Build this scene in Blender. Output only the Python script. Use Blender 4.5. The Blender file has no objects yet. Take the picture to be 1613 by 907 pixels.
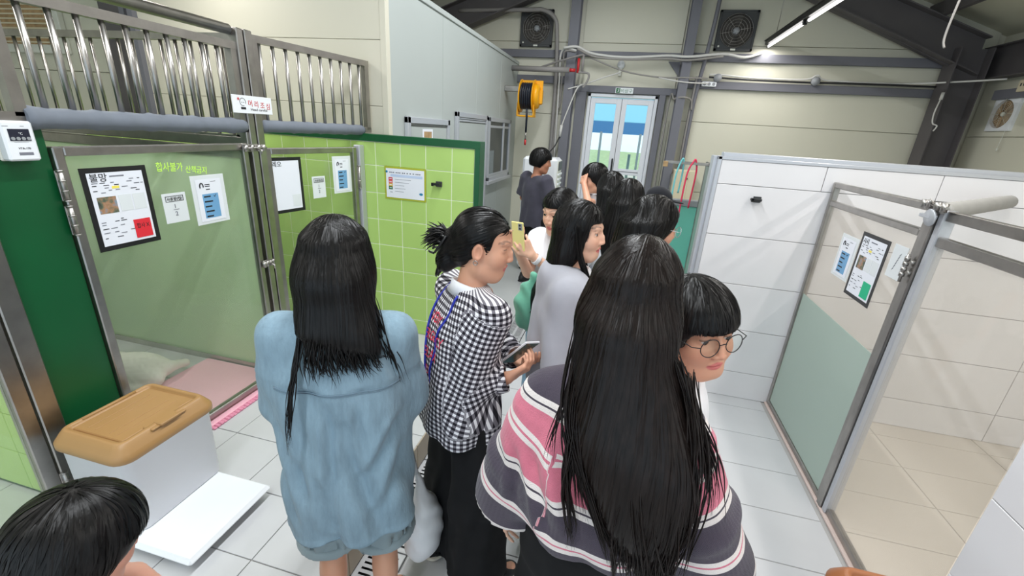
import bpy, math, random
import numpy as np
from mathutils import Vector, Matrix
from mathutils.bvhtree import BVHTree

random.seed(7)
rng = np.random.default_rng(7)
SC = bpy.context.scene
COL = SC.collection
PI = math.pi

# ------------------------------------------------------------------ camera
CAM_H = 1.8
yaw, pit, rol = map(math.radians, (-12.909, 20.115, 3.722))
fwd = Vector((math.sin(yaw) * math.cos(pit), math.cos(yaw) * math.cos(pit), -math.sin(pit)))
r0 = Vector((math.cos(yaw), -math.sin(yaw), 0))
u0 = r0.cross(fwd)
rt = r0 * math.cos(rol) + u0 * math.sin(rol)
up = -r0 * math.sin(rol) + u0 * math.cos(rol)
cd = bpy.data.cameras.new('camera')
cd.sensor_width = 36
cd.lens = 681.35 / 1613 * 36
cd.clip_start = 0.05
cam = bpy.data.objects.new('camera', cd)
COL.objects.link(cam)
cam.matrix_world = Matrix(((rt.x, up.x, -fwd.x, 0), (rt.y, up.y, -fwd.y, 0), (rt.z, up.z, -fwd.z, CAM_H), (0, 0, 0, 1)))
SC.camera = cam

# ------------------------------------------------------------------ world, lights, exposure
w = bpy.data.worlds.new('world')
SC.world = w
w.use_nodes = True
bg = w.node_tree.nodes['Background']
bg.inputs[0].default_value = (0.72, 0.88, 1.0, 1)
bg.inputs[1].default_value = 1.15
SC.view_settings.view_transform = 'Standard'
SC.view_settings.look = 'None'
SC.view_settings.gamma = 1
SC.view_settings.use_curve_mapping = False
SC.view_settings.exposure = 0.38
LAMP_W = 13.0          # watts of each lamp unit, see ceiling_lamp()
LAMP_COL = (1.0, 0.975, 0.94)
try:
    SC.cycles.max_bounces = 8
    SC.cycles.diffuse_bounces = 4
    SC.cycles.glossy_bounces = 3
    SC.cycles.transparent_max_bounces = 16
    SC.cycles.sample_clamp_indirect = 4
    SC.cycles.use_denoising = True
except Exception:
    pass

# ------------------------------------------------------------------ materials
def srgb(r, g, b):
    f = lambda c: c / 12.92 if c <= .04045 else ((c + .055) / 1.055) ** 2.4
    return (f(r / 255), f(g / 255), f(b / 255))

class NT:
    """small helper round a node tree"""
    def __init__(s, name):
        s.m = bpy.data.materials.new(name); s.m.use_nodes = True
        s.t = s.m.node_tree; s.p = s.t.nodes['Principled BSDF']; s.out = s.t.nodes['Material Output']
    def n(s, typ, **kw):
        o = s.t.nodes.new(typ)
        for k, v in kw.items():
            if k.startswith('i_'):
                key = k[2:]
                o.inputs[int(key) if key.isdigit() else key].default_value = v
            else: setattr(o, k, v)
        return o
    def l(s, a, b): s.t.links.new(a, b)
    def ramp(s, stops, interp='LINEAR'):
        r = s.n('ShaderNodeValToRGB'); cr = r.color_ramp; cr.interpolation = interp
        while len(cr.elements) < len(stops): cr.elements.new(0.5)
        for e, (p, c) in zip(cr.elements, stops):
            e.position = p; e.color = (*c, 1)
        return r
    def math(s, op, a, b=None):
        m = s.n('ShaderNodeMath', operation=op)
        for i, v in enumerate((a, b)):
            if v is None: continue
            if isinstance(v, (int, float)): m.inputs[i].default_value = v
            else: s.l(v, m.inputs[i])
        return m.outputs[0]
    def coord(s, kind='Object', scale=(1, 1, 1)):
        c = s.n('ShaderNodeTexCoord'); mp = s.n('ShaderNodeMapping'); mp.inputs['Scale'].default_value = scale
        s.l(c.outputs[kind], mp.inputs[0]); return mp.outputs[0]
    def attr(s, name):
        return s.n('ShaderNodeAttribute', attribute_name=name)
    def bump(s, h, strength=.3, dist=.002):
        b = s.n('ShaderNodeBump'); b.inputs['Strength'].default_value = strength; b.inputs['Distance'].default_value = dist
        s.l(h, b.inputs['Height']); s.l(b.outputs[0], s.p.inputs['Normal']); return b

def simple(name, col, rough=.5, metal=0, var=0, vscale=8, bump=0, bscale=60, spec=.5, coat=0, stretch=(1, 1, 1)):
    t = NT(name); p = t.p
    p.inputs['Base Color'].default_value = (*col, 1); p.inputs['Roughness'].default_value = rough
    p.inputs['Metallic'].default_value = metal; p.inputs['Specular IOR Level'].default_value = spec
    p.inputs['Coat Weight'].default_value = coat
    if var or bump:
        c = t.coord('Object', stretch)
    if var:
        no = t.n('ShaderNodeTexNoise'); no.inputs['Scale'].default_value = vscale; no.inputs['Detail'].default_value = 4
        t.l(c, no.inputs['Vector'])
        r = t.ramp([(.25, tuple(x * (1 - var) for x in col)), (.75, tuple(min(1, x * (1 + var)) for x in col))])
        t.l(no.outputs['Fac'], r.inputs[0]); t.l(r.outputs[0], p.inputs['Base Color'])
    if bump:
        n2 = t.n('ShaderNodeTexNoise'); n2.inputs['Scale'].default_value = bscale; n2.inputs['Detail'].default_value = 3
        t.l(c, n2.inputs['Vector']); t.bump(n2.outputs['Fac'], bump)
    return t.m

def steel_mat(name, col, rough=.3, var=.12):
    t = NT(name); p = t.p
    p.inputs['Metallic'].default_value = 1; p.inputs['Roughness'].default_value = rough
    c = t.coord('Object', (3, 3, 3))
    no = t.n('ShaderNodeTexNoise'); no.inputs['Scale'].default_value = 4; no.inputs['Detail'].default_value = 5; t.l(c, no.inputs['Vector'])
    r = t.ramp([(.3, tuple(x * (1 - var) for x in col)), (.7, tuple(min(1, x * (1 + var)) for x in col))])
    t.l(no.outputs['Fac'], r.inputs[0]); t.l(r.outputs[0], p.inputs['Base Color'])
    c2 = t.coord('Object', (40, 40, 40))
    n2 = t.n('ShaderNodeTexNoise'); n2.inputs['Scale'].default_value = 3; t.l(c2, n2.inputs['Vector'])
    rr = t.ramp([(.3, (rough * .8,) * 3), (.75, (min(1, rough * 1.35),) * 3)]); pass
    return t.m

def pane_mat(name, tint, film=None, film_fac=0.0, film_rough=.5, trans=.5):
    """clear pane: transparent with a fresnel gloss; a film adds diffuse + translucent haze"""
    t = NT(name); nt = t.t
    tr = t.n('ShaderNodeBsdfTransparent'); tr.inputs[0].default_value = (*tint, 1)
    gl = t.n('ShaderNodeBsdfGlossy'); gl.inputs['Roughness'].default_value = .03
    lw = t.n('ShaderNodeLayerWeight'); lw.inputs['Blend'].default_value = .5
    frs = t.math('ADD', t.math('MULTIPLY', t.math('POWER', lw.outputs['Facing'], 5.0), .75), .025)
    base = tr.outputs[0]
    if film:
        df = t.n('ShaderNodeBsdfDiffuse'); df.inputs[0].default_value = (*film, 1)
        tl = t.n('ShaderNodeBsdfTranslucent'); tl.inputs[0].default_value = (*film, 1)
        m1 = t.n('ShaderNodeMixShader'); m1.inputs[0].default_value = trans
        t.l(df.outputs[0], m1.inputs[1]); t.l(tl.outputs[0], m1.inputs[2])
        m2 = t.n('ShaderNodeMixShader'); m2.inputs[0].default_value = film_fac
        t.l(tr.outputs[0], m2.inputs[1]); t.l(m1.outputs[0], m2.inputs[2]); base = m2.outputs[0]
    mx = t.n('ShaderNodeMixShader'); t.l(frs, mx.inputs[0]); t.l(base, mx.inputs[1]); t.l(gl.outputs[0], mx.inputs[2])
    t.l(mx.outputs[0], t.out.inputs[0])
    return t.m

M = {}
M['steel'] = steel_mat('stainless_steel', (.40, .38, .36), .33)
M['steel_dark'] = steel_mat('worn_steel', (.42, .40, .38), .38, .2)
M['steel_paint'] = simple('grey_structural_paint', srgb(112, 112, 120), .55, 0, .06, 3)
M['steel_brown'] = simple('dark_structural_paint', srgb(88, 84, 86), .55, 0, .1, 3)
M['grating'] = simple('grating_steel', srgb(206, 206, 208), .4, .35, .05, 6)
M['foam'] = simple('grey_foam_wrap', srgb(112, 118, 128), .75, 0, .1, 10, .4, 25)
M['foam_light'] = simple('light_grey_foam', srgb(160, 158, 154), .8, 0, .06, 10)
M['green_paint'] = simple('dark_green_paint', srgb(10, 82, 44), .35, 0, .12, 4)
M['green_tile'] = simple('lime_green_glazed_tile', srgb(180, 212, 120), .25, 0, .03, 2, .03, 8, .35)
M['grout_pale'] = simple('pale_grout', srgb(240, 246, 222), .7)
M['white_tile'] = simple('white_glazed_tile', srgb(232, 230, 232), .25, 0, .035, 1.6, 0, 20, .4)
M['grout_grey'] = simple('grey_grout', srgb(176, 174, 172), .9)
M['floor_tile'] = simple('pale_grey_floor_tile', srgb(203, 203, 205), .38, 0, .05, 2.2, .04, 30)
M['floor_tile_warm'] = simple('warm_pen_floor_tile', srgb(216, 208, 198), .42, 0, .04, 2.2)
M['screed'] = simple('grey_epoxy_floor', srgb(186, 188, 188), .32, 0, .05, 1.5)
M['riser'] = simple('beige_riser_tile', srgb(186, 170, 148), .45, 0, .07, 5)
M['pink_sealant'] = simple('pale_pink_sealant', srgb(216, 196, 188), .6, 0, .05, 6)
M['cream_panel'] = simple('cream_sandwich_panel', srgb(212, 209, 192), .55, 0, .03, 1.2)
M['cream_white'] = simple('cream_room_panel', srgb(210, 205, 188), .55, 0, .02, 1.2)
M['grey_panel'] = simple('grey_white_room_panel', srgb(176, 182, 179), .45, 0, .03, 1.0)
M['alu'] = simple('silver_trim', srgb(196, 198, 204), .35, .4)
M['roof'] = simple('roof_panel', srgb(206, 203, 182), .6, 0, .04, 1.5)
M['white_pl'] = simple('white_plastic', srgb(236, 238, 242), .32, 0, .02, 4)
M['ivory_pl'] = simple('ivory_plastic', srgb(222, 222, 212), .4)
M['grey_pl'] = simple('grey_plastic', srgb(150, 152, 156), .45)
M['black_pl'] = simple('black_plastic', (.012, .012, .013), .35)
M['dark_pl'] = simple('dark_grey_plastic', (.05, .052, .055), .45)
M['tan_pl'] = simple('tan_plastic_lid', srgb(172, 132, 84), .38, 0, .03, 5)
M['brown_pl'] = simple('brown_plastic_lid', srgb(158, 100, 62), .38, 0, .03, 5)
M['pink_mat'] = simple('pink_foam_mat', srgb(244, 184, 200), .7, 0, .03, 8, .15, 80)
M['pink_edge'] = simple('pink_mat_edge', srgb(226, 146, 172), .75, 0, .08, 40)
M['yellow'] = simple('yellow_enamel', srgb(240, 170, 20), .35, 0, .06, 6)
M['navy_hose'] = simple('navy_rubber_hose', srgb(22, 30, 44), .4)
M['red'] = simple('red_paint', srgb(196, 40, 44), .45)
M['paper'] = simple('white_paper', srgb(234, 236, 244), .45)
M['film'] = simple('laminated_white', srgb(224, 228, 230), .25)
M['blue_box'] = simple('blue_print', srgb(112, 164, 206), .5)
M['pale_blue'] = simple('pale_blue_print', srgb(196, 210, 236), .5)
M['ink'] = simple('black_ink', (.015, .015, .02), .6)
M['ink_soft'] = simple('soft_grey_print', srgb(120, 122, 132), .6)
M['red_note'] = simple('red_note_paper', srgb(222, 40, 54), .6)
M['green_note'] = simple('green_note_paper', srgb(32, 180, 132), .6)
M['yel_print'] = simple('yellow_print', srgb(244, 226, 96), .6)
M['red_print'] = simple('red_print', srgb(204, 44, 60), .6)
M['pink_print'] = simple('salmon_print', srgb(220, 110, 106), .6)
M['amber_print'] = simple('amber_print', srgb(216, 178, 70), .6)
M['dkgreen_print'] = simple('dark_green_print', srgb(24, 104, 58), .6)
M['teal_print'] = simple('teal_print', srgb(30, 130, 170), .6)
M['olive_frame'] = simple('olive_lime_frame', srgb(172, 180, 48), .45)
M['lime_ink'] = simple('lime_marker', srgb(206, 255, 90), .5)
M['wire_white'] = simple('white_cable', srgb(214, 212, 208), .5)
M['wire_grey'] = simple('grey_cable', srgb(150, 146, 142), .5)
M['wire_black'] = simple('black_cable', (.02, .02, .022), .5)
M['pipe_grey'] = simple('grey_pipe_lagging', srgb(142, 138, 136), .6, 0, .08, 8)
M['beige_box'] = simple('beige_enclosure', srgb(216, 204, 176), .5)
M['teal'] = simple('turquoise_tank', srgb(120, 204, 186), .4, 0, .04, 3)
M['cyan_cord'] = simple('pale_cyan_cord', srgb(120, 200, 206), .6)
M['pink_cord'] = simple('red_cord', srgb(226, 60, 96), .6)
M['rust'] = simple('rusty_beige_grille', srgb(176, 144, 104), .7, 0, .3, 18)
M['dirty_fan'] = simple('dusty_fan_blade', srgb(70, 66, 62), .7, 0, .3, 14)
M['awning_top'] = simple('pale_cyan_awning_roof', srgb(150, 214, 248), .6)
M['blue_tarp'] = simple('blue_awning', srgb(58, 130, 205), .6)
M['grass'] = simple('grass', srgb(186, 202, 150), .9, 0, .3, 3)
M['pole_grey'] = simple('outdoor_pole', srgb(150, 158, 166), .6)
M['path'] = simple('pale_path', srgb(226, 214, 196), .9)
M['door_white'] = simple('white_door_paint', srgb(226, 228, 234), .4)
M['gasket'] = simple('door_gasket', (.05, .05, .055), .6)
M['mirror_lcd'] = simple('dark_lcd', srgb(34, 36, 52), .2)
M['led'] = NT('lamp_tube').m
_p = M['led'].node_tree.nodes['Principled BSDF']
_p.inputs['Emission Color'].default_value = (1, .98, .95, 1); _p.inputs['Emission Strength'].default_value = 3.0
M['glass'] = pane_mat('clear_glass', (.93, .96, .94))
M['glass_dusty'] = pane_mat('dusty_beige_glass', (.975, .965, .95), srgb(220, 210, 198), .14, trans=.4)
M['glass_green'] = pane_mat('greenish_gate_glass', (.965, .985, .965), srgb(206, 222, 198), .10, trans=.4)
M['glass_gate2'] = pane_mat('clear_gate_glass', (.985, .995, .98), srgb(214, 228, 196), .05)
M['frost_sage'] = pane_mat('sage_frosted_film', (.8, .9, .84), srgb(200, 216, 207), .93, trans=.3)
M['frost_green'] = pane_mat('green_frosted_glass', (.9, .97, .85), srgb(222, 240, 208), .88, trans=.4)
M['glass_dark'] = pane_mat('room_window_glass', (.75, .78, .8))

# ------------------------------------------------------------------ scene graph helpers
def props(o, label=None, cat=None, group=None, kind=None):
    if label: o['label'] = label
    if cat: o['category'] = cat
    if group: o['group'] = group
    if kind: o['kind'] = kind
    return o

WM = {}          # world matrix of each parent that children hang from
def thing(name, label, cat, loc=(0, 0, 0), rz=0, group=None):
    o = bpy.data.objects.new(name, None); COL.objects.link(o)
    o.empty_display_size = .05
    o.location = loc; o.rotation_euler = (0, 0, rz)
    WM[o.name] = Matrix.Translation(Vector(loc)) @ Matrix.Rotation(rz, 4, 'Z')
    return props(o, label, cat, group)

def link_mesh(name, me, mat, parent=None, smooth=None):
    o = bpy.data.objects.new(name, me); COL.objects.link(o)
    if mat and not me.materials: me.materials.append(mat)
    if parent: o.parent = parent
    return o

class MB:
    """collects shapes given in WORLD coordinates; build() links them as ONE mesh"""
    def __init__(s): s.v = []; s.f = []; s.sm = []
    def add(s, vs, fs, smooth=False):
        b = len(s.v); s.v += [tuple(p) for p in vs]
        for f in fs: s.f.append([b + i for i in f]); s.sm.append(smooth)
        return s
    def box(s, lo, hi, bev=0, T=None):
        x0, y0, z0 = [min(a, b) for a, b in zip(lo, hi)]; x1, y1, z1 = [max(a, b) for a, b in zip(lo, hi)]
        b = min(bev, (x1 - x0) * .45, (y1 - y0) * .45, (z1 - z0) * .45)
        if b <= 0:
            vs = [(x, y, z) for z in (z0, z1) for y in (y0, y1) for x in (x0, x1)]
            fs = [(0, 2, 3, 1), (4, 5, 7, 6), (0, 1, 5, 4), (2, 6, 7, 3), (0, 4, 6, 2), (1, 3, 7, 5)]
        else:
            vs = []; idx = {}
            for X in (0, 1):
                for Y in (0, 1):
                    for Z in (0, 1):
                        c = ((x0, x1)[X], (y0, y1)[Y], (z0, z1)[Z]); sg = (1 - 2 * X, 1 - 2 * Y, 1 - 2 * Z)
                        for a in range(3):
                            p = list(c)
                            for k in range(3):
                                if k != a: p[k] += sg[k] * b
                            idx[(X, Y, Z, a)] = len(vs); vs.append(tuple(p))
            g = lambda X, Y, Z, a: idx[(X, Y, Z, a)]
            fs = []
            for a in range(3):
                o1, o2 = [(1, 2), (2, 0), (0, 1)][a]
                for side in (0, 1):
                    q = []
                    for (i, j) in ((0, 0), (1, 0), (1, 1), (0, 1)):
                        k = [0, 0, 0]; k[a] = side; k[o1] = i; k[o2] = j; q.append(g(*k, a))
                    fs.append(q if side else q[::-1])
                for i in (0, 1):
                    for j in (0, 1):
                        k0 = [0, 0, 0]; k1 = [0, 0, 0]; k1[a] = 1
                        k0[o1] = k1[o1] = i; k0[o2] = k1[o2] = j
                        q = [g(*k0, o1), g(*k1, o1), g(*k1, o2), g(*k0, o2)]
                        fs.append(q if (i ^ j) else q[::-1])
            for X in (0, 1):
                for Y in (0, 1):
                    for Z in (0, 1):
                        q = [g(X, Y, Z, 0), g(X, Y, Z, 1), g(X, Y, Z, 2)]
                        fs.append(q if (X + Y + Z) % 2 else q[::-1])
        if T: vs = [T @ Vector(p) for p in vs]
        return s.add(vs, fs)
    def tube(s, pts, r, n=10, caps=True, radii=None):
        pts = [Vector(p) for p in pts]; rings = []
        t0 = (pts[1] - pts[0]).normalized()
        a = Vector((0, 0, 1)) if abs(t0.z) < .9 else Vector((1, 0, 0))
        u = t0.cross(a).normalized()
        for i, p in enumerate(pts):
            t = ((pts[min(i + 1, len(pts) - 1)] - pts[i]).normalized() + (pts[i] - pts[max(i - 1, 0)]).normalized())
            t = t.normalized() if t.length > 1e-6 else t0
            u = (u - t * u.dot(t)).normalized(); v = t.cross(u)
            rr = radii[i] if radii else r
            rings.append([p + (u * math.cos(2 * PI * k / n) + v * math.sin(2 * PI * k / n)) * rr for k in range(n)])
        vs = [q for ring in rings for q in ring]; fs = []
        for i in range(len(pts) - 1):
            for k in range(n):
                fs.append((i * n + k, i * n + (k + 1) % n, (i + 1) * n + (k + 1) % n, (i + 1) * n + k))
        s.add(vs, fs, True)
        if caps:
            b = len(s.v) - len(vs)
            s.f.append([b + k for k in range(n)][::-1]); s.sm.append(False)
            s.f.append([b + (len(pts) - 1) * n + k for k in range(n)]); s.sm.append(False)
        return s
    def cyl(s, a, b, r, n=16, r2=None): return s.tube([a, b], r, n, True, [r, r2 if r2 is not None else r])
    def lathe(s, prof, c, axis=(0, 0, 1), n=24):
        """prof: (radius, along-axis) list"""
        ax = Vector(axis).normalized(); a = Vector((1, 0, 0)) if abs(ax.x) < .9 else Vector((0, 1, 0))
        u = ax.cross(a).normalized(); v = ax.cross(u); c = Vector(c); vs = []; fs = []
        for (r, h) in prof:
            for k in range(n): vs.append(c + ax * h + (u * math.cos(2 * PI * k / n) + v * math.sin(2 * PI * k / n)) * max(r, 1e-5))
        for i in range(len(prof) - 1):
            for k in range(n): fs.append((i * n + k, i * n + (k + 1) % n, (i + 1) * n + (k + 1) % n, (i + 1) * n + k))
        return s.add(vs, fs, True)
    def quad(s, a, b, c, d): return s.add([a, b, c, d], [(0, 1, 2, 3)])
    def prism(s, poly, off):
        """closed polygon (world points) extruded by vector off"""
        n = len(poly); o = Vector(off); p = [Vector(q) for q in poly]
        return s.add(p + [q + o for q in p], [list(range(n))[::-1], list(range(n, 2 * n))] + [(i, (i + 1) % n, n + (i + 1) % n, n + i) for i in range(n)])
    def build(s, name, mat, parent=None, local=False):
        me = bpy.data.meshes.new(name)
        vs = s.v
        if parent is not None and not local:
            inv = WM[parent.name].inverted(); vs = [tuple(inv @ Vector(p)) for p in vs]
        me.from_pydata(vs, [], s.f)
        if any(s.sm): me.polygons.foreach_set('use_smooth', s.sm)
        me.materials.append(mat); me.update()
        o = link_mesh(name, me, None, parent)
        if name in ('print', 'block_print', 'title_print', 'outline', 'ruffled_edge'): o['kind'] = 'stuff'
        if parent is not None: WM[o.name] = WM[parent.name]
        else: WM[o.name] = Matrix.Identity(4)
        return o

def bx(name, lo, hi, mat, parent=None, bev=0): return MB().box(lo, hi, bev).build(name, mat, parent)

def piece(name, me, loc, parent):
    """one more copy of a shared mesh at a world point (parents here are unrotated unless their matrix says so)"""
    o = bpy.data.objects.new(name, me); COL.objects.link(o); o.parent = parent
    o.location = WM[parent.name].inverted() @ Vector(loc); return o

_tm = {}
def slab_mesh(name, sx, sy, sz, bev, mat):
    k = (name, round(sx, 4), round(sy, 4), round(sz, 4), mat.name)
    if k not in _tm:
        mb = MB().box((0, 0, 0), (sx, sy, sz), bev)
        me = bpy.data.meshes.new(name); me.from_pydata(mb.v, [], mb.f); me.materials.append(mat); me.update(); _tm[k] = me
    return _tm[k]

TEXTS = []
def txt(body, org, ux, uz, size, mat, parent, name='lettering', width=None, center=False, ext=.0004):
    """flat lettering: org = lower-left world point, ux along the line, uz up; converted to a mesh at the end"""
    TEXTS.append((body, Vector(org), Vector(ux).normalized(), Vector(uz).normalized(), size, mat, parent, name, width, center, ext))
# ================================================================== SETTING
def struct(name, mb_or_bounds, mat, bev=0):
    o = mb_or_bounds.build(name, mat) if isinstance(mb_or_bounds, MB) else bx(name, *mb_or_bounds, mat, None, bev)
    o['kind'] = 'structure'; return o

STEP = .16
floor = struct('floor', MB().box((-.684, -3, -.12), (5.2, 3.245, -.008)).box((-6.2, 4.71, -.12), (5.2, 7.1, 0)).box((-6.2, 3.075, -.12), (-.872, 4.71, 0)).box((-.684, 3.245, -.12), (5.2, 4.71, 0)).box((-6.2, 2.9, -.3), (5.2, 7.1, -.12)), M['grout_grey'])
floor.data.materials.clear(); floor.data.materials.append(M['screed'])
grout = bx('grout', (-.69, -3, -.02), (5.2, 3.25, -.0045), M['grout_grey'], floor)
# low corridor tiles
px, py = .65, .325
for j in range(-2, 10):
    for i in range(0, 6):
        if j == 9: py = .205
        else: py = .325
        x0 = -.68 + i * px; y0 = .1 + j * .325
        if i >= 4 and j < -1: continue
        x1 = x0 + px
        if i == 2: x1 = 1.245
        if i == 3: x0 = 1.30
        me = slab_mesh('tile', x1 - x0 - .005, py - .005, .006, .0015, M['floor_tile'] if i < 3 else M['floor_tile_warm'])
        piece('tile', me, (x0, y0 - .03 * (i >= 3), -.006), floor)
# raised platform on the left with its riser
plat = struct('floor', MB().box((-6.2, -3, -.12), (-.878, 2.98, STEP - .006)), M['grout_grey'])
xs = [-.87 - .32 * k for k in range(0, 10)]
ys = [.09 + .29 * k for k in range(-2, 10)] + [2.975]
for i in range(len(xs) - 1):
    for j in range(len(ys) - 1):
        me = slab_mesh('tile', .32 - .004, ys[j + 1] - ys[j] - .004, .007, .0015, M['floor_tile'])
        piece('tile', me, (xs[i + 1], ys[j], STEP - .006), plat)
for j in range(10):
    me = slab_mesh('riser_tile', .012, .316, .155, .0015, M['riser'])
    piece('riser_tile', me, (-.88, -.15 + .32 * j - .02, .004), plat)
# drain channel + gratings
drain = thing('floor_drain', 'long stainless steel floor drain with slotted gratings along the step', 'drain', (-.78, 1, -.1))
MB().box((-.875, -.6, -.1), (-.685, 4.7, -.09)).box((-.876, -.6, -.1), (-.872, 4.7, -.002)).box((-.69, -.6, -.1), (-.686, 4.7, 0)).build('channel', M['dark_pl'], drain)
gx = [0, .022, .078, .1, .156, .178]
gmb = MB(); L = .56; n = 21; pitch = (L - .03) / n
def gq(x0, x1, y0, y1): gmb.quad((x0, y0, 0), (x1, y0, 0), (x1, y1, 0), (x0, y1, 0))
gq(0, .178, 0, .015); gq(0, .178, L - .015, L)
for k in range(n):
    y = .015 + k * pitch
    for a in range(5):
        if a in (1, 3):
            gq(gx[a], gx[a + 1], y, y + pitch * .30); gq(gx[a], gx[a + 1], y + pitch * .70, y + pitch)
        else: gq(gx[a], gx[a + 1], y, y + pitch)
gmb.box((0, 0, -.02), (.178, .003, 0)).box((0, L - .003, -.02), (.178, L, 0)).box((0, 0, -.02), (.003, L, 0)).box((.175, 0, -.02), (.178, L, 0))
gme = bpy.data.meshes.new('grating'); gme.from_pydata(gmb.v, [], gmb.f); gme.materials.append(M['grating'])
for k in range(9): piece('grating', gme, (-.869, -.43 + k * (L + .006), -.001), drain)

# ---------------------------------------------------------------- far wall of the hall (y = 7)
FW = 7.0
fw = struct('wall_back', MB().box((-6.2, FW + .03, 0), (-.64, FW + .12, 5.2)).box((.34, FW + .03, 0), (4.2, FW + .12, 5.2)).box((-.64, FW + .03, 2.36), (.34, FW + .12, 5.2)), M['cream_panel'])
zs = [0, 1.09, 2.055, 3.017, 4.0, 5.0]
xcuts = [(-4.4, -1.0), (-.8, .55), (.70, 4.08)]
for a, b in zip(zs[:-1], zs[1:]):
    for (x0, x1) in xcuts:
        if x0 == -.8 and b <= 2.06:
            for (p, q) in ((-.8, -.645), (.345, .55)): piece('wall_panel', slab_mesh('wall_panel', q - p - .004, .03, b - a - .006, .003, M['cream_panel']), (p, FW, a + .003), fw)
            continue
        zz = 2.37 if (x0 == -.8 and a < 2.3 < b) else a
        piece('wall_panel', slab_mesh('wall_panel', x1 - x0 - .004, .03, b - zz - .006, .003, M['cream_panel']), (x0, FW, zz + .003), fw)
def ibeam(mb, a, b, wdir, w, d):
    """simple H section between a and b: flanges of width w (along wdir), depth d"""
    a = Vector(a); b = Vector(b); t = (b - a).normalized(); W = Vector(wdir).normalized(); D = t.cross(W).normalized(); th = .012
    for off in (-d / 2, d / 2):
        c = [a + W * sx * w / 2 + D * (off + sy * th / 2) for sx, sy in ((-1, -1), (1, -1), (1, 1), (-1, 1))]
        mb.prism(c, b - a)
    c = [a + W * sx * th / 2 + D * sy * d / 2 for sx, sy in ((-1, -1), (1, -1), (1, 1), (-1, 1))]
    mb.prism(c, b - a)
def column(x, w, y=6.86, d=.2, h=5):
    mb = MB(); ibeam(mb, (x, y, 0), (x, y, h), (1, 0, 0), w, d); struct('trim_1', mb, M['steel_paint'])
column(-.915, .13); column(.625, .115)
for (x0, x1, z0, z1) in ((-4.3, -.99, 2.805, 2.907), (-.85, .56, 2.84, 2.905), (.69, 3.6, 2.813, 2.914),
                         (-1.72, -.98, 2.47, 2.57), (.69, 3.62, 2.48, 2.575), (-.84, .57, 2.375, 2.465)):
    MBb = MB().box((x0, FW - .06, z0), (x1, FW - .003, z1), .004); struct('trim_2', MBb, M['steel_paint'])
for (x0, x1) in ((-.815, -.665), (.355, .44)):
    struct('trim_3', MB().box((x0, FW - .08, 0), (x1, FW - .003, 2.375), .004), M['steel_paint'])
# gusset under the girt
struct('trim_4', MB().prism([(.40, FW - .05, 2.80), (.56, FW - .05, 2.80), (.56, FW - .05, 2.62)], (0, .03, 0)), M['steel_paint'])
# corner column, rafters, eave beam, right wall, roof
mb = MB(); ibeam(mb, (3.73, 6.80, 0), (3.73, 6.80, 3.0), (0, 1, 0), .24, .32); struct('trim_5', mb, M['steel_brown'])
def rafter(y, xl=-3.6, xr=3.83, ridge=.3, ze=3.0, zr=4.42, w=.2):
    for sx, xe in ((1, xr), (-1, xl)):
        mb = MB()
        # tapered web + flanges
        p0 = Vector((xe, y, ze - .28)); p1 = Vector((ridge, y, zr - .28)); q0 = Vector((xe, y, ze + .1)); q1 = Vector((ridge, y, zr + .03))
        hx = xe - sx * 1.3
        ph = Vector((hx, y, ze + (zr - ze) * abs(hx - xe) / abs(ridge - xe) - .27))
        mb.prism([p0 + Vector((0, 0, -.02)), ph, p1, q1, q0], (0, .014, 0))
        for (a, b) in ((p0, ph), (ph, p1), (q0, q1)):
            o = Vector((0, w / 2, 0)); h = Vector((0, 0, .014))
            mb.prism([a - o, a + o, a + o + h, a - o + h], b - a)
        struct('trim_6', mb, M['steel_brown'])
rafter(6.80); rafter(1.2); rafter(-3.5)
mb = MB(); ibeam(mb, (4.02, -4, 2.86), (4.02, 6.95, 2.86), (1, 0, 0), .16, .34); struct('trim_7', mb, M['steel_brown'])
struct('trim_8', MB().box((4.05, -4, 2.46), (4.11, 6.7, 2.56)), M['steel_paint'])
wr = struct('wall_right', MB().box((4.15, -4, 0), (4.25, 7.1, 3.3)), M['cream_panel'])
for a, b in zip(zs[:3], zs[1:4]):
    for k in range(3): piece('wall_panel', slab_mesh('wall_panel', .03, 2.99, b - a - .006, .003, M['cream_panel']), (4.12, 7 - 3 * (k + 1), a + .003), wr)
struct('trim_9', MB().box((4.02, 5.30, 0), (4.1, 5.42, 2.5)), M['steel_paint'])
roof = struct('ceiling', MB().prism([(4.3, -4, 3.12), (.3, -4, 4.60), (.3, -4, 4.70), (4.3, -4, 3.22)], (0, 11.1, 0)).prism([(-6.2, -4, 2.2 + .35), (.3, -4, 4.60), (.3, -4, 4.70), (-6.2, -4, 2.65)], (0, 11.1, 0)), M['roof'])
for x in (3.3, 2.3, 1.3, -1.2, -2.4, -3.4):
    z = 4.60 - abs(x - .3) * (.37 if x > .3 else .315) - .08
    struct('trim_10', MB().box((x - .03, -4, z - .09), (x + .03, 7, z + .06)), M['steel_brown'])
wl = struct('wall_left', MB().box((-6.3, -4, 0), (-6.2, 7.1, 3.2)), M['cream_panel'])

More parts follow.
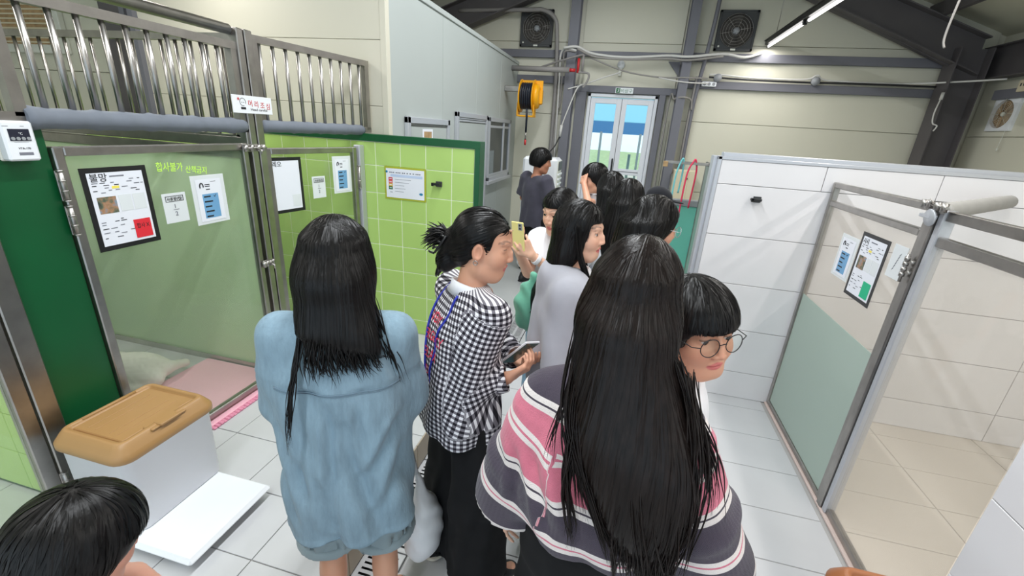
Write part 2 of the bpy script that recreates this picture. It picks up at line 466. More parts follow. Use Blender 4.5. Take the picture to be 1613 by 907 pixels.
# ---------------------------------------------------------------- glazed double door in the far wall
door = thing('door_1', None, None, (-.15, FW, 0)); door['kind'] = 'structure'
MB().box((-.645, FW - .03, 0), (-.60, FW + .1, 2.365), .004).box((.30, FW - .03, 0), (.345, FW + .1, 2.365), .004).box((-.645, FW - .03, 2.32), (.345, FW + .1, 2.365), .004).build('door_frame', M['door_white'], door)
for s, (x0, x1) in (('l', (-.597, -.152)), ('r', (-.146, .297))):
    mb = MB(); y0, y1 = FW + .0, FW + .045
    mb.box((x0, y0, .02), (x0 + .07, y1, 2.31), .004).box((x1 - .075, y0, .02), (x1, y1, 2.31), .004)
    mb.box((x0 + .07, y0, 2.235), (x1 - .075, y1, 2.31), .004).box((x0 + .07, y0, 1.25), (x1 - .075, y1, 1.335), .004).box((x0 + .07, y0, .02), (x1 - .075, y1, .14), .004)
    leaf = mb.build('door_leaf', M['door_white'], door)
    MB().box((x0 + .07, y0 + .018, .14), (x1 - .075, y0 + .024, 1.25)).build('pane', M['glass'], leaf)
    MB().box((x0 + .07, y0 + .018, 1.335), (x1 - .075, y0 + .024, 2.235)).build('pane', M['glass'], leaf)
    g = MB().box((x0 + .07, y0 - .002, 1.292), (x1 - .075, y0 + .004, 1.30)); g.build('seam', M['gasket'], leaf)
MB().box((-.153, FW + .01, .02), (-.145, FW + .03, 2.31)).box((-.60, FW + .012, 0), (-.597, FW + .03, 2.33)).box((.297, FW + .012, 0), (.30, FW + .03, 2.33)).build('door_gasket', M['gasket'], door)
MB().box((-.185, FW - .035, 1.28), (-.165, FW + .0, 1.30)).box((-.185, FW - .035, 1.44), (-.165, FW, 1.46)).box((-.187, FW - .05, 1.26), (-.163, FW - .03, 1.48), .006).build('door_handle', M['black_pl'], door)

# ---------------------------------------------------------------- outdoors beyond the door
struct('ground', MB().box((-40, 7.2, -.3), (40, 60, -.05)), M['grass'])
struct('ground', MB().box((-40, 21, -.06), (40, 24, -.045)), M['path'])
aw = thing('awning', 'blue fabric awning on thin grey posts outside the glazed door', 'awning', (-.3, 14, 0))
MB().prism([(-4, 14, 2.19), (4, 14, 2.19), (4, 14, 1.86), (-4, 14, 1.86)], (0, .02, 0)).build('valance', M['blue_tarp'], aw)
MB().prism([(-4, 14, 2.19), (-4, 17.5, 4.6), (-4, 17.5, 4.62), (-4, 14, 2.21)], (8, 0, 0)).build('canopy', M['awning_top'], aw)
for x in (-.78, .36, -3.6, 3.4): MB().cyl((x, 14.0, -.05), (x, 14.0, 1.9), .035, 10).build('post', M['pole_grey'], aw)
for x, y, h in ((-.45, 18, 1.9), (.15, 17, 1.2), (.9, 20, 1.9)):
    o = MB().cyl((x, y, -.05), (x, y, h), .05, 8).build('fence_post', M['pole_grey'])
    props(o, ['thin grey post seen through the left leaf of the door', 'short thin grey post seen through the right leaf of the door', 'taller far grey post seen through the right door leaf'][[18, 17, 20].index(y)], 'post')

# ---------------------------------------------------------------- prefabricated room behind the green wall
RX = -1.72; RY = 3.09; RT = 2.73
room = struct('wall_left', MB().box((-3.9, RY + .012, 0), (RX - .012, FW, RT - .02)), M['cream_white'])
for k, (a, b) in enumerate(((0, .95), (.95, 1.9), (1.9, 2.33), (2.33, RT))):
    piece('wall_panel', slab_mesh('wall_panel', RX + 3.9 - .02, .012, b - a - .003, .002, M['cream_white']), (-3.9, RY, a), room)
for k in range(4):
    piece('wall_panel', slab_mesh('wall_panel', .012, .97, RT - .003, .002, M['grey_panel']), (RX - .012, RY + .04 + .977 * k, 0), room)
struct('trim_11', MB().box((RX - .045, RY - .004, 0), (RX + .003, RY + .05, RT), .003), M['cream_white'])
struct('trim_12', MB().box((RX - .05, RY, RT - .03), (RX + .012, FW - .02, RT + .012), .003), M['grey_panel'])
struct('trim_13', MB().box((-3.9, RY - .01, RT - .02), (RX + .01, RY + .1, RT + .05), .003), M['cream_white'])
def side_frame(mb, y0, y1, z0, z1, w=.05, d=.035, bottom=True):
    mb.box((RX, y0, z1 - w), (RX + d, y1, z1), .004).box((RX, y0, z0), (RX + d, y0 + w, z1), .004).box((RX, y1 - w, z0), (RX + d, y1, z1), .004)
    if bottom: mb.box((RX, y0, z0), (RX + d, y1, z0 + w), .004)
    return mb
d2 = thing('door_2', None, None, (RX, 3.77, 0)); d2['kind'] = 'structure'
side_frame(MB(), 3.33, 4.21, 0, 1.845, bottom=False).build('door_frame', M['alu'], d2)
MB().box((RX, 3.385, 0), (RX + .02, 4.155, 1.79), .004).build('door_leaf', M['grey_panel'], d2)
MB().box((RX + .02, 3.392, 0), (RX + .024, 3.40, 1.79)).box((RX + .02, 3.39, 1.776), (RX + .024, 4.15, 1.782)).build('door_gasket', M['gasket'], d2)
d3 = thing('door_3', None, None, (RX, 4.93, 0)); d3['kind'] = 'structure'
side_frame(MB(), 4.41, 5.45, 0, 1.935, bottom=False).build('door_frame', M['alu'], d3)
MB().box((RX, 4.46, 0), (RX + .02, 5.40, 1.84), .004).build('door_leaf', M['grey_panel'], d3)
MB().box((RX, 4.46, 1.845), (RX + .028, 5.40, 1.862)).box((RX, 4.46, 1.87), (RX + .028, 5.4, 1.882)).build('door_track', M['alu'], d3)
MB().box((RX + .02, 4.475, 0), (RX + .024, 4.485, 1.84)).build('door_gasket', M['gasket'], d3)
MB().box((RX + .02, 4.49, 1.50), (RX + .045, 4.52, 1.57), .004).build('door_handle', M['black_pl'], d3)
w1 = thing('window_1', None, None, (RX, 6.05, 1.16)); w1['kind'] = 'structure'
side_frame(MB(), 5.52, 6.60, 1.14, 1.925).build('window_frame', M['alu'], w1)
MB().box((RX + .002, 5.57, 1.19), (RX + .006, 6.55, 1.875)).build('backing', M['dark_pl'], w1)
MB().box((RX + .012, 5.57, 1.19), (RX + .016, 6.55, 1.875)).build('pane', M['glass_dark'], w1)
MB().box((RX + .008, 6.22, 1.19), (RX + .028, 6.27, 1.875), .003).box((RX + .008, 5.57, 1.80), (RX + .024, 6.55, 1.83), .003).box((RX + .008, 5.57, 1.19), (RX + .03, 6.55, 1.225), .003).build('sash_bar', M['alu'], w1)
MB().box((RX, 5.48, 1.10), (RX + .06, 6.64, 1.145), .005).build('window_sill', M['alu'], w1)
o = bx('sack', (RX + .006, 5.60, 1.225), (RX + .011, 5.84, 1.52), M['film'], w1)
o = bx('notice', (RX + .02, 3.62, 1.55), (RX + .0225, 3.825, 1.755), M['paper']); props(o, 'small brown and white notice on the grey room door', 'notice')
WM[o.name] = Matrix.Identity(4)
bx('print', (RX + .0225, 3.645, 1.63), (RX + .0235, 3.80, 1.735), M['rust'], o)

# left background: dark column, white vent box
struct('trim_14', MB().box((-4.36, 3.16, 0), (-3.92, 3.3, 3.0)), M['steel_brown'])
struct('trim_15', MB().box((-4.10, 3.12, 0), (-4.05, 3.16, 3.0)).box((-3.93, 3.05, 0), (-3.88, 3.12, 3.0)), M['steel_paint'])
wlb = struct('wall_left', MB().box((-6.2, 3.33, 0), (-4.3, 3.40, 3.0)), M['cream_panel'])
for a, b in zip(zs[:3], zs[1:4]): piece('wall_panel', slab_mesh('wall_panel', 1.88, .03, min(b, 2.9) - a - .006, .003, M['cream_panel']), (-6.19, 3.30, a + .003), wlb)
# ================================================================== LEFT PENS
GX = -2.03
# dark green partition end between the two nearest pens, tiled on its near face
pt = struct('wall_left', MB().box((-4.6, .958, STEP), (GX - .005, 1.183, 1.705)), M['green_paint'])
struct('trim_16', MB().box((GX - .02, .972, STEP), (GX, 1.185, 1.715), .003).box((-4.6, .95, 1.705), (GX, 1.187, 1.728), .003), M['green_paint'])
for i in range(11):
    for j in range(8):
        z0 = STEP + .02 + j * .2
        if z0 + .2 > 1.705: continue
        me = slab_mesh('green_tile_piece', .1965, .008, .1965, .002, M['green_tile'])
        piece('tile', me, (GX - .10 - .2 * (i + 1), .95, z0), pt)
# green tiled wall at Y = 2.98
GY = 2.98
gw = struct('wall_back', MB().box((-4.6, GY + .0008, STEP), (-.985, GY + .098, 1.70)), M['grout_pale'])
struct('trim_17', MB().box((-4.6, GY - .012, 1.655), (-.968, GY + .10, 1.705), .002).box((-1.006, GY - .012, STEP - .16), (-.968, GY + .10, 1.66), .002), M['green_paint'])
zj = [.16, .286, .486, .688, .89, 1.09, 1.29, 1.49, 1.655]
for i in range(18):
    x1 = -.974 - .2 * i
    x1 = min(x1, -1.006)
    for a, b in zip(zj[:-1], zj[1:]):
        me = slab_mesh('green_tile_piece', (x1 - (-.974 - .2 * (i + 1))) - .005, .009, b - a - .005, .002, M['green_tile'])
        piece('tile', me, (-.974 - .2 * (i + 1), GY - .002, a), gw)

def framed_pane(root, axis_a, axis_b, z0, z1, w, d, mats, rails=(), glass='glass', film=None, stile_b=True):
    """pane between two plan points with tube frame, parts of root"""
    a = Vector((*axis_a, 0)); b = Vector((*axis_b, 0)); t = (b - a).normalized(); nrm = Vector((t.y, -t.x, 0))
    Lx = (b - a).length
    def bar(s0, s1, h0, h1, name, mat, th=d, off=0):
        T = Matrix((( t.x, nrm.x, 0, a.x), (t.y, nrm.y, 0, a.y), (0, 0, 1, 0), (0, 0, 0, 1)))
        # local x along t, y along the normal
        return MB().box((s0, -th / 2 + off, h0), (s1, th / 2 + off, h1), min(.004, th * .3), T).build(name, mat, root)
    bar(0, w, z0, z1, 'stile', mats)
    bar(Lx - w, Lx, z0, z1, 'stile', mats)
    bar(w, Lx - w, z1 - w, z1, 'top_rail', mats)
    bar(w, Lx - w, z0, z0 + w, 'bottom_rail', mats)
    for r in rails: bar(w, Lx - w, r - w / 2, r + w / 2, 'middle_rail', mats)
    g1 = (rails[0] - w / 2) if rails else z1 - w
    bar(w, Lx - w, z0 + w, g1, 'glass_pane', M[glass], .008)
    if film: bar(w + .004, Lx - w - .004, film[0], film[1], 'frosted_film', M[film[2]], .003, film[3])
    return bar

def hinge(root, x, y, z, h=.11):
    mb = MB().cyl((x, y, z - h / 2), (x, y, z + h / 2), .009, 10)
    for k in (-.5, -.17, .17, .5): mb.cyl((x, y, z + k * h - .003), (x, y, z + k * h + .003), .0115, 10)
    mb.box((x - .010, y - .013, z - h / 2), (x - .004, y + .016, z + h / 2), .001)
    mb.build('hinge', M['steel_dark'], root)

g1 = thing('pen_gate', 'steel framed glass gate with a black bordered record sheet and red note', 'gate', (GX, 1.19, STEP))
framed_pane(g1, (GX, 1.188), (GX, 2.07), STEP + .03, 1.638, .034, .035, M['steel'], glass='glass_green')
hinge(g1, GX + .024, 1.187, 1.50); hinge(g1, GX + .024, 1.187, 1.37); hinge(g1, GX + .024, 1.187, .5)
# slide bolt at the top of the post
def slide_bolt(root, c, L=.12, along=(0, 1, 0), out=(1, 0, 0)):
    c = Vector(c); a = Vector(along); o = Vector(out); z = Vector((0, 0, 1))
    mb = MB()
    for k in (-.5, -.18, .18, .45):
        p = c + a * L * k
        mb.cyl(p - z * .017 + o * .01, p + z * .017 + o * .01, .012, 10)
    mb.tube([c - a * L * .62 + o * .012, c + a * L * .6 + o * .012], .0065, 8)
    mb.tube([c + a * L * .05 + o * .012, c + a * L * .05 + o * .045 - z * .01, c + a * L * .05 + o * .045 - z * .03], .005, 8)
    q = c + o * .004
    T = Matrix(((a.x, o.x, 0, q.x), (a.y, o.y, 0, q.y), (0, 0, 1, q.z), (0, 0, 0, 1)))
    mb.box((-L * .55, -.002, -.02), (L * .2, .002, .02), .001, T); mb.box((L * .28, -.002, -.018), (L * .6, .002, .018), .001, T)
    mb.build('bolt', M['steel_dark'], root)
slide_bolt(g1, (GX + .026, 2.10, 1.615), .13)
slide_bolt(g1, (GX + .022, 2.09, .95), .07)

# post between the gates, and the second (narrower) gate running to the green wall
B0 = Vector((-2.03, 2.19, 0)); B1 = Vector((-1.885, 2.965, 0)); bt = (B1 - B0).normalized()
po = thing('gate_post', 'tall square steel post between the two left glass gates', 'post', (GX, 2.13, STEP))
MB().box((GX - .03, 2.085, STEP), (GX + .03, 2.128, 2.20), .004).box((GX - .035, 2.132, STEP), (GX + .035, 2.182, 2.20), .004).build('post', M['steel'], po)
MB().box((GX - .03, 2.07, 1.60), (GX + .02, 2.135, 1.70), .004).build('bracket', M['steel'], po)
g2 = thing('pen_gate', 'narrower steel framed glass gate beside the green tiled wall with blank white board', 'gate', (B0.x, B0.y, STEP))
framed_pane(g2, (B0.x, B0.y + .004), (B1.x - .012, B1.y - .06), STEP + .03, 1.61, .036, .035, M['steel'], glass='glass_gate2')
hp = B1 - bt * .055
hinge(g2, hp.x + .022, hp.y, 1.40, .16); hinge(g2, hp.x + .022, hp.y, .6, .12)
jb = B1 - bt * .0
bxj = MB().box((jb.x - .03, jb.y - .05, STEP), (jb.x + .02, jb.y + .012, 1.625), .005).build('jamb', M['alu'], g2)

# overhead rail of bars above the gates
def bar_rail(name, label, P, Q, z0, zt, spacing, first, n, r=.0105, top_pipe=None, ends=True):
    P = Vector(P); Q = Vector(Q); t = (Q - P).normalized(); th = thing(name, label, 'railing', (P.x, P.y, z0))
    up_ = Vector((0, 0, 1))
    nrm = Vector((t.y, -t.x, 0))
    def bar(a, b, w, h, nm):
        c = [a + nrm * sx * w / 2 + up_ * sz * h / 2 for sx, sz in ((-1, -1), (1, -1), (1, 1), (-1, 1))]
        MB().prism(c, b - a).build(nm, M['steel'], th)
    bar(P + up_ * zt, Q + up_ * zt, .038, .036, 'top_rail')
    bar(P + up_ * z0, Q + up_ * z0, .036, .036, 'bottom_rail')
    for k in range(n):
        p = P + t * (first + spacing * k)
        MB().cyl(p + up_ * (z0 + .015), p + up_ * (zt - .015), r, 10).build('bar', M['steel'], th)
    if ends:
        for p in (P + t * .02, Q - t * .02): MB().prism([p + up_ * z0 + nrm * sx * .018 + t * sy * .018 for sx, sy in ((-1, -1), (1, -1), (1, 1), (-1, 1))], up_ * (zt - z0)).build('end_post', M['steel'], th)
    if top_pipe: MB().cyl(P + up_ * top_pipe - nrm * .02, Q + up_ * top_pipe - nrm * .02, .025, 14).build('handrail', M['steel'], th)
    return th
def foam(th, a, b, r, mat, rough=1.0):
    a = Vector(a); b = Vector(b); L = (b - a).length; n = max(6, int(L / .02))
    pts = [a.lerp(b, k / n) for k in range(n + 1)]
    rad = []
    for k in range(n + 1):
        s = k / n * L
        rr = r * (1 + rough * (.035 * math.sin(s * 61) + .03 * math.sin(s * 23 + 1)))
        if (s % .21) < .025: rr *= 1 + .09 * rough
        if k == 0 or k == n: rr *= .8
        rad.append(rr)
    MB().tube(pts, r, 16, True, rad).build('foam_wrap', mat, th)
r1 = bar_rail('bar_railing', 'stainless bar railing over the first glass gate with wrapped foam bumper and handrail', (GX, .15, 0), (GX, 2.085, 0), 1.735, 2.115, .0853, .21, 21, top_pipe=2.19, ends=True)
MB().box((GX - .018, 1.115, 1.74), (GX + .018, 1.15, 2.11)).build('middle_post', M['steel'], r1)
foam(r1, (GX + .002, 1.14, 1.735), (GX + .002, 2.082, 1.728), .036, M['foam'])
r2 = bar_rail('bar_railing', 'shorter stainless bar railing meeting the cream wall beside the green tiles', B0 + Vector((0, -.002, 0)), B1 + bt * .1, 1.73, 2.17, .0895 * .935, .058, 10)
foam(r2, B0 + Vector((0, 0, 1.73)), B1 + bt * .03 + Vector((0, 0, 1.728)), .034, M['foam'])

# frosted partition between pen 1 and pen 2
fp = thing('pen_partition', 'frosted green glass partition seen through the first left gate', 'partition', (-3, 2.115, STEP))
MB().box((-4.4, 2.10, STEP), (GX - .04, 2.14, STEP + .02)).box((-4.4, 2.10, 1.612), (GX - .03, 2.14, 1.668), .004).box((-4.4, 2.096, STEP + .02), (GX - .04, 2.10, STEP + .045)).build('frame_rail', M['steel'], fp)
MB().box((-4.4, 2.10, 1.55), (GX - .04, 2.14, 1.605), .004).build('upper_frame', M['steel'], fp)
MB().box((-4.4, 2.112, STEP + .02), (GX - .04, 2.12, 1.55)).build('glass_pane', M['frost_green'], fp)
r3 = bar_rail('bar_railing', 'bar railing on top of the frosted partition between the pens', (-4.6, 2.12, 0), (GX - .04, 2.12, 0), 1.66, 2.158, .1, .06, 25, .009)
# nearest pen gate at the left edge
g0 = thing('pen_gate', 'steel framed glass gate at the left edge of the photo, mostly cut off', 'gate', (GX, .5, STEP))
framed_pane(g0, (GX, -.1), (GX, .902), STEP + .03, 1.638, .05, .04, M['steel'], glass='glass_green')
MB().box((GX - .03, .906, STEP), (GX + .025, .97, 1.72), .004).build('jamb', M['steel'], g0)
hinge(g0, GX + .03, .912, .35, .1); hinge(g0, GX + .03, .912, 1.45, .1)

# temperature controller
tc = thing('temperature_controller', 'white wall controller with dark display and four buttons on the dark green post', 'controller', (GX, 1.09, 1.66))
X0 = GX + .001
MB().box((X0, 1.045, 1.595), (X0 + .012, 1.135, 1.727), .004).build('back_plate', M['ivory_pl'], tc)
MB().box((X0 + .012, 1.047, 1.597), (X0 + .05, 1.133, 1.725), .006).build('housing', M['white_pl'], tc)
MB().box((X0 + .049, 1.062, 1.662), (X0 + .0515, 1.118, 1.70), .0008).build('display', M['mirror_lcd'], tc)
for k in range(4): MB().cyl((X0 + .051, 1.0695 + .0137 * k, 1.6695), (X0 + .0545, 1.0695 + .0137 * k, 1.6695), .0052, 14).build('button', M['grey_pl'], tc)
MB().box((X0 + .0498, 1.075, 1.616), (X0 + .0506, 1.113, 1.625)).build('badge', M['ink_soft'], tc)
MB().box((X0 + .0498, 1.071, 1.6575), (X0 + .0505, 1.109, 1.6585)).box((X0 + .0498, 1.052, 1.708), (X0 + .0505, 1.067, 1.7095)).box((X0 + .0498, 1.098, 1.708), (X0 + .0505, 1.108, 1.7095)).build('print', M['ink_soft'], tc)
txt('°C', (X0 + .0518, 1.088, 1.682), (0, 1, 0), (0, 0, 1), .010, M['white_pl'], tc)
txt('VTA-170', (X0 + .0505, 1.077, 1.635), (0, 1, 0), (0, 0, 1), .0088, M['ink'], tc)

# pink mat, white dog
mt = thing('foam_mat', 'pink foam mat on the pen floor, its edge slipping out under the gate', 'mat', (-2.3, 1.8, STEP))
MB().box((-2.62, 1.50, STEP + .001), (-1.985, 2.09, STEP + .016), .004).build('mat', M['pink_mat'], mt)
mb = MB(); nn = 24
for k in range(nn):
    y0 = 1.515 + k * .022
    mb.box((-1.985, y0, STEP + .001), (-1.955, y0 + .021, STEP + .012 + .004 * ((k * 7) % 3) / 2), .004)
mb.build('ruffled_edge', M['pink_edge'], mt)

# ================================================================== things on the left gates
def poster(label, face, a, b, z0, z1, frame=None, cat='poster', paper='paper', name='poster', fw_=.012):
    """flat sheet in the plane X = face (dir +1) between Y a..b; returns (thing, plane X of the print)"""
    th = thing(name, label, cat, (face, (a + b) / 2, z0)); d = 1 if face < 0 else -1
    x = face
    if frame:
        MB().box((x, a, z0), (x + d * .002, b, z1)).build('border', frame, th)
        MB().box((x + d * .002, a + fw_, z0 + fw_), (x + d * .0028, b - fw_, z1 - fw_)).build('sheet', M[paper], th)
    else: MB().box((x, a, z0), (x + d * .0022, b, z1), .0005).build('sheet', M[paper], th)
    return th, x + d * .0030
GF = GX + .0046          # outer face of the left gate glass
def lines(th, x, a, b, rows, mat, h=.004, name='print'):
    """rows: (z, y0, y1) dashes of unreadable small print"""
    mb = MB(); d = .0004 if x < 0 else -.0004
    for (z, y0, y1) in rows: mb.box((x, y0, z), (x + d, y1, z + h))
    mb.build(name, mat, th)
def word_rows(a, b, z0, z1, nrow, seed, dens=.55, left=True):
    rr = random.Random(seed); out = []
    for k in range(nrow):
        z = z1 - (z1 - z0) * (k + .5) / nrow; y = a
        while y < b - .01:
            L = rr.uniform(.010, .024)
            if rr.random() < dens: out.append((z, y, min(y + L, b)))
            y += L + rr.uniform(.006, .02)
    return out
def record_sheet(label, face, a, b, z0, z1, name_text, flip, note=None, photo=True):
    """animal record card with black border. flip: text runs towards -Y (seen from -X side)"""
    th, x = poster(label, face, a, b, z0, z1, M['black_pl'], fw_=.02, name='record_sheet', cat='poster')
    W = b - a; Hh = z1 - z0
    u = (0, -1, 0) if flip else (0, 1, 0)
    yy = (lambda s: b - s * W) if flip else (lambda s: a + s * W)
    zz = lambda s: z0 + s * Hh
    e = .0006 if x < 0 else -.0006
    def rect(s0, s1, t0, t1, mat, nm, lift=0): MB().box((x + lift, yy(s0), zz(t0)), (x + lift + e, yy(s1), zz(t1))).build(nm, mat, th)
    if name_text: txt(name_text, (x + e, yy(.11), zz(.845)), u, (0, 0, 1), .032 if flip else .036, M['ink'], th, width=.05 if flip else None)
    if photo:
        rect(.40, .62, .885, .90, M['ink_soft'], 'title')
        rect(.40, .51, .745, .775, M['yel_print'], 'highlight')
        rr = random.Random(5); mb = MB(); mc = MB()
        for t in (.845, .815, .785, .755, .725, .70, .545 + .03, .42, .40, .37, .345, .315, .29, .265, .24, .215, .19, .15):
            s = .12
            while s < .88:
                L = rr.uniform(.04, .10)
                if rr.random() < .40 and not (t < .44 and s > .55) and not (.43 < t < .68 and s > .1 and t != .575) and not (.39 < s < .52 and .74 < t < .78):
                    (mb if rr.random() < .5 else mc).box((x, yy(s), zz(t)), (x + e, yy(min(s + L, .9)), zz(t + .009)))
                s += L + rr.uniform(.02, .09)
        mb.build('print', M['ink'], th); mc.build('print', M['ink_soft'], th)
        rect(.14, .42, .455, .655, M['photo'], 'photo')
        rect(.46, .66, .46, .66, M['film'], 'blank_box'); rect(.68, .88, .46, .66, M['film'], 'blank_box')
    if note:
        rect(.60, .88, .09, .33, M[note], 'sticky_note', e)
    return th, x, yy, zz, u, e

def photo_mat():
    t = NT('dog_photo_print'); c = t.coord('Object', (22, 22, 22))
    n = t.n('ShaderNodeTexNoise'); n.inputs['Scale'].default_value = 1.2; n.inputs['Detail'].default_value = 3; t.l(c, n.inputs['Vector'])
    r = t.ramp([(.3, srgb(40, 48, 46)), (.45, srgb(96, 104, 86)), (.55, srgb(170, 128, 96)), (.7, srgb(120, 150, 170))]); t.l(n.outputs['Fac'], r.inputs[0]); t.l(r.outputs[0], t.p.inputs['Base Color']); return t.m
M['photo'] = photo_mat()
th, x, yy, zz, u, e = record_sheet('black bordered record sheet with dog photo and a red note, on left gate', GF, 1.257, 1.508, 1.222, 1.556, '불망', False, 'red_note')
txt('합사 X', (x + 2.4 * e, yy(.64), zz(.22)), u, (0, 0, 1), .024, M['ink'], th, width=.052)
def ration_card(label, face, a, b, z0, z1, flip, faint=False, num=True):
    th, x = poster(label, face, a, b, z0, z1, None, 'card', 'film', 'ration_card')
    W = b - a; Hh = z1 - z0; u = (0, -1, 0) if flip else (0, 1, 0); e = .0004 if x < 0 else -.0004
    yy = (lambda s: b - s * W) if flip else (lambda s: a + s * W)
    if not faint:
        m = MB()
        for (p, q, r_, s_) in ((.12, .88, .72, .735), (.12, .88, .895, .91), (.12, .14, .72, .91), (.86, .88, .72, .91)): m.box((x, yy(p), z0 + r_ * Hh), (x + e, yy(q), z0 + s_ * Hh))
        m.build('outline', M['ink'], th)
        txt('사료량(컵)', (x + e, yy(.17), z0 + .765 * Hh), u, (0, 0, 1), .017, M['ink'], th, width=W * .66)
        if num:
            txt('1', (x + e, yy(.46), z0 + .50 * Hh), u, (0, 0, 1), .026, M['ink_soft'], th)
            txt('2', (x + e, yy(.43), z0 + .24 * Hh), u, (0, 0, 1), .028, M['ink_soft'], th)
            MB().box((x, yy(.38), z0 + .44 * Hh), (x + e, yy(.62), z0 + .455 * Hh)).build('fraction_bar', M['ink_soft'], th)
    else:
        m = MB(); rr = random.Random(3)
        for k in range(6):
            m.tube([(x + e, yy(.38 + .04 * k), z0 + Hh * (.25 + .09 * k)), (x + e, yy(.43 + .045 * k), z0 + Hh * (.32 + .09 * k))], .0012, 5)
        m.build('scribble', M['ink_soft'], th)
    return th
ration_card('small white card with ration fraction 1/2 beside the record sheet', GF, 1.551, 1.666, 1.286, 1.423, False)
def info_card(label, face, a, b, z0, z1, flip):
    th, x = poster(label, face, a, b, z0, z1, None, 'card', 'film', 'walk_log_card')
    W = b - a; Hh = z1 - z0; e = .0004 if x < 0 else -.0004
    yy = (lambda s: b - s * W) if flip else (lambda s: a + s * W)
    zz = lambda t: z0 + t * Hh
    MB().box((x, yy(.12), zz(.06)), (x + e, yy(.88), zz(.92))).build('inner_sheet', M['paper'], th)
    x += e
    MB().box((x, yy(.26), zz(.12)), (x + e, yy(.74), zz(.62))).build('blue_table', M['blue_box'], th)
    m = MB()
    for k in range(5):
        rr = random.Random(k); s = .30
        m.box((x + e, yy(.30), zz(.55 - .102 * k)), (x + 2 * e, yy(.50 + .05 * (k % 2)), zz(.58 - .102 * k)))
    m.box((x, yy(.40), zz(.70)), (x + e, yy(.52), zz(.72))).box((x, yy(.38), zz(.765)), (x + e, yy(.53), zz(.78))).box((x, yy(.38), zz(.80)), (x + e, yy(.53), zz(.815))).box((x, yy(.56), zz(.86)), (x + e, yy(.72), zz(.868)))
    m.build('print', M['ink'], th)
    # round dog's head print: ear and outline
    d = MB()
    pts = [(x + e, yy(.28 + .05 * math.cos(q)) , zz(.78 + .065 * math.sin(q))) for q in np.linspace(-.3, 3.6, 12)]
    d.tube(pts, .003, 5).build('dog_print', M['ink'], th)
    t = MB().tube([(x + 2 * e, yy(.60), zz(.575)), (x + 2 * e, yy(.625), zz(.548)), (x + 2 * e, yy(.67), zz(.595))], .0014, 5).build('tick', M['ink'], th)
    return th
info_card('white bordered card with blue table on the first left gate', GF, 1.704, 1.892, 1.248, 1.491, False)
lm = thing('marker_writing', 'lime green handwriting on the first left gate glass', 'lettering', (GF, 1.66, 1.53))
txt('합사불가', (GF + .0005, 1.555, 1.528), (0, 1, -.06), (0, .06, 1), .044, M['lime_ink'], lm, width=.125)
txt('산책금지', (GF + .0005, 1.692, 1.512), (0, 1, -.12), (0, .12, 1), .038, M['lime_ink'], lm, width=.11)
# second gate (follows its own slight angle)
def on_gate2(th):
    """turn a flat thing built in plane X=GX onto the slightly angled second gate"""
    ang = math.atan2(-(B1.x - B0.x), B1.y - B0.y)
    T = Matrix.Translation(B0) @ Matrix.Rotation(ang, 4, 'Z') @ Matrix.Translation(-B0)
    th.matrix_world = T @ WM[th.name]
    th.location = (T @ WM[th.name]).translation; th.rotation_euler = (0, 0, ang)
k2 = .93
Y2 = lambda y: 2.19 + (y - 2.19) * k2
th, x, yy, zz, u, e = record_sheet('black bordered white board, empty but for a short handwritten name, on second gate', GF, Y2(2.208), Y2(2.456), 1.222, 1.556, '레오', False, None, False)
MB().box((x, yy(.62), zz(.10)), (x + e, yy(.88), zz(.32))).build('faded_note', M['film'], th)
on_gate2(th)
on_gate2(ration_card('small white card below a black heading on the second left gate', GF, Y2(2.535), Y2(2.65), 1.286, 1.428, False))
on_gate2(info_card('white bordered card with blue table on the second left gate', GF, Y2(2.73), Y2(2.91), 1.30, 1.551, False))

# head careful sign on the post
sg = thing('warning_sign', 'white warning sign with red writing hanging on the steel post', 'sign', (GX + .04, 2.12, 1.79))
MB().box((GX + .036, 1.987, 1.793), (GX + .042, 2.254, 1.881), .001).build('plate', M['white_pl'], sg)
xs_ = GX + .0424
for k, ch in enumerate('머리조심'): txt(ch, (xs_, 2.088 + k * .041, 1.831 - .003 * k), (0, 1, 0), (0, 0, 1), .036, M['red'], sg)
txt('Head careful', (xs_, 2.100, 1.808), (0, 1, 0), (0, 0, 1), .018, M['ink'], sg, width=.115)
pts = [(xs_, 2.052 + .019 * math.cos(q), 1.848 + .019 * math.sin(q)) for q in np.linspace(-.4, 2 * PI - 1.2, 16)]
MB().tube(pts, .0012, 5).build('dog_outline', M['ink'], sg)
MB().box((xs_, 2.036, 1.812), (xs_ + .0004, 2.068, 1.823)).build('dog_collar', M['ink'], sg)
MB().cyl((xs_, 2.046, 1.846), (xs_ + .0004, 2.046, 1.846), .0025, 8).cyl((xs_, 2.058, 1.846), (xs_ + .0004, 2.058, 1.846), .0025, 8).build('dog_eyes', M['ink'], sg)
st = []
for q in range(16):
    rr = .010 if q % 2 else .004
    st.append((xs_, 2.025 + rr * math.cos(q * PI / 8), 1.862 + rr * math.sin(q * PI / 8)))
MB().prism(st, (.0004, 0, 0)).build('impact_star', M['red'], sg)

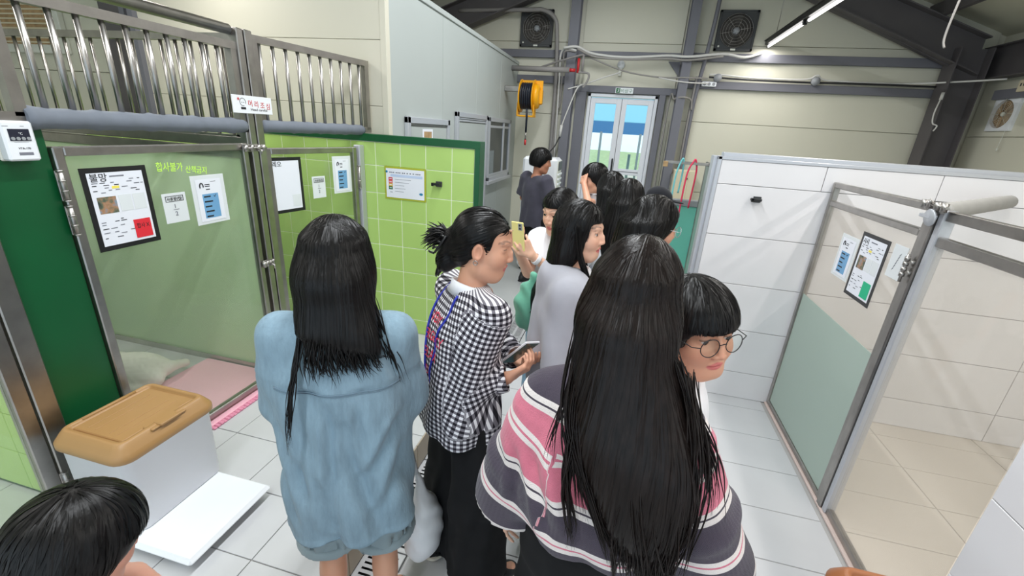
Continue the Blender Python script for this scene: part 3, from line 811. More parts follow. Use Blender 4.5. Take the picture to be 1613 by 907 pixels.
# poster on the green wall
wp = thing('poster', 'lime framed poster with coloured level bar on the green tiled wall', 'poster', (-1.54, GY, 1.253))
F = GY - .003
MB().box((-1.705, F - .004, 1.253), (-1.374, F, 1.490), .001).build('border', M['olive_frame'], wp)
MB().box((-1.692, F - .0052, 1.266), (-1.387, F - .004, 1.477)).build('sheet', M['paper'], wp)
f = F - .0052
def wr_(x0, x1, z0, z1, m, nm, d=.0005): MB().box((x0, f - d, z0), (x1, f, z1)).build(nm, m, wp)
for k, m in enumerate(('red_print', 'pink_print', 'amber_print', 'dkgreen_print')): wr_(-1.672, -1.640, 1.391 - .022 * k, 1.413 - .022 * k, M[m], 'level_block')
wr_(-1.655, -1.40, 1.418, 1.437, M['pale_blue'], 'header_band')
m = MB()
for k in range(4): m.box((-1.666, f - .001, 1.400 - .022 * k), (-1.646, f - .0004, 1.405 - .022 * k))
m.build('block_print', M['paper'], wp)
m = MB(); rr = random.Random(2); x = -1.665
while x < -1.42:
    L = rr.uniform(.008, .012); m.box((x, f - .0005, 1.445), (x + L, f, 1.453)); x += L + rr.choice((.004, .004, .012))
m.build('title_print', M['ink_soft'], wp)
m = MB()
for k, L in enumerate((.13, .115, .075, .085, .07)): m.box((-1.622, f - .0005, 1.400 - .022 * k), (-1.622 + L, f, 1.4025 - .022 * k))
m.box((-1.662, f - .0005, 1.304), (-1.642, f, 1.308)); m.build('print', M['ink_soft'], wp)
MB().lathe([(0, 0), (.009, 0), (.009, .0006), (0, .0006)], (-1.686, f - .0006, 1.452), (0, 1, 0), 14).build('logo', M['teal_print'], wp)
MB().prism([(-1.412 + .015 * math.cos(q) , f, 1.308 + .009 * math.sin(q)) for q in np.linspace(0, 2 * PI, 15)[:-1]], (0, -.0006, 0)).build('logo', M['teal_print'], wp)
# hooks
def wall_hook(label, x, y, z):
    h = thing('wall_hook', label, 'hook', (x, y, z))
    MB().box((x - .022, y - .012, z - .022), (x + .024, y, z + .016), .002).build('plate', M['dark_pl'], h)
    MB().box((x - .042, y - .05, z - .010), (x + .02, y - .012, z + .006), .003).box((x - .042, y - .05, z - .016), (x - .026, y - .034, z + .008), .002).build('clip', M['black_pl'], h)
wall_hook('black clip hook on the green tiled wall right of the poster', -1.272, GY - .003, 1.399)
wall_hook('black clip hook on the white tiled wall', .868, 3.147, 1.472)
# ================================================================== RIGHT: white tiled wall and glass pen
WY = 3.15
ww = struct('wall_right', MB().box((.60, WY + .007, 0), (4.0, WY + .10, 1.70)), M['grout_grey'])
zt = [0, .212, .547, .882, 1.217, 1.550, 1.70]
for r, (a, b) in enumerate(zip(zt[:-1], zt[1:])):
    x = .612; tw = .61 if r == 5 else .672
    while x < 3.9:
        me = slab_mesh('white_tile_piece', tw - .004, .009, b - a - .004, .0015, M['white_tile'] if x < 1.2 else M['white_tile'])
        piece('tile', me, (x, WY - .002, a + .002), ww); x += tw
struct('trim_18', MB().box((.585, WY - .006, 0), (.611, WY + .02, 1.722), .003).box((.56, WY + .02, 0), (.60, WY + .105, 1.722), .003).box((.585, WY - .006, 1.70), (4.0, WY + .02, 1.72), .002).box((.62, WY + .03, 1.705), (4.0, WY + .11, 1.745), .003), M['alu'])
# near tiled wall end at the right edge
nw = struct('wall_right', MB().box((1.297, -1.6, 0), (1.45, 1.432, 1.72)), M['grout_grey'])
for k in range(5):
    for j in range(5):
        me = slab_mesh('white_tile_piece', .009, .606, .331, .0015, M['white_tile'])
        piece('tile', me, (1.289, 1.43 - .61 * (k + 1) + .002, [.455, .79, 1.125, 1.38, .12][j]), nw)
RXG = 1.29
struct('baseboard_right', MB().box((1.262, 1.43, -.002), (1.30, 3.145, .014), .003), M['pink_sealant'])
rg = thing('pen_gate', 'steel framed glass gate on the right, its lower half frosted sage', 'gate', (RXG, 2.7, .02))
framed_pane(rg, (RXG, 3.142), (RXG, 2.185), .016, 1.615, .032, .035, M['steel'], rails=(1.49,), glass='glass_dusty', film=(.05, .893, 'frost_sage', .007))
rf = thing('glass_panel', 'fixed glass panel with a heavy steel post beside the right gate', 'panel', (RXG, 1.9, .02))
MB().box((RXG - .028, 2.135, .014), (RXG + .03, 2.178, 1.60), .004).build('post', M['steel'], rf)
MB().box((RXG - .02, 2.098, .014), (RXG + .028, 2.13, 1.60), .004).build('post', M['alu'], rf)
MB().box((RXG - .012, 1.44, 1.56), (RXG + .02, 2.10, 1.60), .003).build('top_rail', M['steel'], rf)
MB().box((RXG - .012, 1.44, 1.455), (RXG + .02, 2.10, 1.495), .003).build('middle_rail', M['steel'], rf)
MB().box((RXG - .012, 1.44, .014), (RXG + .02, 2.10, .048), .003).build('bottom_rail', M['steel'], rf)
MB().box((RXG, 1.44, .048), (RXG + .008, 2.10, 1.455)).build('glass_pane', M['glass_dusty'], rf)
slide_bolt(rf, (RXG - .034, 2.15, 1.603), .13, (0, 1, 0), (-.4, 0, .92))
slide_bolt(rf, (RXG - .034, 2.165, 1.345), .085, (0, 0, 1), (-1, 0, 0)) if False else None
lk = MB()
for k in (-.035, -.012, .012, .035): lk.cyl((RXG - .045, 2.17, 1.345 + k - .009), (RXG - .045, 2.17, 1.345 + k + .009), .011, 10)
lk.tube([(RXG - .045, 2.17, 1.275), (RXG - .045, 2.17, 1.40)], .006, 8).cyl((RXG - .03, 2.145, 1.37), (RXG - .045, 2.145, 1.37), .009, 10).cyl((RXG - .03, 2.145, 1.325), (RXG - .045, 2.145, 1.325), .009, 10)
lk.build('bolt', M['steel_dark'], rf)
pl = MB().lathe([(0, -.004), (.034, -.004), (.036, 0), (.034, .004), (0, .004)], (RXG - .045, 2.135, 1.565), (1, 0, .1), 20).box((RXG - .05, 2.13, 1.56), (RXG - .02, 2.2, 1.575), .002).build('lock_plate', M['alu'], rf)
fr = thing('foam_roll', 'light grey foam sleeve on a bar behind the right gate latch', 'foam sleeve', (1.34, 2.25, 1.59))
a = Vector((1.335, 2.235, 1.583)); b = Vector((2.14, 3.08, 1.587)); 
foam(fr, a, b, .036, M['foam_light'], .12); MB().cyl(b, b + (b - a).normalized() * .06, .014, 10).build('bar', M['steel'], fr)
GR = RXG - .0046
th, x, yy, zz, u, e = record_sheet('black bordered record sheet with a green note on the right gate', GR, 2.392, 2.650, 1.064, 1.408, '시시', True, 'green_note')
info_card('white bordered card with blue table on the right gate', GR, 2.66, 2.853, 1.115, 1.358, True)
ration_card('small faded white card right of the green note sheet', GR, 2.25, 2.356, 1.256, 1.41, True, True)
# ================================================================== bins
def feed_bin(label, x0, x1, y0, y1, z0, z1, lidmat, latch_side='x1', lid_h=.07):
    th = thing('feed_bin', label, 'bin', ((x0 + x1) / 2, (y0 + y1) / 2, z0))
    # tapered body with rounded corners
    def ring(a0, a1, b0, b1, z, r, n=5):
        out = []
        for cx, cy, q0 in ((a1 - r, b1 - r, 0), (a0 + r, b1 - r, PI / 2), (a0 + r, b0 + r, PI), (a1 - r, b0 + r, 1.5 * PI)):
            for k in range(n + 1): out.append((cx + r * math.cos(q0 + k / n * PI / 2), cy + r * math.sin(q0 + k / n * PI / 2), z))
        return out
    def loft(rings, mat, name, smooth=True, cap=True):
        n = len(rings[0]); vs = [p for r in rings for p in r]; fs = []
        for i in range(len(rings) - 1):
            for k in range(n): fs.append((i * n + k, i * n + (k + 1) % n, (i + 1) * n + (k + 1) % n, (i + 1) * n + k))
        mb = MB().add(vs, fs, smooth)
        if cap:
            mb.f.append(list(range(n))[::-1]); mb.sm.append(False); mb.f.append([(len(rings) - 1) * n + k for k in range(n)]); mb.sm.append(False)
        return mb.build(name, mat, th)
    t = .018
    zb = z1 - lid_h
    loft([ring(x0 + t + .006, x1 - t - .006, y0 + t + .006, y1 - t - .006, z0, .03), ring(x0 + t, x1 - t, y0 + t, y1 - t, z0 + .008, .035), ring(x0 + .012, x1 - .012, y0 + .012, y1 - .012, zb - .012, .045),
          ring(x0 + .004, x1 - .004, y0 + .004, y1 - .004, zb - .008, .05), ring(x0 + .004, x1 - .004, y0 + .004, y1 - .004, zb + .004, .05)], M['bin_body'], 'body')
    # lid: skirt, shoulder, raised rim, recessed flap
    r = .055
    I = lambda d, z, rr=None: ring(x0 + d, x1 - d, y0 + d, y1 - d, z, max(.008, (rr if rr else r - d * .8)))
    loft([I(.0, zb - .004), I(-.004, zb), I(-.004, zb + .022), I(.004, zb + .034), I(.014, zb + .050), I(.026, z1 - .004), I(.032, z1), I(.042, z1), I(.046, z1 - .006), I(.05, z1 - .014)], lidmat, 'lid')
    fl = MB().box((x0 + .056, y0 + .056, z1 - .016), (x1 - .056, y1 - .056, z1 - .008), .004)
    flap = fl.build('flap', lidmat, th)
    mb = MB()
    L = y1 - y0
    for k, off in enumerate((.30, .40, .60, .70)):
        xx = x0 + (x1 - x0) * off
        mb.box((xx - .0015, y0 + .075, z1 - .0085), (xx + .0015, y1 - .09, z1 - .0065), .0008)
    mb.build('rib', lidmat, flap)
    yc = (y0 + y1) / 2
    MB().box((x1 - .062, yc - .065, z1 - .012), (x1 - .012, yc + .075, z1 - .003), .003).box((x1 - .046, yc - .035, z1 - .008), (x1 - .004, yc + .045, z1 + .004), .003).build('latch', lidmat, th)
    MB().box((x1 - .066, yc - .075, z1 - .014), (x1 - .060, yc + .085, z1 - .0095)).build('latch_gap', M['dark_pl'], th)
    MB().cyl((x0 + .04, y0 + .1, z1 - .004), (x0 + .04, y1 - .1, z1 - .004), .007, 10).build('hinge', lidmat, th)
    return th
def bin_mat():
    t = NT('milky_polypropylene'); p = t.p
    p.inputs['Base Color'].default_value = (*srgb(232, 232, 236), 1); p.inputs['Roughness'].default_value = .38
    p.inputs['Subsurface Weight'].default_value = .25; p.inputs['Subsurface Radius'].default_value = (.03, .03, .03); p.inputs['Subsurface Scale'].default_value = .5
    return t.m
M['bin_body'] = bin_mat()
feed_bin('white feed bin with tan flip lid standing on the white platform tray', -1.955, -1.60, .875, 1.275, .225, .635, M['tan_pl'])
feed_bin('feed bin with brown lid at the bottom right corner by the glass', .775, 1.15, .76, 1.20, 0, .63, M['brown_pl'])
tr = thing('platform_tray', 'white plastic platform tray with feet under the feed bin', 'tray', (-1.66, 1.02, STEP))
MB().box((-1.985, .845, STEP + .038), (-1.345, 1.245, STEP + .062), .010).box((-1.975, .855, STEP + .058), (-1.355, 1.235, STEP + .066), .004).build('top', M['white_pl'], tr)
for x in (-1.93, -1.42):
    for y in (.90, 1.19): MB().box((x - .04, y - .035, STEP + .002), (x + .04, y + .035, STEP + .04), .012).build('foot', M['white_pl'], tr)

# ================================================================== wall fans
def wall_fan(label, x, z, s=.47):
    th = thing('exhaust_fan', label, 'fan', (x, FW - .02, z)); y = FW - .005; h = s / 2
    mb = MB()
    mb.box((x - h, y - .05, z - h), (x + h, y - .0, z - h + .03), .003).box((x - h, y - .05, z + h - .03), (x + h, y, z + h), .003).box((x - h, y - .05, z - h), (x - h + .03, y, z + h), .003).box((x + h - .03, y - .05, z - h), (x + h, y, z + h), .003)
    # plate with round opening
    n = 32; R_ = h * .86; vs = []; fs = []
    for k in range(n):
        q = 2 * PI * k / n; c, sn = math.cos(q), math.sin(q); m = (h - .01) / max(abs(c), abs(sn))
        vs += [(x + R_ * c, y - .045, z + R_ * sn), (x + m * c, y - .045, z + m * sn), (x + R_ * c, y - .008, z + R_ * sn)]
    for k in range(n):
        a, b = k * 3, ((k + 1) % n) * 3
        fs += [(a, a + 1, b + 1, b), (a, b, b + 2, a + 2)]
    mb.add(vs, fs).build('housing', M['dark_pl'], th)
    MB().box((x - h + .02, y - .004, z - h + .02), (x + h - .02, y - .001, z + h - .02)).build('shutter', M['dirty_fan'], th)
    for k in range(5):
        q = 2 * PI * k / 5 + .3
        pts = []
        for (rr, w0) in ((.04, -.25), (.19, -.32), (.19, .32), (.04, .35)):
            pts.append((x + rr * math.cos(q + w0), y - .022 - .010 * (1 if w0 < 0 else -1), z + rr * math.sin(q + w0)))
        MB().prism(pts, (0, -.003, 0)).build('blade', M['dirty_fan'], th)
    MB().lathe([(0, -.04), (.032, -.038), (.045, -.02), (.045, .01), (0, .012)], (x, y - .012, z), (0, 1, 0), 18).build('hub', M['grey_pl'], th)
    g = MB()
    for rr in (.06, .095, .13, .165, .195):
        g.tube([(x + rr * math.cos(q), y - .052, z + rr * math.sin(q)) for q in np.linspace(0, 2 * PI, 29)], .0022, 5, False)
    for k in range(6):
        q = PI / 3 * k + .2; g.tube([(x + .03 * math.cos(q), y - .054, z + .03 * math.sin(q)), (x + .2 * math.cos(q), y - .05, z + .2 * math.sin(q))], .0028, 5)
    g.build('guard', M['steel_dark'], th)
    MB().box((x - .03, y - .053, z - h + .004), (x + .03, y - .05, z - h + .026)).build('label', M['ivory_pl'], th)
    MB().cyl((x - h + .05, y - .056, z - h + .05), (x - h + .05, y - .05, z - h + .05), .012, 12).build('badge', M['ivory_pl'], th)
    return th
wall_fan('square dark exhaust fan on the far wall left of the glazed door', -1.48, 3.178)
wall_fan('square dark exhaust fan high on the far wall right of the door', 1.18, 3.182)

def vent_fan(label, face_x, y, z, s, tiltmat, d=-1, col='white_pl'):
    th = thing('ventilation_fan', label, 'fan', (face_x, y, z)); h = s / 2; x = face_x
    n = 32; R_ = h * .84; vs = []; fs = []
    for k in range(n):
        q = 2 * PI * k / n; c, sn = math.cos(q), math.sin(q); m = h / max(abs(c), abs(sn))
        vs += [(x + d * .04, y + R_ * c, z + R_ * sn), (x + d * .03, y + m * c, z + m * sn), (x + d * .002, y + R_ * c, z + R_ * sn), (x, y + m * c, z + m * sn)]
    for k in range(n):
        a, b = k * 4, ((k + 1) % n) * 4; fs += [(a, a + 1, b + 1, b), (a, b, b + 2, a + 2), (a + 1, a + 3, b + 3, b + 1)]
    MB().add(vs, fs).build('frame', M[col], th)
    MB().lathe([(0, 0), (R_ - .002, 0), (R_ - .002, .003), (0, .003)], (x + d * .004, y, z), (d, 0, 0), 28).build('louvre', tiltmat, th)
    for k in range(4):
        q = PI / 2 * k + .5
        MB().prism([(x + d * (.018 + .006 * (1 if a > 0 else -1)), y + rr * math.cos(q + a), z + rr * math.sin(q + a)) for rr, a in ((.03, -.3), (R_ * .9, -.45), (R_ * .9, .5), (.03, .4))], (d * .002, 0, 0)).build('blade', tiltmat, th)
    MB().lathe([(0, .03), (.018, .028), (.026, .018), (.026, 0), (0, 0)], (x + d * .014, y, z), (d, 0, 0), 16).build('hub', M['ivory_pl'], th)
    g = MB()
    for rr in np.linspace(.05, R_, 7): g.tube([(x + d * .042, y + rr * math.cos(q), z + rr * math.sin(q)) for q in np.linspace(0, 2 * PI, 29)], .0014, 4, False)
    for k in range(8): g.tube([(x + d * .042, y + .03 * math.cos(PI / 4 * k), z + .03 * math.sin(PI / 4 * k)), (x + d * .042, y + R_ * math.cos(PI / 4 * k), z + R_ * math.sin(PI / 4 * k))], .0014, 4)
    g.build('guard', M['ivory_pl'], th)
    return th
vf = vent_fan('white square ventilation fan with dusty grille on the right wall', 4.12, 6.50, 2.30, .36, M['rust'])
MB().tube([(4.09, 6.36, 2.12), (4.085, 6.36, 2.0), (4.085, 6.36, 1.93)], .003, 5).cyl((4.085, 6.36, 1.90), (4.085, 6.36, 1.935), .008, 8).build('pull_cord', M['ivory_pl'], vf)
sb = thing('power_outlet_box', 'cream outlet box with cable above the white ventilation fan', 'outlet', (4.10, 6.30, 2.58))
MB().box((4.03, 6.24, 2.515), (4.115, 6.36, 2.635), .006).build('box', M['beige_box'], sb)
MB().box((4.027, 6.27, 2.57), (4.031, 6.285, 2.60)).box((4.027, 6.31, 2.57), (4.031, 6.325, 2.60)).build('socket', M['dark_pl'], sb)
MB().tube([(4.07, 6.37, 2.57), (4.06, 6.42, 2.55), (4.06, 6.47, 2.50), (4.07, 6.50, 2.44)], .006, 6).build('cable', M['wire_white'], sb)
# white vent box on the far left wall (turned to face the camera side)
vb = thing('ventilation_fan', 'white square fan box with beige rusty grille high at the upper left', 'fan', (-5.35, 3.28, 2.5))
MB().box((-5.75, 3.25, 2.19), (-4.98, 3.30, 2.85), .006).build('frame', M['ivory_pl'], vb)
MB().box((-5.68, 3.243, 2.26), (-5.05, 3.25, 2.78)).build('backing', M['rust'], vb)
mb = MB()
for k in range(14): mb.box((-5.68, 3.236, 2.27 + .037 * k), (-5.05, 3.243, 2.282 + .037 * k))
mb.build('grille', M['beige_box'], vb)

# ================================================================== hose reel
hr = thing('hose_reel', 'yellow hose reel with navy hose hanging high beside the grey room', 'hose reel', (-1.33, 6.3, 2.2))
cx, cy, cz = -1.36, 6.3, 2.235
R_ = .20
for xx in (cx - .125, cx + .055):
    MB().lathe([(.05, -.004), (R_, -.007), (R_ + .008, -.002), (R_ + .008, .004), (R_, .006), (.05, .006)], (xx, cy, cz), (1, 0, 0), 32).build('flange', M['yellow'], hr)
for k in range(6):
    mb = MB().lathe([(.155 + .016 * math.cos(q), .0165 * math.sin(q)) for q in np.linspace(0, 2 * PI, 9)], (cx - .107 + .0285 * k, cy, cz), (1, 0, 0), 28); mb.build('hose_turn', M['navy_hose'], hr)
MB().lathe([(0, 0), (.13, 0), (.13, .11), (.0, .11)], (cx - .11, cy, cz), (1, 0, 0), 24).build('drum', M['navy_hose'], hr)
MB().lathe([(0, .07), (.10, .068), (.15, .05), (.165, 0), (0, 0)], (cx + .065, cy, cz), (1, 0, 0), 28).build('spring_cover', M['yellow'], hr)
MB().box((cx + .13, cy - .03, cz - .09), (cx + .17, cy + .03, cz + .08), .004).build('bracket', M['yellow'], hr)
MB().box((cx - .155, cy - .12, cz - .265), (cx + .085, cy - .09, cz - .245), .003).box((cx - .155, cy + .0, cz - .265), (cx + .085, cy + .03, cz - .245), .003).box((cx - .155, cy - .12, cz - .26), (cx - .14, cy + .03, cz - .09), .003).box((cx + .068, cy - .12, cz - .26), (cx + .083, cy + .03, cz - .06), .003).box((cx - .16, cy + .02, cz - .1), (cx + .16, cy + .035, cz + .2), .003).build('frame', M['yellow'], hr)
MB().box((RX + .001, cy - .05, cz + .05), (cx - .13, cy + .05, cz + .12), .006).build('wall_arm', M['steel_dark'], hr)
MB().tube([(cx - .01, cy - .14, cz - .16), (cx - .005, cy - .13, cz - .26), (cx - .005, cy - .12, cz - .46)], .014, 10).build('hose_end', M['navy_hose'], hr)
MB().cyl((cx - .005, cy - .12, cz - .46), (cx - .005, cy - .12, cz - .56), .010, 10).build('coupling', M['steel'], hr)
MB().cyl((cx - .005, cy - .12, cz - .56), (cx - .005, cy - .12, cz - .63), .014, 10).build('nozzle', M['red'], hr)

# ================================================================== pipes, conduits, cables on the far wall
def tubes(name, label, cat, items, parent_loc=(0, FW, 2.5)):
    th = thing(name, label, cat, parent_loc)
    for nm, pts, r, mat in items: MB().tube(pts, r, 8).build(nm, M[mat], th)
    return th
def smooth(pts, n=6):
    P = [Vector(p) for p in pts]; out = []
    for i in range(len(P) - 1):
        p0 = P[max(i - 1, 0)]; p1 = P[i]; p2 = P[i + 1]; p3 = P[min(i + 2, len(P) - 1)]
        for k in range(n):
            t = k / n
            out.append(.5 * ((2 * p1) + (p2 - p0) * t + (2 * p0 - 5 * p1 + 4 * p2 - p3) * t * t + (3 * p1 - p0 - 3 * p2 + p3) * t ** 3))
    out.append(P[-1]); return out
y1 = 6.88
tubes('conduit_run', 'grey conduit bending down past the left exhaust fan', 'conduit', [('conduit', smooth([(-2.6, 6.8, 3.355), (-1.6, 6.8, 3.37), (-1.36, 6.8, 3.365), (-1.2, 6.8, 3.27), (-1.155, 6.8, 3.1), (-1.13, 6.85, 2.7), (-1.12, 6.88, 2.1), (-1.11, 6.88, .1)]), .028, 'pipe_grey')], (-1.15, 6.85, 0))
tubes('cable_bundle', 'pair of white cables running down beside the left steel column', 'cable', [('cable', smooth([(-.85, 6.74, 2.87), (-.99, 6.75, 2.90), (-1.075, 6.8, 2.82), (-1.07, 6.85, 2.5), (-1.05, 6.88, 1.4), (-1.05, 6.88, .1)]), .014, 'wire_white'), ('cable', smooth([(-.86, 6.74, 2.86), (-1.0, 6.75, 2.865), (-1.03, 6.8, 2.75), (-1.03, 6.85, 2.2), (-1.08, 6.88, 1.9), (-1.08, 6.88, .1)]), .012, 'wire_grey')], (-1.05, 6.88, 0))
tubes('cable_bundle', 'white cables sagging along the upper girt above the door', 'cable', [
    ('cable', smooth([(-1.03, 6.72, 2.90), (-.84, 6.72, 2.915), (-.62, 6.78, 2.845), (-.17, 6.80, 2.815), (.36, 6.80, 2.848), (.64, 6.72, 2.83), (1.06, 6.8, 2.885), (1.33, 6.85, 2.86), (1.55, 6.9, 2.93)]), .017, 'wire_white'),
    ('cable', smooth([(-.84, 6.72, 2.895), (-.60, 6.78, 2.81), (-.17, 6.80, 2.79), (.36, 6.80, 2.81), (.64, 6.72, 2.79), (1.06, 6.8, 2.86)]), .014, 'wire_grey')], (0, 6.8, 2.8))
th = tubes('extension_lead', 'white extension lead slung from the left column past the exit sign', 'cable', [
    ('cable', smooth([(-.21, 6.88, 2.64), (-.45, 6.85, 2.56), (-.68, 6.8, 2.465), (-.92, 6.74, 2.385)]), .009, 'wire_white'),
    ('cable', smooth([(-.72, 6.78, 2.46), (-.80, 6.76, 2.38), (-.92, 6.74, 2.02), (-.965, 6.74, 1.86)]), .010, 'wire_white'),
    ('plug', [(-.96, 6.74, 1.90), (-.975, 6.74, 1.74)], .022, 'wire_white'),
    ('lead', smooth([(-.975, 6.74, 1.74), (-1.03, 6.7, 1.6), (-1.12, 6.6, 1.47), (-1.16, 6.4, 1.3)]), .009, 'wire_black')], (-.5, 6.8, 2.4))
tubes('overhead_cable', 'thin dark cable sagging across above the glazed door', 'cable', [
    ('cable', smooth([(-.66, 6.8, 2.80), (-.17, 6.85, 2.65), (.30, 6.85, 2.59), (.62, 6.75, 2.585), (.93, 6.88, 2.60)]), .010, 'wire_grey'),
    ('cable', smooth([(.30, 6.84, 2.585), (.62, 6.74, 2.53), (.95, 6.88, 2.54)]), .009, 'wire_white')], (0, 6.8, 2.6))
tubes('water_pipe', 'lagged grey water pipe with red valve fittings left of the door', 'pipe', [
    ('pipe', [(-1.72, 6.6, 2.61), (-.90, 6.6, 2.61)], .036, 'pipe_grey'), ('valve', [(-.92, 6.6, 2.61), (-.82, 6.6, 2.61)], .022, 'red'),
    ('fitting', [(-.79, 6.62, 2.58), (-.79, 6.62, 2.76)], .018, 'red'), ('fitting', [(-.73, 6.62, 2.60), (-.73, 6.62, 2.80)], .017, 'pipe_grey'),
    ('pipe', smooth([(-.79, 6.62, 2.59), (-.66, 6.62, 2.585), (-.63, 6.62, 2.54), (-.66, 6.62, 2.45), (-.70, 6.62, 2.40)]), .014, 'pipe_grey'),
    ('pipe', smooth([(-.73, 6.62, 2.79), (-.78, 6.64, 2.80), (-1.1, 6.7, 2.72), (-1.4, 6.8, 2.64)]), .014, 'pipe_grey')], (-1.2, 6.6, 2.6))
tubes('conduit_run', 'dark conduit dropping between the door and the right exhaust fan', 'conduit', [('conduit', smooth([(.90, 6.85, 3.9), (.885, 6.85, 3.3), (.855, 6.86, 2.82), (.83, 6.9, 2.5), (.815, 6.92, 2.0), (.82, 6.92, .1)]), .026, 'steel_paint'),
    ('conduit', smooth([(.80, 6.90, 2.62), (.785, 6.92, 2.0), (.79, 6.92, .1)]), .02, 'wire_grey')], (.82, 6.9, 0))
tubes('cable_bundle', 'cable looping from the conduit over the right door column', 'cable', [('cable', smooth([(.80, 6.88, 2.2), (.77, 6.86, 2.32), (.66, 6.74, 2.345), (.55, 6.8, 2.32), (.49, 6.9, 2.2), (.50, 6.93, .1)]), .013, 'wire_grey')], (.5, 6.9, 0))
tubes('cable_bundle', 'black and grey cables along the girt on the right of the far wall', 'cable', [
    ('cable', smooth([(.95, 6.9, 2.62), (1.5, 6.92, 2.605), (2.1, 6.92, 2.60), (2.7, 6.92, 2.605), (3.6, 6.9, 2.60)]), .012, 'wire_black'),
    ('cable', smooth([(.95, 6.9, 2.65), (1.1, 6.92, 2.655), (1.5, 6.92, 2.63), (2.1, 6.9, 2.63), (2.24, 6.88, 2.68), (2.4, 6.92, 2.63), (3.2, 6.92, 2.625), (3.7, 6.66, 2.64), (4.0, 6.5, 2.66)]), .010, 'wire_white')], (2, 6.9, 2.6))
for x, lb in ((1.06, 'round grey junction box beside the white power strip'), (2.24, 'round grey junction box midway along the right girt')):
    o = MB().lathe([(0, 0), (.05, 0), (.05, .05), (0, .055)], (x, 6.93, 2.615), (0, -1, 0), 18).build('junction_box', M['grey_pl']); props(o, lb, 'junction box')
ps = thing('power_strip', 'white power strip with sockets on the girt right of the door', 'power strip', (.97, 6.9, 2.54))
MB().box((.875, 6.895, 2.505), (1.06, 6.935, 2.565), .006).build('body', M['white_pl'], ps)
for k in range(3): MB().cyl((.91 + .058 * k, 6.893, 2.535), (.91 + .058 * k, 6.897, 2.535), .02, 12).build('socket', M['grey_pl'], ps)
cmr = thing('wall_lamp', 'small white round device on the wall above the door', 'device', (-.23, 6.95, 2.72))
MB().lathe([(0, 0), (.05, 0), (.055, .03), (.035, .06), (0, .065)], (-.23, 6.995, 2.745), (0, -1, 0), 18).build('head', M['white_pl'], cmr)
MB().box((-.255, 6.96, 2.60), (-.21, 6.998, 2.70), .006).build('base', M['ivory_pl'], cmr)
cc = tubes('hanging_cable', 'loose white cable hanging on the corner column', 'cable', [('cable', smooth([(3.56, 6.70, 2.50), (3.535, 6.69, 2.3), (3.55, 6.68, 2.18), (3.60, 6.67, 2.15), (3.58, 6.67, 2.09)]), .008, 'wire_white'), ('plug', [(3.56, 6.70, 2.52), (3.558, 6.70, 2.44)], .02, 'wire_white')], (3.57, 6.69, 2.3))
# exit sign
ex = thing('exit_sign', 'green and white emergency exit sign above the glazed door', 'sign', (-.14, 6.93, 2.41))
MB().box((-.262, 6.915, 2.372), (-.012, 6.938, 2.447), .003).build('plate', M['film'], ex)
MB().box((-.25, 6.9135, 2.38), (-.195, 6.9152, 2.44)).build('running_figure_panel', M['dkgreen_print'], ex)
MB().tube([(-.232, 6.913, 2.388), (-.222, 6.913, 2.405), (-.215, 6.913, 2.42)], .004, 5).tube([(-.222, 6.913, 2.405), (-.208, 6.913, 2.39)], .004, 5).tube([(-.232, 6.913, 2.42), (-.205, 6.913, 2.412)], .003, 5).cyl((-.214, 6.9128, 2.43), (-.214, 6.9135, 2.43), .005, 8).build('running_figure', M['paper'], ex)
txt('비상구', (-.185, 6.9145, 2.388), (1, 0, 0), (0, 0, 1), .056, M['dkgreen_print'], ex, width=.16)

# ================================================================== ceiling lamps: tube battens under black tracks
def ceiling_lamp(label, x, y0, y1, z, n, power=1.0, col=LAMP_COL):
    th = thing('tube_lamp', label, 'lamp', (x, (y0 + y1) / 2, z), group='ceiling tube lamps')
    MB().box((x - .035, y0, z), (x + .035, y1, z + .05), .004).box((x - .05, y0, z + .045), (x + .05, y1, z + .055)).build('track', M['black_pl'], th)
    L = (y1 - y0) / n
    for k in range(n):
        a = y0 + L * k + .06; b = a + L - .14
        MB().cyl((x + .0, a, z - .022), (x, b, z - .022), .016, 10).build('tube', M['led'], th)
        MB().box((x - .02, a - .03, z - .04), (x + .02, a, z), .003).build('end_cap', M['black_pl'], th); MB().box((x - .02, b, z - .04), (x + .02, b + .03, z), .003).build('end_cap', M['black_pl'], th)
        ld = bpy.data.lights.new('tube_light', 'AREA'); ld.shape = 'RECTANGLE'; ld.size = .06; ld.size_y = b - a; ld.energy = LAMP_W * power; ld.color = col
        lo = bpy.data.objects.new('tube_light', ld); COL.objects.link(lo); lo.parent = th
        lo.location = WM[th.name].inverted() @ Vector((x, (a + b) / 2, z - .042))
    for yy in np.linspace(y0 + .3, y1 - .3, 3): MB().tube([(x, yy, z + .05), (x, yy, z + .9)], .004, 5).build('hanger', M['steel_dark'], th)
    return th
ceiling_lamp('black tube lamp batten slung on wires under the roof at upper right', 1.6, .2, 7.0, 3.03, 5, .72)
ceiling_lamp('added cool fill lamp batten overhead left of the aisle, out of frame', -.6, -1.8, 5.6, 3.75, 6, 1.75, (.93, .97, 1.0))  # added unseen lamp, daylight-cool, to brighten the far hall and room side
ceiling_lamp('black tube lamp batten overhead behind the photographer', 2.7, -2.2, 1.2, 3.0, 3)
ceiling_lamp('added fill lamp batten over the left pens, out of frame', -3.0, -1.6, 2.9, 3.0, 3, 1.0)  # added unseen lamp that lifts the brightness inside the left pens
hk = MB().tube(smooth([(1.72, 3.3, 3.3), (1.62, 3.2, 2.62), (1.6, 3.18, 2.42), (1.605, 3.16, 2.36)]), .0055, 6).build('hanging_strap', M['wire_grey']); props(hk, 'thin grey strap hanging down from the roof near the rafter', 'strap')

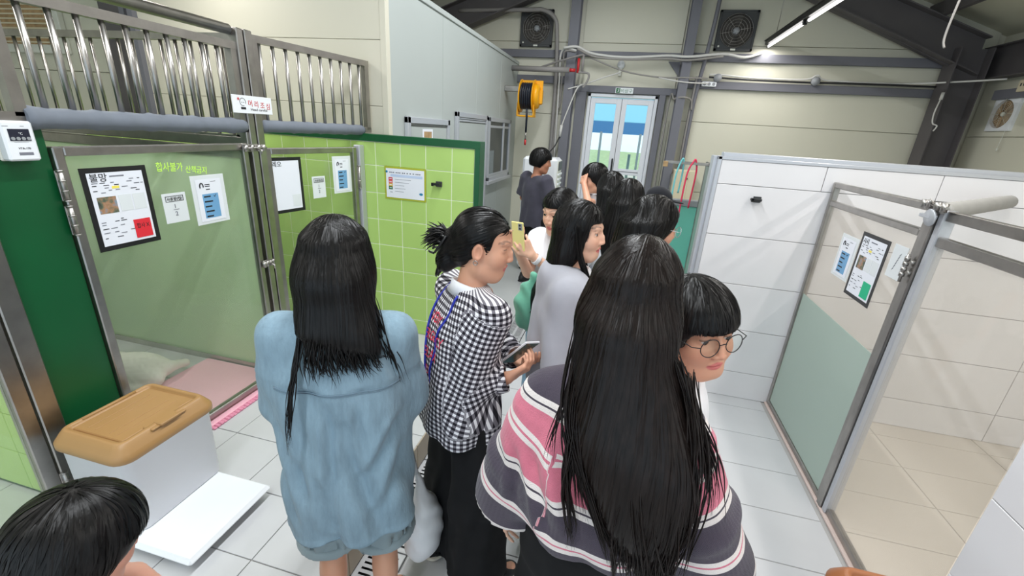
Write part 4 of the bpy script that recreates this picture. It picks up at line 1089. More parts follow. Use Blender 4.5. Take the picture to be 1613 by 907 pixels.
# ================================================================== far right corner: cooler, tank, box, cords
ac = thing('air_cooler', 'tall white air cooler standing behind the boy in dark tee', 'air cooler', (-1.0, 5.75, 0))
MB().box((-1.24, 5.55, .05), (-.80, 5.95, 1.49), .03).build('housing', M['white_pl'], ac)
MB().box((-.806, 5.60, .5), (-.79, 5.92, 1.46), .008).build('side_panel', M['ivory_pl'], ac)
for k in range(13): MB().box((-.80, 5.62, .56 + .06 * k), (-.775, 5.90, .585 + .06 * k), .004).build('louvre', M['white_pl'], ac)
MB().box((-.80, 5.62, 1.34), (-.782, 5.90, 1.45), .006).build('control_panel', M['dark_pl'], ac)
for sx in (-1.18, -.86):
    for sy in (5.62, 5.88): MB().cyl((sx, sy, 0), (sx, sy, .06), .03, 10).build('caster', M['black_pl'], ac)
o = MB().box((-1.62, 6.55, 0), (-.95, 6.98, .20), .01).build('floor_plinth', M['pipe_grey']); props(o, 'low grey plinth on the floor against the far wall', 'plinth')
# teal tank frame behind the white wall
tk = thing('bathing_tank', 'turquoise wash tank with sage glass side behind the white tiled wall', 'tank', (.75, 4.9, 0))
MB().box((.46, 5.20, .08), (1.4, 5.24, 1.12), .006).build('back_panel', M['teal'], tk)
MB().box((.46, 4.5, .05), (1.4, 5.2, .10), .006).build('base', M['teal'], tk)
MB().box((.44, 5.18, 1.11), (1.4, 5.26, 1.18), .006).build('top_edge', M['grey_pl'], tk)
MB().box((.86, 3.6, .05), (.872, 5.2, 1.56)).build('side_glass', M['frost_sage'], tk)
MB().box((.855, 3.6, 1.56), (.877, 5.2, 1.60), .003).box((.855, 5.17, .0), (.877, 5.2, 1.6), .003).build('side_frame', M['steel_dark'], tk)
eb = thing('control_box', 'beige wall control box beside the far wall column', 'control box', (.84, 6.8, .95))
MB().box((.70, 6.62, .95), (1.0, 6.85, 1.41), .008).build('housing', M['beige_box'], eb)
MB().box((.675, 6.70, 1.0), (.705, 6.80, 1.35), .003).build('bracket', M['steel_dark'], eb)
MB().box((.705, 6.612, .96), (.90, 6.622, 1.40), .003).build('door', M['beige_box'], eb)
MB().cyl((.88, 6.60, 1.30), (.88, 6.615, 1.30), .012, 10).build('lock', M['black_pl'], eb)
hb = thing('hanging_bar', 'dark steel bar with cords hanging between column and white wall', 'bar', (.7, 5.0, 1.58))
MB().box((.42, 4.985, 1.565), (1.0, 5.015, 1.595), .002).build('bar', M['steel_dark'], hb)
MB().box((.405, 4.97, 1.53), (.45, 5.03, 1.585), .003).build('bracket', M['rust'], hb)
def cord(label, x, mat, L, sp):
    o = MB().tube(smooth([(x - sp, 4.97, 1.58 - L), (x - sp * .9, 4.975, 1.45), (x, 4.98, 1.60), (x + .02, 4.985, 1.61), (x + sp, 5.02, 1.48), (x + sp * .8, 5.03, 1.58 - L * .75)]), .009, 7).build('cord', M[mat]); props(o, label, 'cord')
cord('pale cyan cord looped over the dark steel bar', .58, 'cyan_cord', .42, .035)
cord('red cord looped over the dark steel bar', .70, 'pink_cord', .62, .05)
fb = thing('feed_bin', 'small white bin with tan lid beyond the white tiled wall end', 'bin', (.62, 4.3, 0))
MB().box((.50, 4.15, 0), (.80, 4.45, .48), .02).build('body', M['white_pl'], fb)
MB().box((.485, 4.135, .48), (.815, 4.465, .53), .012).box((.51, 4.16, .53), (.79, 4.44, .548), .008).build('lid', M['tan_pl'], fb)
# ================================================================== PEOPLE: signed-distance modelling, surface nets
def smin(a, b, k):
    h = np.clip(.5 + .5 * (b - a) / k, 0, 1)
    return b + (a - b) * h - k * h * (1 - h)
class Pr:
    """one distance primitive; lo/hi bound it"""
    def __init__(s, f, lo, hi, k=.02, op=1): s.f = f; s.lo = np.array(lo, float); s.hi = np.array(hi, float); s.k = max(k, 1e-4); s.op = op
    def xf(s, R, o):
        g = s.f; R = np.asarray(R); o = np.asarray(o)
        def f(x, y, z):
            x = x - o[0]; y = y - o[1]; z = z - o[2]
            return g(R[0, 0] * x + R[1, 0] * y + R[2, 0] * z, R[0, 1] * x + R[1, 1] * y + R[2, 1] * z, R[0, 2] * x + R[1, 2] * y + R[2, 2] * z)
        c = np.array([[(s.lo, s.hi)[i][0], (s.lo, s.hi)[j][1], (s.lo, s.hi)[k][2]] for i in (0, 1) for j in (0, 1) for k in (0, 1)]) @ R.T + o
        return Pr(f, c.min(0), c.max(0), s.k, s.op)
def cap(a, b, ra, rb, k=.02, op=1):
    a = np.array(a, float); b = np.array(b, float); d = b - a; L2 = max(d @ d, 1e-9)
    def f(x, y, z):
        px, py, pz = x - a[0], y - a[1], z - a[2]
        h = np.clip((px * d[0] + py * d[1] + pz * d[2]) / L2, 0, 1)
        return np.sqrt((px - h * d[0]) ** 2 + (py - h * d[1]) ** 2 + (pz - h * d[2]) ** 2) - (ra + (rb - ra) * h)
    r = max(ra, rb); return Pr(f, np.minimum(a, b) - r, np.maximum(a, b) + r, k, op)
def ell(c, r, k=.02, op=1, R=None):
    c = np.array(c, float); r = np.array(r, float)
    def f(x, y, z):
        x, y, z = x / r[0], y / r[1], z / r[2]
        k0 = np.sqrt(x * x + y * y + z * z); k1 = np.sqrt((x / r[0]) ** 2 + (y / r[1]) ** 2 + (z / r[2]) ** 2) + 1e-9
        return k0 * (k0 - 1) / k1
    return Pr(f, -r, r, k, op).xf(np.eye(3) if R is None else R, c)
def rbox(c, h, rad, k=.02, op=1, R=None):
    h = np.array(h, float)
    def f(x, y, z):
        qx, qy, qz = np.abs(x) - h[0] + rad, np.abs(y) - h[1] + rad, np.abs(z) - h[2] + rad
        return np.sqrt(np.maximum(qx, 0) ** 2 + np.maximum(qy, 0) ** 2 + np.maximum(qz, 0) ** 2) + np.minimum(np.maximum(qx, np.maximum(qy, qz)), 0) - rad
    return Pr(f, -h, h, k, op).xf(np.eye(3) if R is None else R, c)
def stk(levels, k=.03, op=1, e=2.3, zc=True):
    """stack of super-ellipse sections: (z, cx, cy, wx, wy)"""
    L = np.array(sorted(levels), float); zs = L[:, 0]
    zz = np.linspace(zs[0], zs[-1], 90)
    P = []
    for j in range(1, 5):       # smooth (catmull) resampling
        v = L[:, j]; m = np.gradient(v, zs); out = np.empty_like(zz)
        idx = np.clip(np.searchsorted(zs, zz) - 1, 0, len(zs) - 2)
        h = zs[idx + 1] - zs[idx]; t = (zz - zs[idx]) / h
        out = (2 * t ** 3 - 3 * t ** 2 + 1) * v[idx] + (t ** 3 - 2 * t ** 2 + t) * h * m[idx] + (-2 * t ** 3 + 3 * t ** 2) * v[idx + 1] + (t ** 3 - t ** 2) * h * m[idx + 1]
        P.append(out)
    P[2] = np.maximum(P[2], .004); P[3] = np.maximum(P[3], .004)
    def f(x, y, z):
        z1 = np.asarray(z); zq = np.clip(z1, zs[0], zs[-1])
        cx, cy, wx, wy = [np.interp(zq, zz, p) for p in P]
        r = (np.abs((x - cx) / wx) ** e + np.abs((y - cy) / wy) ** e + 1e-12) ** (1 / e)
        d = (r - 1) * np.minimum(wx, wy) * .92
        return np.maximum(d, np.maximum(z1 - zs[-1], zs[0] - z1))
    lo = [(L[:, 1] - L[:, 3]).min(), (L[:, 2] - L[:, 4]).min(), zs[0]]; hi = [(L[:, 1] + L[:, 3]).max(), (L[:, 2] + L[:, 4]).max(), zs[-1]]
    return Pr(f, np.array(lo) - .01, np.array(hi) + .01, k, op)
def evalp(prims, p):
    """signed distance at points (n,3)"""
    d = np.full(len(p), 1.0)
    for q in prims:
        v = q.f(p[:, 0], p[:, 1], p[:, 2])
        d = smin(d, v, q.k) if q.op > 0 else -smin(-d, v, q.k)
    return d
def axis(lo, hi, coarse, fine=()):
    """1-D grid with finer spacing inside the intervals of fine: (a, b, step)"""
    out = [lo]
    while out[-1] < hi:
        x = out[-1]; st = coarse
        for a, b, s_ in fine:
            if a - 1e-6 <= x <= b: st = min(st, s_)
            elif x < a and x + st > a: st = min(st, max(a - x, s_))
        out.append(x + st)
    return np.array(out)
def nets(prims, axs):
    X, Y, Z = axs; F = np.full((len(X), len(Y), len(Z)), .2, np.float32)
    for q in prims:
        m = q.k + .03
        s_ = tuple(slice(max(0, np.searchsorted(A, q.lo[i] - m) - 1), np.searchsorted(A, q.hi[i] + m) + 1) for i, A in enumerate(axs))
        if any(t.stop - t.start < 2 for t in s_): continue
        d = q.f(X[s_[0]][:, None, None], Y[s_[1]][None, :, None], Z[s_[2]][None, None, :])
        F[s_] = smin(F[s_], d, q.k) if q.op > 0 else -smin(-F[s_], d, q.k)
    S = F < 0
    c = np.zeros(tuple(n - 1 for n in S.shape), np.int8)
    for i in (0, 1):
        for j in (0, 1):
            for k in (0, 1): c += S[i:S.shape[0] - 1 + i, j:S.shape[1] - 1 + j, k:S.shape[2] - 1 + k]
    I, J, K = np.nonzero((c > 0) & (c < 8))
    ids = np.full(c.shape, -1, np.int32); ids[I, J, K] = np.arange(len(I))
    co = [(i, j, k) for i in (0, 1) for j in (0, 1) for k in (0, 1)]
    Fc = {o: F[I + o[0], J + o[1], K + o[2]] for o in co}
    acc = np.zeros((len(I), 3)); cnt = np.zeros(len(I))
    for a in co:
        for ax in range(3):
            if a[ax] == 1: continue
            b = list(a); b[ax] = 1; b = tuple(b)
            fa, fb = Fc[a], Fc[b]; m = (fa < 0) != (fb < 0)
            t = np.where(m, fa / np.where(m, fa - fb, 1), 0)
            p = np.zeros((len(I), 3))
            for d_, (A, G) in enumerate(zip(axs, (I, J, K))):
                p[:, d_] = A[G + a[d_]] + (t * (A[G + 1] - A[G]) if d_ == ax else 0)
            acc += p * m[:, None]; cnt += m
    V = acc / cnt[:, None]
    Q = []
    for ax in range(3):
        sl0 = [slice(None)] * 3; sl1 = [slice(None)] * 3; sl0[ax] = slice(0, -1); sl1[ax] = slice(1, None)
        A, B = S[tuple(sl0)], S[tuple(sl1)]
        i, j, k = np.nonzero(A != B); g = [i, j, k]
        o1, o2 = [(1, 2), (2, 0), (0, 1)][ax]
        ok = (g[o1] > 0) & (g[o2] > 0) & (g[o1] < S.shape[o1] - 1) & (g[o2] < S.shape[o2] - 1)
        g = [q[ok] for q in g]; inside = A[tuple(g)]
        def cell(d1, d2):
            h = list(g); h[o1] = g[o1] - d1; h[o2] = g[o2] - d2; return ids[tuple(h)]
        q = np.stack([cell(1, 1), cell(0, 1), cell(0, 0), cell(1, 0)], 1)
        q[~inside] = q[~inside][:, ::-1]
        Q.append(q)
    Q = np.concatenate(Q)
    return V, Q
def smooth_mesh(V, Q, it=1, lam=.5):
    n = len(V); e = np.concatenate([Q[:, [0, 1]], Q[:, [1, 2]], Q[:, [2, 3]], Q[:, [3, 0]]])
    deg = np.bincount(e[:, 0], minlength=n) + np.bincount(e[:, 1], minlength=n)
    for _ in range(it):
        A = np.zeros_like(V)
        for d in range(3): A[:, d] = np.bincount(e[:, 0], V[e[:, 1], d], n) + np.bincount(e[:, 1], V[e[:, 0], d], n)
        V = V + lam * (A / np.maximum(deg, 1)[:, None] - V)
    return V
def vnormals(V, Q):
    fn = np.cross(V[Q[:, 2]] - V[Q[:, 0]], V[Q[:, 3]] - V[Q[:, 1]]); N = np.zeros_like(V)
    for c_ in range(4):
        for d in range(3): N[:, d] += np.bincount(Q[:, c_], fn[:, d], len(V))
    return N / (np.linalg.norm(N, axis=1)[:, None] + 1e-12)
def np_mesh(name, V, Q, mat, parent, attrs=None, smooth=True):
    me = bpy.data.meshes.new(name); nf, w_ = Q.shape
    me.vertices.add(len(V)); me.vertices.foreach_set('co', np.ascontiguousarray(V, np.float32).ravel())
    me.loops.add(nf * w_); me.loops.foreach_set('vertex_index', np.ascontiguousarray(Q, np.int32).ravel())
    me.polygons.add(nf); me.polygons.foreach_set('loop_start', np.arange(0, nf * w_, w_, dtype=np.int32)); me.polygons.foreach_set('loop_total', np.full(nf, w_, np.int32))
    if smooth: me.polygons.foreach_set('use_smooth', np.ones(nf, bool))
    me.update(calc_edges=True)
    for k, (typ, dat) in (attrs or {}).items():
        a = me.attributes.new(k, typ, 'CORNER' if len(dat) == nf * w_ else 'POINT')
        a.data.foreach_set({'FLOAT_COLOR': 'color', 'FLOAT_VECTOR': 'vector', 'FLOAT': 'value'}[typ], np.ascontiguousarray(dat, np.float32).ravel())
    me.materials.append(mat)
    o = bpy.data.objects.new(name, me); COL.objects.link(o); o.parent = parent
    WM[o.name] = WM[parent.name]
    return o
def rotz(a): c, s_ = math.cos(a), math.sin(a); return np.array([[c, -s_, 0], [s_, c, 0], [0, 0, 1.]])
def rotx(a): c, s_ = math.cos(a), math.sin(a); return np.array([[1., 0, 0], [0, c, -s_], [0, s_, c]])
def roty(a): c, s_ = math.cos(a), math.sin(a); return np.array([[c, 0, s_], [0, 1., 0], [-s_, 0, c]])
def unit(v): v = np.array(v, float); return v / (np.linalg.norm(v) + 1e-12)
def axang(ax, a):
    ax = unit(ax); K = np.array([[0, -ax[2], ax[1]], [ax[2], 0, -ax[0]], [-ax[1], ax[0], 0]]); return np.eye(3) + math.sin(a) * K + (1 - math.cos(a)) * K @ K
def sround(x, a): return np.sin(x) * a

# ------------------------------------------------------------------ materials for people
def skin_mat():
    t = NT('skin'); a = t.attr('Col'); p = t.p
    t.l(a.outputs['Color'], p.inputs['Base Color']); p.inputs['Roughness'].default_value = .48
    p.inputs['Subsurface Weight'].default_value = .12; p.inputs['Subsurface Radius'].default_value = (.012, .005, .003); p.inputs['Subsurface Scale'].default_value = .6
    return t.m
M['skin'] = skin_mat()
def hair_mat(name, col, rough=.42):
    t = NT(name); p = t.p
    p.inputs['Roughness'].default_value = rough; p.inputs['Specular IOR Level'].default_value = .22
    c = t.coord('Object', (90, 90, 4)); n = t.n('ShaderNodeTexNoise'); n.inputs['Scale'].default_value = 1.0; n.inputs['Detail'].default_value = 3; t.l(c, n.inputs['Vector'])
    r = t.ramp([(.3, tuple(x * .6 for x in col)), (.7, tuple(x * 1.6 for x in col))]); t.l(n.outputs['Fac'], r.inputs[0]); t.l(r.outputs[0], p.inputs['Base Color'])
    t.bump(n.outputs['Fac'], .35, .002)
    return t.m
M['hair'] = hair_mat('black_hair', (.0065, .0058, .0058), .34)
M['hair_brown'] = hair_mat('dark_brown_hair', (.0085, .0055, .0048), .34)
def cloth_mat(name, col, rough=.85, var=.06, weave=900, bump=.25, vs=14, sheen=.15):
    t = NT(name); p = t.p
    p.inputs['Roughness'].default_value = rough; p.inputs['Sheen Weight'].default_value = sheen; p.inputs['Specular IOR Level'].default_value = .25
    c = t.coord('Object'); n = t.n('ShaderNodeTexNoise'); n.inputs['Scale'].default_value = vs; n.inputs['Detail'].default_value = 4; t.l(c, n.inputs['Vector'])
    r = t.ramp([(.3, tuple(x * (1 - var) for x in col)), (.7, tuple(min(1, x * (1 + var)) for x in col))]); t.l(n.outputs['Fac'], r.inputs[0]); t.l(r.outputs[0], p.inputs['Base Color'])
    w_ = t.n('ShaderNodeTexNoise'); w_.inputs['Scale'].default_value = weave; t.l(c, w_.inputs['Vector']); t.bump(w_.outputs['Fac'], bump, .001)
    return t.m
def denim_mat(name, col):
    t = NT(name); p = t.p; p.inputs['Roughness'].default_value = .9; p.inputs['Specular IOR Level'].default_value = .15; p.inputs['Sheen Weight'].default_value = .1
    n = t.n('ShaderNodeTexNoise'); n.inputs['Scale'].default_value = 1; n.inputs['Detail'].default_value = 5; n.inputs['Roughness'].default_value = .65; t.l(t.coord('Object', (34, 34, 7)), n.inputs['Vector'])
    r = t.ramp([(.28, tuple(x * .82 for x in col)), (.5, col), (.75, tuple(min(1, x * 1.14) for x in col))]); t.l(n.outputs['Fac'], r.inputs[0]); t.l(r.outputs[0], p.inputs['Base Color'])
    n2 = t.n('ShaderNodeTexNoise'); n2.inputs['Scale'].default_value = 1; n2.inputs['Detail'].default_value = 4; t.l(t.coord('Object', (75, 75, 26)), n2.inputs['Vector']); t.bump(n2.outputs['Fac'], .55, .006)
    return t.m
M['denim'] = denim_mat('pale_blue_denim', srgb(130, 154, 169))
M['denim_short'] = cloth_mat('grey_blue_denim', srgb(140, 156, 162), .85, .12, 700, .4, 9)
M['jeans'] = cloth_mat('blue_jeans', srgb(130, 164, 192), .85, .12, 700, .4, 9)
M['black_cloth'] = cloth_mat('black_trouser_cloth', (.009, .009, .010), .9, .2, 500, .2, 14, .0)
M['grey_knit'] = cloth_mat('grey_sweatshirt', srgb(166, 166, 174), .95, .05, 600, .3)
M['white_tee'] = cloth_mat('white_cotton', srgb(232, 232, 236), .85, .03, 600, .2)
M['navy_tee'] = cloth_mat('dark_slate_tee', srgb(72, 70, 82), .9, .08, 600, .2)
M['grey_tee'] = cloth_mat('light_grey_tee', srgb(176, 178, 182), .9, .08, 600, .2)
M['rose_tee'] = cloth_mat('dusty_red_trim', srgb(200, 44, 56), .9, .05, 600, .2)
M['navy_cap'] = cloth_mat('black_cap_cloth', (.012, .013, .018), .85, .1, 500, .2)
M['sock'] = cloth_mat('sock', (.02, .02, .02), .9, .1, 500, .2)
M['shoe_white'] = simple('white_shoe', srgb(228, 228, 232), .55)
M['shoe_black'] = simple('black_shoe', (.016, .016, .018), .6)
M['sole'] = simple('cream_sole', srgb(214, 206, 192), .6)
M['eye_white'] = simple('eye_white', srgb(205, 196, 190), .2)
M['iris'] = simple('dark_iris', (.010, .006, .004), .1, coat=.5)
def stripe_mat():
    t = NT('pink_charcoal_stripe_knit'); p = t.p; p.inputs['Roughness'].default_value = .95; p.inputs['Sheen Weight'].default_value = .2; p.inputs['Specular IOR Level'].default_value = .15
    a = t.attr('cuv'); s_ = t.n('ShaderNodeSeparateXYZ'); t.l(a.outputs['Vector'], s_.inputs[0])
    v = t.math('FRACT', t.math('DIVIDE', s_.outputs['Y'], .402))
    C, P_, W = srgb(78, 70, 82), srgb(216, 122, 142), srgb(236, 226, 222)
    seq = [(C, .070), (W, .0125), (C, .006), (W, .0125), (P_, .064), (W, .0125), (P_, .006), (W, .0125), (P_, .070), (W, .0125), (C, .006), (W, .0125), (C, .070), (W, .0125), (P_, .006), (W, .0125)]
    tot = sum(d for _, d in seq); st = []; x = 0
    for c_, d in seq: st.append((x / tot, c_)); x += d
    r = t.ramp(st, 'CONSTANT'); t.l(v, r.inputs[0])
    sm_ = t.math('GREATER_THAN', t.math('PINGPONG', s_.outputs['Z'], .5), .02)
    mz = t.n('ShaderNodeMix', data_type='RGBA'); t.l(sm_, mz.inputs[0]); t.l(r.outputs[0], mz.inputs[6]); mz.inputs[7].default_value = (*C, 1)
    n = t.n('ShaderNodeTexNoise'); n.inputs['Scale'].default_value = 25; t.l(t.coord('Object'), n.inputs['Vector'])
    mx = t.n('ShaderNodeMix', data_type='RGBA', blend_type='MULTIPLY'); mx.inputs[0].default_value = .25
    t.l(mz.outputs[2], mx.inputs[6]); t.l(n.outputs['Fac'], mx.inputs[7]); t.l(mx.outputs[2], p.inputs['Base Color'])
    # zigzag knit relief in cloth coordinates
    u = t.math('MULTIPLY', t.math('PINGPONG', s_.outputs['X'], .006), 1.0)
    h = t.math('SINE', t.math('MULTIPLY', t.math('ADD', s_.outputs['Y'], u), 1500))
    t.bump(h, .35, .001)
    return t.m
M['stripe'] = stripe_mat()
def check_mat():
    t = NT('black_white_gingham'); p = t.p; p.inputs['Roughness'].default_value = .85; p.inputs['Specular IOR Level'].default_value = .2
    a = t.attr('cuv'); s_ = t.n('ShaderNodeSeparateXYZ'); t.l(a.outputs['Vector'], s_.inputs[0])
    def band(o): return t.math('GREATER_THAN', t.math('FRACT', t.math('DIVIDE', o, .0185)), .5)
    m = t.math('MULTIPLY', t.math('ADD', band(s_.outputs['X']), band(s_.outputs['Y'])), .5)
    r = t.ramp([(.0, srgb(236, 234, 238)), (.33, srgb(118, 114, 122)), (.75, srgb(34, 31, 38))], 'CONSTANT'); t.l(m, r.inputs[0])
    sm_ = t.math('GREATER_THAN', t.math('PINGPONG', s_.outputs['Z'], .5), .02)
    mz = t.n('ShaderNodeMix', data_type='RGBA'); t.l(sm_, mz.inputs[0]); t.l(r.outputs[0], mz.inputs[6]); mz.inputs[7].default_value = (*srgb(118, 114, 122), 1); t.l(mz.outputs[2], p.inputs['Base Color'])
    w_ = t.n('ShaderNodeTexNoise'); w_.inputs['Scale'].default_value = 500; t.l(t.coord('Object'), w_.inputs['Vector']); t.bump(w_.outputs['Fac'], .2, .001)
    return t.m
M['check'] = check_mat()

# ------------------------------------------------------------------ anatomy
FINGERS = ((.034, .066, .0082), (.0115, .075, .0085), (-.0115, .069, .0080), (-.033, .054, .0070))   # side offset, length, radius
def hand_prims(wr, d, n, ts, curl=(.35, .45, .3), s=1.0, thumb=(.55, .75, .25), spread=.10):
    """wr wrist, d along the hand, n out of the palm, ts = +1/-1: thumb on +cross(d,n) or the other side"""
    d = unit(d); n = unit(np.array(n, float) - d * (d @ np.array(n, float))); t = np.cross(d, n) * ts; P = []
    wr = np.array(wr, float)
    kn = [wr + d * (.082 - .004 * abs(i - 1)) * s + t * f[0] * s for i, f in enumerate(FINGERS)]
    for q in kn: P.append(cap(wr + d * .008 * s + (q - wr - d * .08 * s) * .45, q, .0125 * s, .0105 * s, .012))
    for i, (f, q) in enumerate(zip(FINGERS, kn)):
        dd = unit(d + t * spread * (1 - i * .66)); p = q; r = f[2] * s * 1.02
        for k, (fr_, cu) in enumerate(zip((.45, .30, .25), curl)):
            dd = axang(np.cross(dd, n), cu) @ dd
            e = p + dd * f[1] * fr_ * s; P.append(cap(p, e, r, r * .9, .004)); p = e; r *= .9
    b = wr + d * .022 * s + t * .022 * s
    dd = unit(d * thumb[0] + t * thumb[1] + n * thumb[2])
    m = b + dd * .036 * s; P.append(cap(b, m, .0135 * s, .0105 * s, .012))
    d2 = unit(dd + d * .7 - t * .35 + n * .2); e = m + d2 * .030 * s; P.append(cap(m, e, .0100 * s, .0090 * s, .004))
    P.append(cap(e, e + unit(d2 + d * .35) * .022 * s, .0088 * s, .0070 * s, .004))
    return P
def head_prims(detail=True):
    """head frame: forward +Y, up +Z, centre between ears; chin -.115, crown .115"""
    P = [ell((0, -.014, .030), (.0745, .093, .086), .03), ell((0, .020, -.030), (.0595, .066, .074), .03), ell((0, .046, -.085), (.030, .032, .026), .03), ell((0, .012, -.070), (.047, .055, .036), .03)]
    for sx in (-1, 1):
        P += [ell((sx * .034, .053, -.028), (.027, .026, .030), .025), cap((sx * .048, .01, -.075), (sx * .022, .055, -.095), .018, .016, .03)]
        P += [ell((sx * .0755, -.006, -.008), (.010, .020, .031), .006, 1, rotz(sx * -.30)), ell((sx * .084, .000, -.006), (.007, .011, .019), .006, -1, rotz(sx * -.3))]
    P += [cap((0, .076, .020), (0, .090, -.004), .0075, .0085, .014), cap((0, .090, -.004), (0, .0955, -.026), .0080, .0102, .008)]
    for sx in (-1, 1): P.append(ell((sx * .0115, .089, -.030), (.0085, .010, .0075), .006))
    for sx in (-1, 1):
        P.append(ell((sx * .0320, .090, .010), (.020, .020, .012), .016, -1))
        P.append(ell((sx * .0315, .0655, .009), (.0165, .0150, .0125), .006))
        P.append(cap((sx * .014, .078, .030), (sx * .046, .068, .031), .006, .005, .014))
        if detail: P.append(ell((sx * .0315, .085, .0075), (.0130, .022, .0035), .0015, -1))
    P += [ell((0, .0775, -.0555), (.0225, .0105, .0052), .005), ell((0, .0755, -.0655), (.019, .0105, .0060), .005)]
    for sx in (-1, 1): P.append(ell((sx * .009, .084, -.0545), (.010, .006, .004), .004))
    if detail: P.append(rbox((0, .090, -.0603), (.021, .012, .0009), .0008, .003, -1))
    return P
def skin_cols(V, Rh, oh, hs, tone):
    L = (V - oh) @ Rh / hs
    c = np.tile(np.array(tone), (len(V), 1)); x, y, z = L.T
    front = y > .045
    lip = np.clip(1.25 - ((x / .0225) ** 2 + ((z + .0605) / .0105) ** 2), 0, 1) * front * (y > .066) * (y < .115)
    lip = np.clip(lip * 3, 0, 1)[:, None]
    cheek = (np.exp(-(((np.abs(x) - .040) / .020) ** 2 + ((z + .03) / .022) ** 2)) * front * .30)[:, None]
    nose = (np.exp(-((x / .014) ** 2 + ((z + .026) / .014) ** 2)) * (y > .08) * .25)[:, None]
    ear = ((np.abs(x) > .072) * (np.abs(z + .008) < .04) * .25)[:, None]
    red = np.array(tone) * np.array((1.02, .72, .70))
    c = c + (red - c) * np.clip(cheek + nose + ear, 0, .5)
    c = c * (1 - lip) + np.array(srgb(204, 112, 108)) * lip
    ax_ = np.abs(x); zb = .0345 + .005 * np.clip(1 - ((ax_ - .036) / .02) ** 2, 0, 1) - np.clip(ax_ - .042, 0, 1) * .35
    brow = (np.clip(1.4 - np.abs(z - zb) / .0030, 0, 1) * (ax_ > .013) * (ax_ < .053) * (y > .045) * (y < .12) * .62)[:, None]
    c = c * (1 - brow) + np.array((.016, .011, .009)) * brow
    lid = (np.clip(1.5 - np.abs(z - .0115 - .0012) / .0018, 0, 1) * (np.abs(ax_ - .0315) < .0145) * (y > .05) * (y < .12) * .75)[:, None]
    c = c * (1 - lid) + np.array((.02, .013, .011)) * lid
    return np.concatenate([c, np.ones((len(V), 1))], 1)

